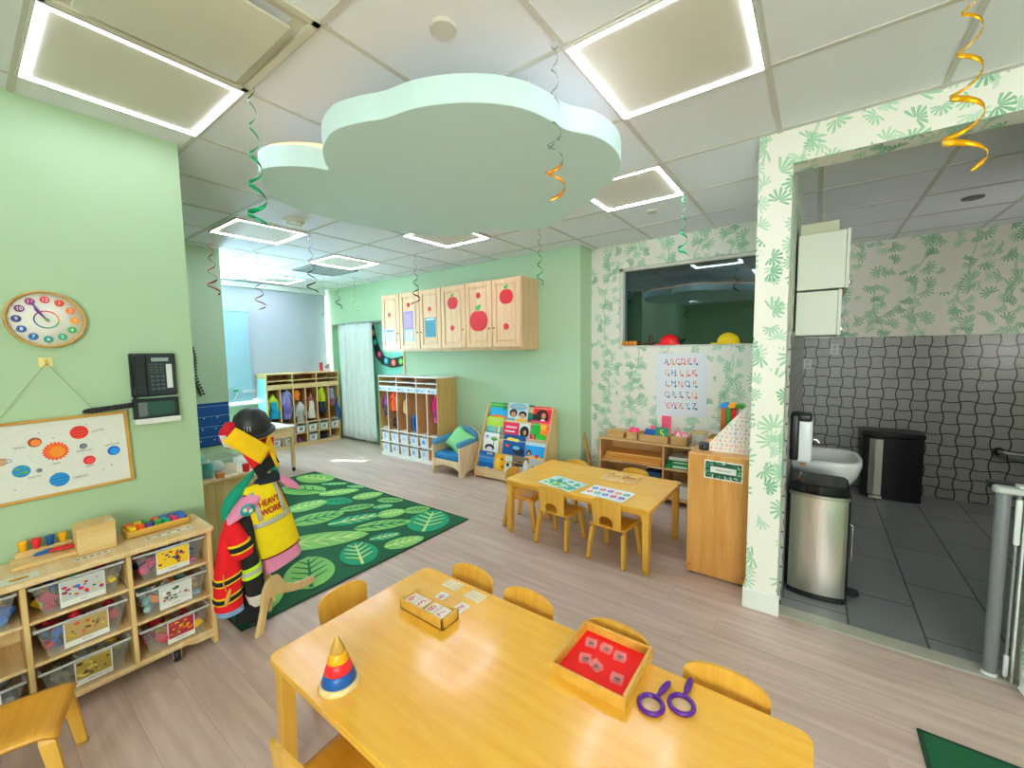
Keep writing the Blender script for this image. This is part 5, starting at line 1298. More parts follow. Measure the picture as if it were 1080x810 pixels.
def garment(T, x, z0, z1, w, d, cols, label, nm, cat, seed, lean=0.0, yc=.070):
    t = thing(nm, label, cat, tuple(T @ Vector((x, yc, z0))), 0, 'clothes hung in the cubbies')
    hh = z1-z0; k = len(cols); w = min(.085, w*.60); pack = 'back' in nm or 'bag' in nm; hat = 'hat' in nm
    def half(f):
        if pack: return .80+.20*sin(pi*min(1, f*1.05)) if f < .80 else max(.22, .95-(f-.80)/.20*.75)
        if hat: return .55+.5*sin(pi*f)
        return .92-.12*sin(pi*f) if f < .72 else max(.16, .90-(f-.72)/.28*.80)
    for j, (c, f0, f1) in enumerate(cols):
        m = MB(T).mat(cloth(c)); R = []
        for i in range(12):
            f = f0+(f1-f0)*i/11
            R.append((x+lean*(1-f)+.008*sin(f*9+seed), yc, z0+hh*f, w*half(f), d/2*(.62+.30*sin(pi*f)+(.12 if pack and f < .5 else 0)), .12*sin(seed+f*3), .12*sin(seed*2.1)))
        loft(m, R, 22, .022, seed+j); m.build('cloth' if k == 1 else ['lower_cloth', 'upper_cloth', 'trim_cloth'][j], t)
    c = cols[-1][0]
    if pack:
        for s_ in (-1, 1):
            P = [(x+s_*w*.30, yc-d*.30, z0+hh*.86), (x+s_*w*.48, yc-d*.60, z0+hh*.70), (x+s_*w*.52, yc-d*.58, z0+hh*.42), (x+s_*w*.40, yc-d*.44, z0+hh*.18)]
            MB(T).mat(cloth(shade(c, .72))).tube(P, .008, 8, True, .5).build('strap', t)
        m = MB(T).mat(cloth(shade(cols[0][0], .85))); m.at(T @ Matrix.Translation((x, yc-d*.46, z0+hh*.30))).ball((0, 0, 0), w*.46, .016, hh*.14, 14, 8); m.build('front_pocket', t)
    elif not hat and w > .05:
        for s_ in (-1, 1):
            m = MB(T).mat(cloth(shade(c, .9))); R = []
            for q in range(7):
                u = q/6; R.append((x+s_*w*(.62+.34*(1-u)**.5*0+.30*sin(pi*.5*(1-u))), yc-d*.22, z0+hh*(.30+.52*u), .017+.006*(1-u), .022, 0, 0))
            loft(m, R, 14, .008, seed+7); m.build('sleeve', t)
    MB(T).mat(STEEL).tube([(x+.0, yc+.10, z1+.005), (x, yc+.02, z1+.004), (x, yc, z1-.02)], .003, 6).build('hanging_loop', t)
cx = lambda W, k: W*(k+.5)/6
garment(TN, cx(NW, 0)+.02, .60, .92, .12, .12, [('#3a2038', 0, .55), ('#8a2a78', .5, 1)], 'purple and dark coat in first locker of the white-edged cubby', 'child_coat', 'coat', 1)
garment(TN, cx(NW, 1), .68, .95, .15, .13, [('#f4602a', 0, .8), ('#e84a1e', .7, 1)], 'bright orange jacket in second locker of white-edged cubby', 'child_jacket', 'jacket', 2)
garment(TN, cx(NW, 1)+.02, .41, .60, .09, .09, [('#4a4038', 0, 1)], 'brown dark boots bag under the orange jacket', 'shoe_bag', 'bag', 3)
garment(TN, cx(NW, 2)+.03, .66, .86, .07, .10, [('#e8c08a', 0, 1)], 'cream yellow cloth in third locker of white-edged cubby', 'child_shirt', 'shirt', 4)
garment(TN, cx(NW, 3)+.02, .415, .66, .10, .11, [('#1f6aa8', 0, 1)], 'blue water bag in fourth locker of white-edged cubby', 'water_bag', 'bag', 5)
garment(TN, cx(NW, 5)+.03, .58, .98, .10, .12, [('#c85a90', 0, .5), ('#f23a94', .42, 1)], 'hot pink backpack in last locker of the white-edged cubby', 'child_backpack', 'backpack', 6)
MB(TN).mat(cloth('#d9d2c4')).box(.03, .18, .03, .25, .396, .43, .012, 2).thing('folded_blanket', 'folded pale blanket on floor of first white-edged locker', 'blanket')
MB(TN).mat(cloth('#e8409a')).ball((NW*3.5/6+.05, .07, .155), .05, .05, .028, 14, 8).thing('pink_hat', 'hot pink hat on top of a lower white-edged cubby bin', 'hat')
garment(TF, cx(FW, 0)+.0, .50, .90, .14, .14, [('#1fa0c8', 0, .75), ('#b9c83a', .68, 1)], 'turquoise and lime jacket in first locker of far wooden cubby', 'child_jacket', 'jacket', 11, .03)
garment(TF, cx(FW, 1)+.01, .48, .95, .15, .15, [('#8f8ac8', 0, .55), ('#a49fd4', .5, 1)], 'lavender backpack in second locker of the far wooden cubby', 'child_backpack', 'backpack', 12)
garment(TF, cx(FW, 2)+.02, .40, .74, .13, .12, [('#b8b4b0', 0, .6), ('#d8d4d0', .5, 1)], 'grey jacket in third locker under the orange hat', 'child_jacket', 'jacket', 13)
garment(TF, cx(FW, 2)-.02, .76, .93, .10, .11, [('#ef8a2e', 0, 1)], 'orange hat at top of third far locker', 'child_hat', 'hat', 14)
garment(TF, cx(FW, 3)+.01, .44, .86, .11, .12, [('#e4ded4', 0, .75), ('#a86a58', .7, 1)], 'cream coat with rust collar in fourth far locker', 'child_coat', 'coat', 15)
garment(TF, cx(FW, 4)+.0, .52, .95, .13, .13, [('#27304f', 0, .5), ('#c9dc2a', .45, 1)], 'lime and navy backpack in fifth locker of far wooden cubby', 'child_backpack', 'backpack', 16)
garment(TF, cx(FW, 5)-.03, .62, .92, .11, .12, [('#b06a78', 0, .4), ('#9aa0b8', .35, 1)], 'grey and rose bag in sixth locker of far wooden cubby', 'child_bag', 'bag', 17)
garment(TF, cx(FW, 5)+.055, .36, .75, .05, .07, [('#2a5a9a', 0, 1)], 'blue trouser leg hanging out of sixth far locker', 'child_trousers', 'trousers', 18, .03, .02)
MB(TF).mat(plain('#26282b', .6)).box(cx(FW, 4)-.07, cx(FW, 4)+.07, .03, .22, .0555, .14, .02, 2).thing('dark_shoe_box', 'dark box in lower row, fifth from left, of far cubby', 'box')
MB(TF).mat(plain('#8a4a8a', .6)).ball((cx(FW, 2)-.02, .08, .10), .045, .05, .044, 14, 8).thing('purple_ball', 'purple ball in lower row of the far wooden cubby', 'ball')
m = MB(PX(-6.98)).mat(plain('#e23a5c', .6)).prism(rrect(3.80, 3.858, 1.22, 1.37, .004), 0, .004).thing('pink_card', 'small pink card standing on top of the far cubby', 'card')
m = MB(PX(-6.98)).mat(plain('#eeeef0', .6)).prism(rrect(3.868, 4.0, 1.22, 1.36, .004), 0, .004).mat(plain('#8a98a8', .6)).prism(circle(3.93, 1.29, .04, 14, .03), .004, .0045).mat(plain('#c8707a', .6)).prism(circle(3.955, 1.32, .018, 10), .0045, .005)
m.thing('white_card', 'white picture card standing beside pink card on far cubby', 'card')

# ================================================================== curtain and garland nook
cr = thing('nook_curtain', 'long white curtain hanging on a rail across the nook', 'curtain', (-6.4, 4.06, .04))
m = MB().mat(cloth('#dfe2df')); 
def cur(u, v):
    x = -6.785+.965*u; z = .05+1.965*v; fold = .021*sin(u*2*pi*6.5+.5*sin(v*3)+1.2*sin(u*5))*(.75+.25*(1-v))
    return (x+.01*sin(v*4+u*20), 4.066+fold+.004*sin(u*9), z)
m.sheet(cur, 150, 12, .003); m.build('curtain_cloth', cr)
m = MB().mat(plain('#9aa3a2', .4)).tube([(-7.03, 4.066, 2.03), (-5.07, 4.066, 2.03)], .012, 10); m.build('rail', cr)
m = MB().mat(plain('#b9bfbc', .4))
for k in range(14): 
    x = -6.77+.072*k; m.tube([(x+.0*1, 4.06+.017*cos(2*pi*q/10), 2.03+.017*sin(2*pi*q/10)) for q in range(11)], .003, 6)
m.build('rings', cr)
gl = thing('paper_garland', 'black bunting with pink and teal circles hanging in the nook', 'garland', (-5.5, 4.17, 1.3))
GY_ = 4.20
P = [(-5.93, 1.99), (-5.88, 1.80), (-5.80, 1.60), (-5.68, 1.47), (-5.50, 1.43), (-5.32, 1.45), (-5.17, 1.48)]
P2 = [(-6.02, 1.97), (-5.98, 1.72), (-5.90, 1.46), (-5.74, 1.33), (-5.50, 1.28), (-5.30, 1.30), (-5.15, 1.33)]
MB(PY(4.19)).mat(plain('#1d1f24', .7)).prism(P+P2[::-1], 0, .005).build('backing', gl)
m = MB(PY(4.19))
for x, z, c in ((-5.90, 1.70, '#3ab0a0'), (-5.80, 1.50, '#d8548a'), (-5.63, 1.395, '#3aa8b0'), (-5.44, 1.365, '#e0705a'), (-5.26, 1.385, '#6fb85a'), (-5.95, 1.86, '#e0a05a')):
    MB(PY(4.19)).mat(plain(c, .6)).prism(circle(x, z, .052, 16), .005, .007).mat(plain(shade(c, 1.25), .6)).prism(circle(x, z, .026, 12), .007, .008).build('paper_circle', gl)
for k in range(5): MB(PY(4.19)).mat(plain('#b98a6a', .7)).prism([(-5.95+.07*k, 2.02), (-5.90+.07*k, 2.02), (-5.925+.07*k, 1.97)], .0, .003).build('small_flag', gl)
struct(MB().mat(BIRCHZ).box(-5.085, -5.045, 4.085, 4.215, 0, 2.05, .003), 'trim_4')

# ================================================================== wall cabinets
DW = wood('cabinet_maple', '#e9c49a', '#dcae80', 'z', .4)
CY0, CY1, CZ0, CZ1 = 3.755, 4.098, 1.535, 2.345
def apple(m, x, z, w, T):
    m.at(T).mat(plain('#cc0a1e', .6)); P = []
    for i in range(40):
        a = 2*pi*i/40; rr = w*(1+.10*cos(2*a)-.12*sin(a)*0-.10*math.exp(-((a-pi/2)/.28)**2)-.05*math.exp(-((a-3*pi/2)/.25)**2)); P.append((x+rr*.92*cos(a), z+rr*sin(a)))
    m.prism(P, .0, .003)
    m.mat(plain('#7a4a2a', .6)).prism([(x-.004, z+w*.85), (x+.004, z+w*.85), (x+.010, z+w*1.2), (x+.002, z+w*1.2)], .001, .004)
    m.mat(plain('#2f9e3c', .5)).prism(rot2([(x+w*(.34*cos(q)), z+w*1.16+w*.17*sin(q)) for q in [2*pi*i/16 for i in range(16)]], .45, x, z+w*1.1), .003, .005)
def dot(m, x, z, w, T):
    m.at(T).mat(plain('#cf0d22', .6)); m.prism([(x+(w if i % 2 else w*.88)*cos(2*pi*i/28), z+(w if i % 2 else w*.88)*sin(2*pi*i/28)) for i in range(28)], 0, .003)
edges = [-5.125, -4.72, -4.305, -3.895, -3.47, -3.055, -2.638]
units = []
for u in range(2):
    xa, xb = edges[3*u]+(.003 if u else 0), edges[3*u+3]-(.003 if not u else 0)
    t = thing('wall_cabinet', ['left wall cabinet with notices and red dots on its doors', 'right wall cabinet with three red apple stickers on its doors'][u], 'cabinet', ((xa+xb)/2, CY1, CZ0))
    m = MB().mat(DW).box(xa, xb, CY0+.022, CY1, CZ0+.02, CZ1, .003); m.build('body', t)
    MB().mat(DW).box(xa, xb, CY0+.03, CY1, CZ0, CZ0+.021, .003).build('bottom_rail', t)
    for k in range(3):
        a, b = edges[3*u+k]+.006, edges[3*u+k+1]-.006; z0, z1 = CZ0+.035, CZ1-.004
        T = PY(CY0+.022); fw = .058
        m = MB(T).mat(DW)
        m.box(a, a+fw, z0, z1, 0, .020, .003).box(b-fw, b, z0, z1, 0, .020, .003).box(a+fw, b-fw, z0, z0+fw, 0, .020, .003).box(a+fw, b-fw, z1-fw, z1, 0, .020, .003)
        m.box(a+fw-.002, b-fw+.002, z0+fw-.002, z1-fw+.002, 0, .008)
        m.box(a+fw+.018, b-fw-.018, z0+fw+.018, z1-fw-.018, .006, .016, .006)
        d = m.build('door', t)
        kx = (b-.028 if k in (0, 1) else a+.028)
        if k == 1 and u == 0: kx = b-.028
        m = MB(T).mat(plain('#b58a4a', .35, Metallic=.6)).at(T @ Matrix.Translation((kx, z0+.22, .02))).lathe([(.006, 0), (.005, .012), (.012, .017), (.012, .022), (.004, .026)], 14); m.build('knob', d)
        TS = PY(CY0-.0005+.006)
        def sub(nm, fn, *a_):
            q = MB(); fn(q, *a_, TS); q.build(nm, d)
        if u == 0:
            dx, dz = [(-4.945, 2.06), (-4.525, 2.17), (-4.11, 2.085)][k]; sub('dot_sticker', dot, dx, dz, .032)
            q = MB(TS)
            if k == 0:
                q.mat(plain('#e6ecf4', .6)).box(-5.055, -4.835, 1.68, 1.865, 0, .002); q.mat(plain('#7f9fd0', .6)).box(-5.03, -4.86, 1.815, 1.845, .002, .0025)
                for j in range(6): q.box(-5.03, -5.03+.13+.03*((j*7) % 3)/2, 1.70+.018*j, 1.705+.018*j, .002, .0025)
                q.build('notice_sheet', d, label='white notice with blue lines')
            if k == 1:
                q.mat(plain('#a892d0', .6)).box(-4.625, -4.435, 1.84, 2.085, 0, .002).mat(plain('#d9d0ee', .6))
                for j in range(7): q.box(-4.60, -4.47, 1.87+.027*j, 1.876+.027*j, .002, .0025)
                q.build('notice_sheet', d, label='lilac notice')
                q = MB(TS).mat(plain('#9fd6dc', .6)).box(-4.63, -4.43, 1.685, 1.835, 0, .002).mat(plain('#e8f2f2', .6)).box(-4.60, -4.55, 1.70, 1.82, .002, .0025).box(-4.52, -4.46, 1.70, 1.82, .002, .0025); q.build('notice_sheet', d, label='pale turquoise notice')
            if k == 2:
                q.mat(plain('#4a90a4', .6)).box(-4.20, -4.00, 1.72, 1.975, 0, .002).mat(plain('#cfe6e8', .6)).box(-4.18, -4.02, 1.94, 1.965, .002, .0025).mat(plain('#3a7688', .6))
                for j in range(7): q.box(-4.18, -4.03, 1.745+.025*j, 1.75+.025*j, .002, .0025)
                q.build('notice_sheet', d, label='teal notice')
        else:
            if k == 0: sub('apple_sticker', apple, -3.685, 2.13, .086); sub('dot_sticker', dot, -3.70, 1.82, .034)
            if k == 1: sub('dot_sticker', dot, -3.262, 2.185, .036); sub('apple_sticker', apple, -3.262, 1.885, .138)
            if k == 2: sub('apple_sticker', apple, -2.845, 2.135, .094); sub('dot_sticker', dot, -2.85, 1.80, .038)

# ================================================================== armchair
ch = thing('child_armchair', 'child size wooden armchair with blue cushions between cubby and book rack', 'armchair', (-3.61, 3.70, 0))
BL = cloth('#2f7fae'); BL2 = cloth('#5a95b8')
ax0, ax1, ay0, ay1 = -3.875, -3.385, 3.51, 3.93
for x in (ax0, ax1-.03):
    T = PX(x)
    side = [(ay0, 0), (ay0+.07, 0), (ay0+.10, .035), (ay0+.16, .06), (ay1-.14, .06), (ay1-.08, .035), (ay1-.05, 0), (ay1, 0), (ay1, .40), (ay1-.05, .42), (ay0+.06, .385), (ay0, .355)]
    MB(T).mat(MAPLE).prism(side, 0, .03, .005).build('side_panel', ch)
T = PY(ay0+.035)
fp = [(ax0+.03, .09), (ax0+.08, .095), (ax0+.13, .115), (-3.63, .125), (ax1-.13, .115), (ax1-.08, .095), (ax1-.03, .09), (ax1-.03, .195), (ax0+.03, .195)]
MB(T).mat(MAPLE).prism(fp, 0, .022, .003).build('front_panel', ch)
MB().mat(MAPLE).box(ax0+.03, ax1-.03, ay0+.03, ay1-.02, .165, .185).build('seat_board', ch)
def pad(nm, c, x0, x1, y0, y1, z0, z1, b, T=None):
    MB(T).mat(c).box(x0, x1, y0, y1, z0, z1, b, 4).build(nm, ch)
pad('seat_cushion', BL, ax0+.034, ax1-.034, ay0+.012, ay1-.08, .186, .275, .030)
for x0, x1 in ((ax0-.006, ax0+.075), (ax1-.075, ax1+.006)):
    T = Matrix.Translation((0, ay0, .365)) @ Matrix.Rotation(radians(5), 4, 'X')
    pad('arm_cushion', BL2, x0, x1, .0, .36, -.005, .065, .030, T)
T = Matrix.Translation((-3.63, ay1-.075, .26)) @ Matrix.Rotation(radians(-8), 4, 'X')
bk = [(-.20, 0), (.20, 0), (.205, .17)]+[(.205*cos(pi*k/14), .17+.135*sin(pi*k/14)) for k in range(1, 14)]+[(-.205, .17)]
MB(T @ Matrix(((1, 0, 0, 0), (0, 0, -1, 0), (0, 1, 0, 0), (0, 0, 0, 1)))).mat(BL2).prism(bk, -.035, .045, .022, True).build('back_cushion', ch)
MB(T @ Matrix(((1, 0, 0, 0), (0, 0, -1, 0), (0, 1, 0, 0), (0, 0, 0, 1)))).mat(MAPLE).prism([(x*1.02, z) for x, z in bk], -.056, -.036, .003).build('back_board', ch)
T = Matrix.Translation((-3.60, 3.74, .40)) @ Matrix.Rotation(radians(-38), 4, 'X') @ Matrix.Rotation(radians(22), 4, 'Y') @ Matrix.Rotation(radians(0), 4, 'Z')
m = MB(T).mat(cloth('#93cf95'))
def pil(sgn):
    def fn(u, v):
        a, b = 2*u-1, 2*v-1; q = (max(0, (1-a**2)*(1-b**2)))**.42; k = 1-.10*(a*a*b*b)
        k2 = 1-.07*(1-abs(a)*abs(b)); return (.185*a*k2, sgn*(.010+.050*q), .150*b*k2)
    return fn
m.sheet(pil(1), 14, 14, .004).sheet(pil(-1), 14, 14, .004)
m.thing('throw_pillow', 'pale green square pillow leaning on the blue armchair', 'pillow')

# ================================================================== book rack
RKX0, RKX1 = -3.33, -2.37
br = thing('book_rack', 'wooden tiered book display rack beside the armchair', 'book rack', (-2.85, 3.9, 0))
lean = .28/.73
rk = lambda z: 3.735+(z-.13)*lean
for x in (RKX0, RKX1-.018):
    prof_ = [(3.70, 0), (4.07, 0), (4.07, .80), (4.05, .855), (4.005, .86), (3.985, .84), (3.735, .20), (3.70, .14)]
    MB(PX(x)).mat(BIRCHZ).prism(prof_, 0, .018, .003).build('side_panel', br)
MB().mat(BIRCH).box(RKX0+.018, RKX1-.018, 3.70, 3.718, .02, .135, .003).box(RKX0+.018, RKX1-.018, 3.718, 4.06, .02, .036).build('front_ledge', br)
tiers = [.055, .285, .49, .67]
for z in tiers:
    y = rk(z)+.02
    m = MB().mat(BIRCH).box(RKX0+.018, RKX1-.018, y, y+.045, z-.012, z, .002).box(RKX0+.018, RKX1-.018, y+.038, y+.048, z, z+.19, .002)
    if z > .1: m.box(RKX0+.018, RKX1-.018, y-.006, y+.004, z-.012, z+.02, .002)
    m.build('tier', br)
TA = math.atan(lean)
def book(xa, xb, z0, z1, cols, label, kind, seed, off=0.0):
    w, h = xb-xa, (z1-z0)/cos(TA)
    y = rk(z0)+.022+off; T = Matrix.Translation((xa, y, z0+.001)) @ Matrix.Rotation(-TA*.55, 4, 'X') @ Matrix(((1, 0, 0, 0), (0, 0, -1, 0), (0, 1, 0, 0), (0, 0, 0, 1)))
    t = thing('picture_book', label, 'book', ((xa+xb)/2, y, z0), 0, 'picture books on the rack')
    MB(T).mat(plain('#f0ebe0', .6)).box(.002, w-.003, .003, h-.003, -.008, -.001).build('pages', t)
    m = MB(T).mat(plain(cols[0], .35)).box(0, w, 0, h, -.001, .001).box(0, w, 0, h, -.0095, -.008).box(0, .002, 0, h, -.0095, .001)
    r = random.Random(seed); z = .001
    def blob(c, x, y_, rx, ry): 
        nonlocal z
        m.mat(plain(c, .4)).prism([(min(w-.001, max(.001, px)), min(h-.001, max(.001, py))) for px, py in circle(x*w, y_*h, rx*w, 16, ry*h)], .001, z+.0003); z += .00012
    def rect(c, a, b, c_, d):
        nonlocal z
        m.mat(plain(c, .4)).box(a*w+.0005, b*w-.0005, c_*h+.0005, d*h-.0005, .001, z+.0003); z += .00012
    for op in kind:
        (blob if op[0] == 'b' else rect)(*op[1:])
    m.build('cover', t)
    return t
L1, L2, L3, L4 = tiers[3], tiers[2], tiers[1], tiers[0]
book(-3.29, -3.03, L1, .875, ['#27a9d4'], 'green and blue picture book with orange hill, top left of rack', [('r', '#2f9e3a', 0, 1, .70, 1), ('r', '#1c7a44', .75, 1, .6, 1), ('b', '#e07a34', .5, .12, .5, .2), ('b', '#f0a24a', .75, .05, .4, .16)], 1)
book(-3.01, -2.72, L1, .885, ['#c9dbe0'], 'pale book with two dark haired children, top middle of rack', [('b', '#8fb8c4', .5, .8, .45, .18), ('b', '#3a241c', .28, .46, .2, .22), ('b', '#c98a68', .28, .38, .13, .15), ('b', '#2a1c18', .75, .42, .2, .18), ('b', '#d8a578', .75, .34, .13, .13), ('r', '#e8b43a', .45, 1, 0, .2), ('r', '#4f9ab8', 0, .4, 0, .18)], 2)
book(-2.74, -2.64, L1, .87, ['#1c5a48'], 'narrow dark green book between pale book and red book', [('r', '#2f7f62', .2, .8, .3, .7)], 3, .012)
book(-2.645, -2.395, L1, .865, ['#d82338'], 'red picture book with dark figures, top right of rack', [('b', '#2a1416', .5, .45, .36, .38), ('b', '#d88a6a', .58, .5, .13, .16), ('b', '#f0e6e0', .55, .22, .12, .1), ('r', '#1d1416', 0, .2, 0, .55)], 4)
book(-3.295, -3.05, L2, .70, ['#b7d24a'], 'lime green picture book with teal reeds on second tier', [('r', '#6fb8b4', 0, 1, .18, .5), ('r', '#2f8a8a', 0, 1, 0, .2), ('b', '#e0a06a', .55, .32, .06, .2), ('b', '#f2e8c0', .8, .34, .06, .2)], 5)
book(-3.03, -2.80, L2, .66, ['#d8345a'], 'crimson picture book with white lettering on second tier', [('r', '#f0c8d0', .15, .85, .62, .76), ('r', '#f4dde2', .1, .75, .36, .46), ('r', '#e6899c', .1, .9, .08, .2)], 6)
book(-2.80, -2.645, L2, .665, ['#d8e0da'], 'white picture book with black cat shape on second tier', [('b', '#1e1a1a', .5, .45, .42, .38), ('b', '#d89a6a', .55, .42, .14, .16), ('r', '#4a7a3a', 0, 1, 0, .12)], 7)
book(-2.64, -2.395, L2, .71, ['#e8307a'], 'pink and orange picture book with green tree, right side of rack', [('r', '#f08a3a', .12, .95, .12, .9), ('b', '#27a83c', .3, .55, .27, .38), ('b', '#3ab83a', .62, .2, .3, .16), ('b', '#f0b42a', .7, .7, .16, .14), ('r', '#7a4a2a', .26, .34, .05, .35)], 8)
book(-3.29, -3.06, L3, .515, ['#eef0ea'], 'white picture book with palm tree and dark arch, left of third tier', [('b', '#4a9a4a', .7, .72, .22, .10), ('r', '#8a6a4a', .68, .73, .4, .68), ('b', '#2a2428', .45, .28, .32, .16), ('b', '#eef0ea', .45, .2, .2, .12), ('b', '#8aa8d8', .22, .8, .12, .08)], 9)
book(-2.985, -2.67, L3, .525, ['#20568f'], 'deep blue picture book with yellow title on third tier', [('b', '#e8c83a', .36, .78, .2, .08), ('b', '#e8d86a', .6, .76, .14, .07), ('b', '#e04a4a', .2, .48, .1, .07), ('b', '#1a2a3a', .72, .3, .26, .16), ('b', '#8fc0d8', .62, .42, .16, .08), ('r', '#12365c', 0, 1, 0, .1)], 10)
book(-2.66, -2.395, L3, .475, ['#3f9ad4'], 'sky blue beach picture book at right of third tier', [('r', '#cfe6f0', 0, 1, .80, 1), ('b', '#e8c890', .5, .06, .5, .2), ('b', '#2a1c18', .2, .38, .13, .17), ('b', '#d89a78', .2, .32, .08, .1), ('b', '#d84a4a', .6, .24, .1, .1)], 11)
book(-3.30, -3.07, L4, .30, ['#1f6ab0'], 'blue sea picture book at bottom left of rack', [('r', '#2f8ad0', 0, 1, .5, .85), ('b', '#d8e8f0', .6, .22, .2, .09), ('b', '#e06a6a', .25, .18, .16, .10), ('r', '#e8e0b0', .5, .9, .88, .95)], 12)
book(-3.055, -2.90, L4, .285, ['#efb01e'], 'yellow giraffe picture book on bottom tier', [('b', '#5a3a1a', .7, .8, .12, .07), ('b', '#5a3a1a', .8, .45, .1, .07), ('b', '#4a2f18', .45, .2, .1, .06), ('b', '#f6cf5a', .3, .6, .2, .3)], 13)
book(-2.90, -2.80, L4, .285, ['#d9e6e4'], 'thin pale spotted book beside the giraffe book', [('b', '#2a2a2a', .4, .6, .2, .1), ('b', '#2a2a2a', .7, .35, .18, .1), ('b', '#5aa8a0', .5, .12, .4, .12)], 14, .004)
book(-2.80, -2.575, L4, .30, ['#8a6f5c'], 'brown picture book with grey stripes on bottom tier', [('b', '#3a2f2a', .5, .55, .35, .25), ('b', '#b8a898', .6, .45, .25, .14), ('b', '#e8e2dc', .85, .6, .15, .3), ('r', '#5a4a40', 0, .5, 0, .2)], 15)
book(-2.565, -2.395, L4, .295, ['#bdbcb8'], 'grey picture book with dark figures at bottom right of rack', [('b', '#4a3a34', .35, .5, .18, .22), ('b', '#3a3a7a', .5, .15, .4, .16), ('b', '#c89a7a', .7, .55, .14, .16)], 16)
# ================================================================== window sill and poster
SZ = WZ0+.0065
def hard_hat(x, y, col, label, a):
    t = thing('toy_hard_hat', label, 'hard hat', (x, y, SZ), a)
    T = Matrix.Translation((x, y, SZ)) @ Matrix.Rotation(a, 4, 'Z')
    m = MB(T).mat(plain(col, .3)); m.rings([[(rx*cos(q)*(1 if cos(q) > 0 else .96), ry*sin(q), z) for q in [2*pi*j/28 for j in range(28)]] for rx, ry, z in ((.098, .062, .012), (.100, .063, .02), (.094, .060, .05), (.075, .048, .078), (.045, .028, .094), (.01, .008, .099))]); m.build('shell', t)
    m = MB(T).mat(plain(col, .3)); m.prism([((.105+(.045 if cos(q) < -.2 else 0)*(-cos(q)))*cos(q), .068*sin(q)) for q in [2*pi*j/36 for j in range(36)]], 0, .012, .003); m.build('brim', t)
    m = MB(T).mat(plain(shade(col, .9), .3)); m.tube([(.085*cos(q), 0, .012+.09*sin(q)) for q in [pi*j/12 for j in range(13)]], .007, 8, True, 1.6); m.build('crown_ridge', t)
    return t
hh = hard_hat(-1.235, 4.405, '#e5202c', 'red toy hard hat on the window sill', .1)
m = MB(Matrix.Translation((-1.235, 4.405, SZ)) @ Matrix.Rotation(.1, 4, 'Z')).mat(BLACK).tube([(.085, -.03, .03), (.12, -.02, .055), (.125, .0, .06), (.12, .02, .055), (.085, .03, .03)], .009, 8); m.build('ear_band', hh)
hard_hat(-.69, 4.405, '#f2cf1a', 'yellow toy hard hat on the window sill', .05)
rl = thing('toy_rolling_pin', 'orange wooden toy roller at left end of the window sill', 'toy', (-1.61, 4.40, SZ))
m = MB(Matrix.Translation((-1.70, 4.395, SZ+.026)) @ Matrix.Rotation(pi/2, 4, 'Y')).mat(plain('#d99a3a', .45)); m.lathe([(.012, -.03), (.024, -.026), (.025, .10), (.024, .126), (.012, .13)], 18); m.build('barrel', rl)
for k in range(3): MB(Matrix.Translation((-1.70, 4.395, SZ+.026)) @ Matrix.Rotation(pi/2, 4, 'Y')).mat(plain('#c2572c', .45)).lathe([(.0255, .0+.042*k), (.0255, .012+.042*k)], 18).build('band', rl)
m = MB(Matrix.Translation((-1.70, 4.395, SZ+.026)) @ Matrix.Rotation(pi/2, 4, 'Y')).mat(plain('#6a4030', .5)).lathe([(.006, .13), (.008, .20), (.004, .30), (.001, .30)], 10); m.build('handle', rl)
po = thing('alphabet_poster', 'white animal alphabet poster on leafy wallpaper under the dark window', 'poster', (-1.105, 4.365, .825))
T = PY(4.37) @ Matrix.Translation((-1.105, 1.155, 0)) @ Matrix.Rotation(radians(1.0), 4, 'Z')
m = MB(T).mat(plain('#e9eaee', .6)).box(-.245, .245, -.325, .325, .001, .003)
rows = ['ABCDEF', 'GHIJK', 'LMNOP', 'QRSTU', 'VWXYZ']; pal = ['#4a6f96', '#d8606a', '#6aa8c4', '#e8a050', '#d8707a', '#c8808a', '#5a8aa8', '#e0a040', '#d84a6a', '#3a6a8a']
q = 0
for j, rw in enumerate(rows):
    n = len(rw)
    for i, chh in enumerate(rw):
        x = -.165+.33*(i+.5)/n; z = .235-.112*j; c = pal[(q*7+j) % 10]
        m.mat(plain(c, .6)).text(chh, .085, x, z, .003, sx=.8)
        m.mat(plain(pal[(q*3+4) % 10], .6)).prism(circle(x+.018, z-.026, .013, 9, .010), .003, .0036); m.mat(plain('#4a3a3a', .6)).prism(circle(x+.024, z-.022, .0035, 6), .0036, .004); q += 1
m.build('sheet', po)

# ================================================================== back shelf and what it carries
BX0, BX1, BY0, BY1, BH = -1.835, -.33, 4.03, 4.345, .60
bs = thing('low_shelf', 'low wooden shelf unit under alphabet poster against leafy wall', 'shelf', ((BX0+BX1)/2, 4.19, 0))
SW = wood('low_shelf_ply', '#dcb27a', '#cc9c60', 'x', .45)
MB().mat(SW).box(BX0-.006, BX1, BY0-.008, BY1, BH-.02, BH, .003).build('top', bs)
for x in (BX0, BX1-.018): MB().mat(SW).box(x, x+.018, BY0, BY1, 0, BH-.02, .002).build('side_panel', bs)
MB().mat(SW).box(-1.178, -1.160, BY0+.004, BY1, .06, BH-.02, .002).build('divider', bs)
MB().mat(SW).box(BX0+.018, BX1-.018, BY1-.012, BY1-.002, .05, BH-.02).build('back_panel', bs)
for z in (.35, .06): MB().mat(SW).box(BX0+.018, BX1-.018, BY0, BY1-.012, z, z+.018, .002).build('shelf_board', bs)
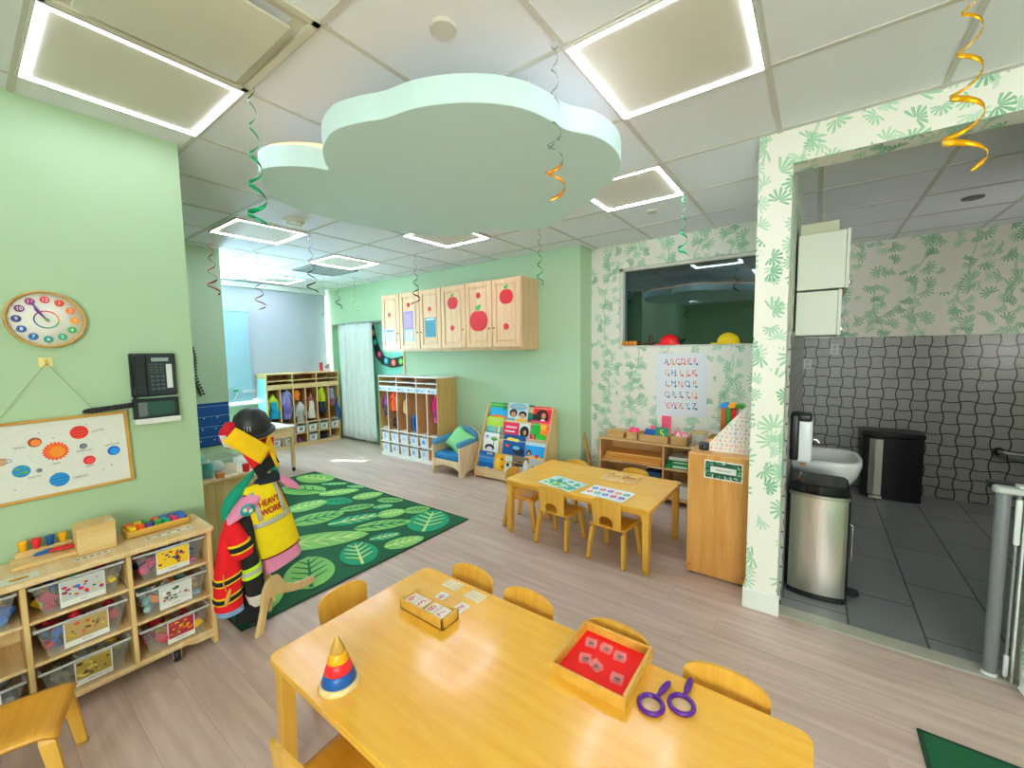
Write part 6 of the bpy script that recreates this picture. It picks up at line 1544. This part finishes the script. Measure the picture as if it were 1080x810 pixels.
for k, (z, c) in enumerate(((.368, '#e0a55a'), (.394, '#d69a4e'), (.420, '#e3ab62'))):
    t = thing('puzzle_tray', ['bottom wooden puzzle tray of the stack in the low shelf', 'middle wooden puzzle tray of the stack in the low shelf', 'top wooden puzzle tray of the stack in the low shelf'][k], 'puzzle', (-1.50, 4.17, z), 0, 'stacked puzzle trays')
    m = MB().mat(plain(c, .45)); dx = .012*k; m.box(-1.80+dx, -1.20+dx*.5, BY0+.02+dx, BY1-.02, z+.0005, z+.0245, .003).mat(plain(shade(c, .75), .5)).box(-1.79+dx, -1.21+dx*.5, BY0+.018+dx, BY0+.021+dx, z+.008, z+.013); m.build('board', t)
t = thing('puzzle_strip', 'dark printed strip lying on shelf edge under the puzzle stack', 'label', (-1.46, 4.03, .34))
MB(PY(BY0-.0005)).mat(plain('#c9a98a', .6)).box(-1.60, -1.30, .352, .366, 0, .002).mat(plain('#6a3a4a', .6)).box(-1.58, -1.32, .355, .363, .002, .0025).build('strip', t)
for k, (z, h, c, c2, lb) in enumerate(((.3685, .045, '#1f8a4a', '#dfe8dc', 'lower green game box in right bay of low shelf'), (.414, .035, '#187a40', '#c8dccb', 'upper green game box in right bay of low shelf'), (.4495, .03, '#e6e2da', '#b9b2a8', 'white flat box on top of the green game boxes'))):
    m = MB().mat(plain(c, .4)).box(-1.145+.01*k, -.72, BY0+.015+.01*k, BY1-.03, z+.0005, z+h-.0005, .002).mat(plain(c2, .5)).box(-1.08, -.95, BY0+.0125+.01*k, BY0+.0155+.01*k, z+.012, z+h-.012).box(-.90, -.80, BY0+.0125+.01*k, BY0+.0155+.01*k, z+.016, z+h-.016); m.thing('game_box', lb, 'game box')
m = MB().mat(plain('#23476a', .5)).box(-1.36, -1.20, BY0+.03, BY1-.04, .0785, .30, .004).thing('blue_box', 'dark blue box in lower bay of low shelf behind chair', 'box')
m = MB().mat(plain('#e0ddd6', .5)).box(-1.12, -.78, BY0+.03, BY1-.04, .0785, .20, .006).thing('white_box', 'white box in lower right bay of low shelf', 'box')
# on top
PK, PGN = '#ef4f86', '#0f8f6a'
def open_box(x0, x1, y0, y1, h, label, name='wooden_card_box', col=SW):
    m = MB().mat(col); z = BH
    m.box(x0, x1, y0, y1, z+.0005, z+.006).box(x0, x1, y0, y0+.007, z+.0005, z+h, .0015).box(x0, x1, y1-.007, y1, z+.0005, z+h, .0015).box(x0, x0+.007, y0, y1, z+.0005, z+h, .0015).box(x1-.007, x1, y0, y1, z+.0005, z+h, .0015)
    return m.thing(name, label, 'box')
wl_ = thing('wooden_lidded_box', 'flat wooden lidded box at left end of low shelf top', 'box', (-1.68, 4.18, BH))
MB().mat(SW).box(-1.765, -1.60, 4.10, 4.27, BH+.0005, BH+.045, .003).build('body', wl_)
MB().mat(wood('lid_ply', '#d9a862', '#c89650', 'x', .45)).box(-1.785, -1.585, 4.08, 4.28, BH+.045, BH+.062, .004).build('lid', wl_)
open_box(-1.56, -1.44, 4.08, 4.24, .075, 'small open wooden box holding a pink card on low shelf')
def flash(x, y, z, w, h, c, st, label, a=0.0, tc='#f2d21e', tilt=-14):
    T = Matrix.Translation((x, y, z)) @ Matrix.Rotation(a, 4, 'Z') @ Matrix.Rotation(radians(tilt), 4, 'X') @ Matrix(((1, 0, 0, 0), (0, 0, -1, 0), (0, 1, 0, 0), (0, 0, 0, 1)))
    m = MB(T).mat(plain(c, .5)).prism(rrect(-w/2, w/2, 0, h, .008), 0, .004)
    if st: m.mat(plain(tc, .5)).text(st, h*.85, 0, h*.52, .0042)
    m.thing('number_tablet', label, 'card')
flash(-1.50, 4.14, BH+.008, .098, .105, PK, '2', 'pink number tablet in small open wooden box', 0, '#e8a03a')
open_box(-1.425, -1.135, 4.06, 4.24, .072, 'long open wooden box holding blue and green tablets on low shelf')
flash(-1.345, 4.17, BH+.008, .11, .10, '#1f5fae', '', 'blue number tablet at left in the long wooden box', -.1)
flash(-1.215, 4.13, BH+.008, .13, .135, PGN, '5', 'green tablet with yellow 5 standing in long wooden box', .15)
flash(-1.23, 4.33, BH+.002, .095, .23, '#f26d8e', '', 'tall pink card standing against the wall behind green 5 tablet', 0, tilt=-4)
flash(-1.36, 4.32, BH+.002, .06, .12, '#f490ac', '', 'small pink card beside the tall pink card', 0, tilt=-6)
open_box(-1.11, -.955, 4.06, 4.24, .085, 'open wooden box holding pink letter cards on low shelf')
flash(-1.065, 4.14, BH+.008, .07, .115, '#f2849c', 'A', 'pink letter card at left in wooden box', 0, '#ffffff')
flash(-.998, 4.14, BH+.008, .06, .105, '#f4a0ac', 'B', 'pale pink letter card at right in wooden box', 0, '#ffffff')
jr = thing('clear_jar', 'clear jar box with pale beads on low shelf', 'jar', (-.87, 4.14, BH))
MB().mat(CLEAR).prism(rrect(-.935, -.80, 4.08, 4.20, .012), BH+.0005, BH+.125, .003).build('jar_body', jr)
MB().mat(plain('#d9bd84', .5)).prism(rrect(-.94, -.795, 4.075, 4.205, .012), BH+.125, BH+.137, .003).build('lid', jr)
yb = thing('woven_basket', 'yellow straw open basket on low shelf beside tall cabinet', 'basket', (-.66, 4.14, BH))
STR = Mat('straw', '#c9a24a', .8); n_ = STR.xyz(STR.obj()); STR.bump((n_[2]*420).sin()*(n_[0]*300).sin(), .6, .004)
m = MB().mat(STR); O = rrect(-.78, -.55, 4.05, 4.26, .03)
m.rings([[(x, y, z) for x, y in rrect(-.78+d, -.55-d, 4.05+d, 4.26-d, .03)] for z, d in ((BH+.0005, .015), (BH+.105, 0), (BH+.105, .010), (BH+.012, .024))], True, True); m.build('basket_body', yb)
m = MB().mat(STR); o2 = [(*p, BH+.105) for p in rrect(-.775, -.555, 4.055, 4.255, .03)]; o2.append(o2[0]); m.tube(o2, .006, 6, False); m.build('rim', yb)
m = MB().mat(plain('#e8c81e', .6)).box(-.74, -.60, 4.09, 4.20, BH+.045, BH+.09, .006).thing('yellow_pad', 'bright yellow pad inside the straw basket', 'pad')
lb_ = MB(Matrix.Translation((-1.955, 4.19, 0)) @ Matrix.Rotation(radians(-14), 4, 'Y')).mat(wood('plank_wood', '#d2a062', '#be8a4c', 'z', .5)).box(-.010, .012, -.028, .028, .004, .72, .003)
lb_.thing('wooden_board', 'narrow wooden board leaning between green corner and low shelf', 'board')

# ================================================================== tall cabinet end beside the pillar
tc2 = thing('tall_cabinet', 'tall plain wooden cabinet with leafy name sign beside the wallpapered pillar', 'cabinet', (-.49, 3.14, 0))
CX0, CX1, KY0, KY1, KH = -.672, -.312, 2.882, 3.40, .83
OAKX = wood('cabinet_top_ply', '#e0ab66', '#cf9550', 'y', .42)
MB().mat(OAK).box(CX0, CX1, KY0, KY0+.02, .012, KH-.001, .004).build('end_panel', tc2)
MB().mat(OAK).box(CX0, CX1, KY1-.02, KY1, .012, KH-.02, .002).build('end_panel', tc2)
MB().mat(OAKX).box(CX0, CX1, KY0+.016, KY1, KH-.022, KH, .004).build('top', tc2)
MB().mat(OAK).box(CX1-.014, CX1-.004, KY0+.02, KY1-.02, .03, KH-.022).build('back_panel', tc2)
for z in (.03, .30, .56): MB().mat(OAK).box(CX0+.004, CX1-.014, KY0+.02, KY1-.02, z, z+.018).build('shelf_board', tc2)
m = MB().mat(BLACK)
for x in (CX0+.03, CX1-.03):
    for y in (KY0+.03, KY1-.03): m.cyl(x, y, 0, .02, .018, 12)
m.build('feet', tc2)
m = MB(PY(KY0)).mat(plain('#5a3a1c', .5))
for x in (CX0+.012, CX1-.03): m.at(PY(KY0)).prism(circle(x+.01, .06, .005, 8), 0, .001)
m.build('screw_caps', tc2)
sg = thing('leaf_sign', 'small white sign with dark green leaf border on tall cabinet', 'sign', (-.455, KY0, .675))
T = PY(KY0) @ Matrix.Translation((-.458, .735, 0)) @ Matrix.Rotation(radians(-1), 4, 'Z')
m = MB(T).mat(plain('#ecebe6', .5)).box(-.112, .112, -.060, .060, .0005, .0025); r = random.Random(9)
m.mat(plain('#2f4f42', .5)).box(-.104, .104, -.052, .052, .0025, .003).mat(plain('#dfe3da', .5)).box(-.075, .075, -.018, .022, .003, .0034)
for k in range(44):
    a = 2*pi*k/44; x, z = .09*cos(a), .042*sin(a); x = max(-.095, min(.095, x*1.25)); z = max(-.044, min(.044, z*1.2))
    m.mat(plain(r.choice(['#3f8a5e', '#1c3f34', '#6fb08a', '#2a6a4a', '#a9cdb4']), .5)).prism(rot2(circle(x, z, .016, 8, .005), r.random()*3, x, z), .0034, .0037+.00002*k)
m.mat(plain('#3a4a44', .5)).text('classroom', .022, 0, .003, .0042)
m.build('plate', sg)
# things on the tall cabinet
fh = thing('file_holder', 'slanted magazine holder printed with colourful letters on tall cabinet', 'file holder', (-.43, 3.07, KH))
AB = Mat('alphabet_paper', '#f2efe8', .6)
T = PY(3.005)
tri = [(-.565, KH+.0005), (-.322, KH+.0005), (-.322, KH+.31), (-.36, KH+.31), (-.565, KH+.055)]
m = MB(T).mat(plain('#f1ece2', .6)).prism(tri, 0, .004); r = random.Random(12)
tcs = ['#d8453a', '#2f6f9a', '#3a9a6a', '#e8a02a', '#8a4a8a', '#e07a9a']
for i in range(9):
    for j in range(11):
        x = -.552+.028*i+.008*(j % 2); z = KH+.022+.0275*j
        lim = KH+.055+(x+.012+.565)/.205*.255
        if x < -.328 and z+.012 < min(lim-.012, KH+.302): m.mat(plain(tcs[(i*5+j*3) % 6], .6)).text('ABCDEFGHIJKLMNOPQRSTUVWXYZ'[(i*7+j*11) % 26], .026, x, z, .0042, a=r.uniform(-.5, .5))
m.build('front_face', fh)
m = MB().mat(plain('#f1ece2', .6)).prism([(x, z) for x, z in tri], 0, .004) if False else MB(PY(3.105)).mat(plain('#e9e2d4', .6)).prism(tri, 0, .004); m.build('back_face', fh)
MB().mat(plain('#ebe4d6', .6)).box(-.326, -.322, 3.005, 3.105, KH+.0005, KH+.31).box(-.565, -.322, 3.005, 3.105, KH+.0005, KH+.005).box(-.565, -.561, 3.005, 3.105, KH+.0005, KH+.055).build('holder_sides', fh)
rt = MB()
xb0 = [('#b8622f', -.535, -.50, .27), ('#3aa04a', -.498, -.47, .265), ('#e0382c', -.468, -.44, .26)]
for k, (c, a, b, h_) in enumerate(xb0):
    MB().mat(plain(c, .5)).box(a, b, 3.20, 3.34, KH+.0005, KH+h_, .003).thing('picture_book', ['brown book standing behind the letter printed holder', 'green book standing behind the letter printed holder', 'red book standing behind the letter printed holder'][k], 'book', 'books on the tall cabinet')
for k, (x, c, lb) in enumerate(((-.515, '#2a8fd0', 'blue toy arch on top of the standing books'), (-.465, '#f0a41e', 'orange toy arch on top of the standing books'), (-.42, '#4f9e3a', 'green toy arch on top of the standing books'))):
    P = [(x+.032*cos(pi*i/12), KH+.27+.0005*(k)+.035*sin(pi*i/12)) for i in range(13)]
    MB(PY(3.21)).mat(plain(c, .45)).prism(P, -.09, .0, .003).thing('toy_arch', lb, 'toy', 'toy arches on the books')
bcup = thing('black_cup', 'small round black tin on the tall cabinet', 'tin', (-.60, 3.00, KH))
MB().mat(plain('#1c2023', .4)).lathe([(.034, 0), (.036, .004), (.036, .034), (.034, .037)], 24, (-.60, 3.02, KH+.0005)).build('tin_body', bcup)
MB().mat(plain('#34383c', .4)).lathe([(.037, .037), (.037, .046), (.030, .049), (.001, .049)], 24, (-.60, 3.02, KH+.0005)).build('lid', bcup)

# ================================================================== bathroom
PXW = -.136
def steel_bin(x0, x1, y0, y1, h, label, front, loc):
    t = thing('pedal_bin', label, 'trash can', loc, 0)
    r = .05
    return t
pb = thing('pedal_bin', 'tall stainless steel pedal bin with black lid just inside the doorway', 'trash can', (.045, 3.10, 0))
def body(m, x0, x1, y0, y1, z0, z1, bul=.018, n=10, front='y'):
    P = [(x0+(x1-x0)*i/n, y0-bul*sin(pi*i/n)) for i in range(n+1)]+[(x1, y1), (x0, y1)]
    return m.prism(P, z0, z1, .004, False)
def bow(x0, x1, y0, y1, bul, n=16, r=.035):
    P = [(x0+(x1-x0)*i/n, y0-bul*(sin(pi*i/n))**.7+.0) for i in range(n+1)]
    return P+[(x1, y1-r), (x1-r*.3, y1-r*.3), (x1-r, y1), (x0+r, y1), (x0+r*.3, y1-r*.3), (x0, y1-r)]
A = (-.100, .178, 3.015, 3.255)
m = MB().mat(STEEL).prism(bow(*A, .030), .035, .625, .002); m.build('body', pb)
m = MB().mat(BLACK).prism(bow(A[0]-.004, A[1]+.004, A[2]-.003, A[3]+.02, .031), .0025, .036, .004); m.build('base_ring', pb)
m = MB().mat(BLACK).box(A[0]-.014, A[0]+.012, A[2]+.03, A[3]+.03, .03, .655, .008).box(A[1]-.012, A[1]+.014, A[2]+.03, A[3]+.03, .03, .655, .008); m.build('side_trim', pb)
m = MB().mat(plain('#b5b2aa', .3, Metallic=1.0)).prism(bow(A[0]-.008, A[1]+.008, A[2]-.006, A[3]+.02, .033), .625, .645, .003); m.build('rim_band', pb)
m = MB().mat(plain('#121415', .12)).prism(bow(A[0]-.004, A[1]+.004, A[2]-.002, A[3]+.02, .031), .645, .705, .010); m.build('lid', pb)
m = MB().mat(BLACK).prism([(.19, 3.10), (.235, 3.10), (.255, 3.13), (.25, 3.18), (.19, 3.19)], .02, .04, .006); m.build('pedal', pb)
m = MB().mat(CHROME).tube([(A[1]+.016, 3.12, .22), (A[1]+.030, 3.12, .23), (A[1]+.030, 3.12, .45), (A[1]+.016, 3.12, .46)], .006, 8); m.build('handle', pb)
pb2 = thing('pedal_bin', 'black and steel pedal bin standing against the tiled back wall', 'trash can', (.60, 5.56, 0))
m = MB().mat(BLACK).prism(bow(.40, .85, 5.42, 5.68, .03), .002, .62, .004); m.build('body', pb2)
m = MB().mat(STEEL).prism([(.455, 5.40), (.50, 5.389), (.555, 5.383), (.555, 5.40)], .04, .60, .003); m.build('steel_front', pb2, label='steel front strip')
m = MB().mat(BLACK).prism(bow(.392, .858, 5.41, 5.69, .032), .62, .675, .010); m.build('lid', pb2)
m = MB().mat(STEEL).box(.46, .56, 5.33, 5.385, .015, .035, .004); m.build('pedal', pb2)
sk = thing('wash_basin', 'white wall-mounted wash basin behind the steel pedal bin', 'sink', (.07, 3.75, .55))
PORC = plain('#e6e8e4', .18)
def bas(s, z, y0=3.46, y1=4.02, xo=.30): 
    return [(PXW+.004+(xo*s)*0, 0, 0)]
O = [(-.118, 3.47), (.16, 3.47), (.235, 3.50), (.27, 3.57), (.28, 3.72), (.27, 3.88), (.235, 3.96), (.16, 3.99), (-.118, 3.99)]
def sc(P, k, cx_=.06, cy_=3.73): return [(max(-.118, cx_+(x-cx_)*k), cy_+(y-cy_)*k) for x, y in P]
m = MB().mat(PORC); Os = O
rg_ = [[(x, y, z) for x, y in sc(O, k)] for k, z in ((.55, .52), (.72, .56), (.92, .64), (1, .71), (1, .735), (.96, .742))]
inn_ = [[(.075+(x-.06)*k, 3.73+(y-3.73)*k, z) for x, y in O] for k, z in ((.80, .738), (.72, .70), (.55, .65), (.2, .635))]
m.rings(rg_+inn_, True, True, True); m.build('bowl', sk)
m = MB().mat(CHROME).tube([(-.07, 3.73, .74), (-.07, 3.73, .83), (-.05, 3.73, .845), (.02, 3.73, .84), (.035, 3.73, .82)], .011, 10); m.build('faucet', sk)
m = MB().mat(CHROME).tube([(-.07, 3.73, .845), (-.06, 3.73, .875), (.03, 3.70, .885)], .006, 8); m.build('lever', sk)
ds = thing('towel_dispenser', 'white and black towel dispenser on bathroom wall above the steel bin', 'dispenser', (-.09, 3.28, .75))
MB().mat(BLACK).box(-.122, -.075, 3.18, 3.36, .79, 1.09, .012, 2).build('back_plate', ds)
MB().mat(plain('#eef0f2', .25)).box(-.105, -.005, 3.20, 3.34, .775, 1.055, .025, 4).build('cover', ds)
MB().mat(BLACK).box(-.105, -.012, 3.195, 3.345, 1.045, 1.095, .012, 2).build('top_cap', ds)
MB().mat(plain('#b88a5a', .4)).lathe([(.014, 0), (.016, .03)], 14, (-.05, 3.27, .748)).build('nozzle', ds)
MATW = plain('#e2e6d8', .45)
for nm, z0, z1, x1, y1, lb in (('wall_cupboard', 1.885, 2.235, .135, 3.9, 'upper white wall cupboard high in the bathroom'), ('wall_cupboard', 1.595, 1.872, .105, 3.9, 'lower white wall cupboard in the bathroom above tiles')):
    t = thing(nm, lb, 'cupboard', (0, 3.6, z0))
    MB().mat(MATW).box(-.122, x1-.014, 3.30, y1, z0, z1, .003).build('carcass', t)
    MB().mat(MATW).box(x1-.013, x1+.006, 3.296, y1, z0-.004, z1+.004, .003).build('door', t)
    MB().mat(CHROME).box(x1+.006, x1+.022, 3.36, 3.372, z0+.03, z0+.045).box(x1+.016, x1+.022, 3.36, 3.46, z0+.03, z0+.045).build('handle', t)
MB().mat(plain('#cfd0b4', .6)).box(-.115, .085, 3.34, 3.70, 2.237, 2.31, .004).thing('storage_box', 'pale cardboard box on top of the upper white cupboard', 'box')
for k, (x, z, lb) in enumerate(((.15, 1.49, 'right small white outlet plate on grey tiles'), (-.085, 1.33, 'left small white outlet plate on grey tiles near the corner'))):
    t = thing('wall_outlet', lb, 'outlet', (x, 5.728, z-.055))
    MB(PY(5.728)).mat(plain('#c9cbc6', .4)).prism(rrect(x-.036, x+.036, z-.058, z+.058, .005), 0, .008, .002).build('plate', t)
    MB(PY(5.728)).mat(plain('#a9aba6', .4)).box(x-.017, x+.017, z-.045, z-.006, .008, .010).box(x-.017, x+.017, z+.006, z+.045, .008, .010).build('sockets', t)
fl = thing('grab_rail', 'steel grab rail with black end plate on the tiled back wall', 'rail', (1.45, 5.7, .5))
MB(PY(5.728)).mat(BLACK).prism(circle(1.39, .53, .036, 24), 0, .02, .003).build('end_plate', fl)
MB().mat(CHROME).tube([(1.39, 5.715, .53), (1.39, 5.65, .53), (1.42, 5.63, .528), (1.87, 5.63, .50)], .018, 12).build('rail', fl)

# retractable safety gate at the right jamb and white bag
GY = plain('#77787a', .45); WP = plain('#d8dad6', .4)
gt_ = thing('safety_gate', 'grey retractable safety gate post with white latch bar at right jamb', 'safety gate', (.73, 2.72, 0))
MB().mat(GY).lathe([(.022, .012), (.024, .02), (.024, .86), (.022, .865)], 24, (.690, 2.735, 0)).build('roller_post', gt_)
MB().mat(WP).lathe([(.026, .002), (.026, .02), (.024, .022)], 24, (.690, 2.735, 0)).build('foot_cap', gt_)
m = MB().mat(plain('#b9bbb8', .4)).prism(rrect(.655, .80, 2.705, 2.765, .025), .862, .892, .006); m.mat(WP).box(.725, .80, 2.70, 2.76, .892, .905, .004); m.build('top_cap', gt_)
m = MB().mat(BLACK).prism(rrect(.648, .775, 2.752, 2.82, .02), .868, .90, .006); m.build('handle', gt_)
MB().mat(plain('#8d908c', .4)).box(.728, .737, 2.715, 2.735, .01, .862, .002).build('bar', gt_)
MB().mat(WP).box(.748, .756, 2.71, 2.735, .004, .862, .002).build('bar', gt_)
MB().mat(WP).box(.722, .741, 2.705, 2.722, .64, .845, .004).build('latch', gt_)
MB().mat(WP).box(.724, .739, 2.705, 2.725, .03, .13, .004).build('lower_catch', gt_)
m = MB().mat(cloth('#e9e8e0')); loft(m, [(.825, 2.595, .004, .055, .035, 0), (.815, 2.595, .06, .075, .05, 0), (.825, 2.60, .14, .065, .048, 0), (.84, 2.61, .22, .05, .04, 0), (.85, 2.62, .29, .02, .02, 0)], 20, .02, 50)
m.thing('white_bag', 'slumped white bag on floor at the right doorway jamb', 'bag')

# ================================================================== camera, light, world
cd_ = bpy.data.cameras.new('camera'); cam = bpy.data.objects.new('camera', cd_); COL.objects.link(cam)
yaw, pit, rol, F = radians(36.4785), radians(4.5464), radians(-.801), 435.19
fw = Vector((-sin(yaw)*cos(pit), cos(yaw)*cos(pit), -sin(pit))); r0 = Vector((cos(yaw), sin(yaw), 0)); u0 = r0.cross(fw)
rt_ = cos(rol)*r0+sin(rol)*u0; up = -sin(rol)*r0+cos(rol)*u0
M = Matrix((rt_, up, -fw)).transposed().to_4x4(); M.translation = Vector((0, 0, 1.52)); cam.matrix_world = M
cd_.sensor_width = 36; cd_.lens = F/1080*36; cd_.clip_start = .02
SC.camera = cam
def area(name, loc, rot, sx, sy, e, col):
    l = bpy.data.lights.new(name, 'AREA'); l.shape = 'RECTANGLE'; l.size = sx; l.size_y = sy; l.energy = e; l.color = col
    o = bpy.data.objects.new(name, l); COL.objects.link(o); o.location = loc; o.rotation_euler = rot; return o
area('daylight_far_window', (-7.42, 3.25, 1.7), (0, radians(-90), 0), 1.60, 1.75, 60, (.80, .90, 1.0))
area('added_side_daylight', (-7.42, 2.10, 1.30), (0, radians(-90), 0), 1.0, .58, 620, (.60, .86, 1.0))  # added daylight, source out of sight; lifts the far half of the room
area('bathroom_fill_light', (1.75, 4.3, 1.5), (radians(90), 0, radians(50)), .3, .3, 4, (1, .98, .92))  # added fill light without a fixture, brightens the dark bathroom
area('rear_fill_light', (1.45, -2.70, 1.52), (radians(90), 0, 0), 1.8, 1.35, 56, (1, .99, .95))  # added fill light just outside the unseen rear window
sl = bpy.data.lights.new('sun', 'SUN'); sl.energy = 26; sl.angle = radians(.5); sl.color = (1, .96, .9)
so = bpy.data.objects.new('sun', sl); COL.objects.link(so)
d = Vector((-5.20, 3.36, 0))-Vector((-7.3, 2.20, 1.75)); so.rotation_euler = d.to_track_quat('-Z', 'Y').to_euler()
w = bpy.data.worlds.new('world'); SC.world = w; w.use_nodes = True
w.node_tree.nodes['Background'].inputs[0].default_value = (.75, .87, 1, 1); w.node_tree.nodes['Background'].inputs[1].default_value = 3.0
vs_ = SC.view_settings; vs_.view_transform = 'Standard'; vs_.look = 'None'; vs_.gamma = 1; vs_.exposure = 0.97; vs_.use_curve_mapping = False
SC.cycles.use_denoising = True; SC.cycles.max_bounces = 8; SC.cycles.diffuse_bounces = 5; SC.cycles.transparent_max_bounces = 12; SC.cycles.sample_clamp_indirect = 6
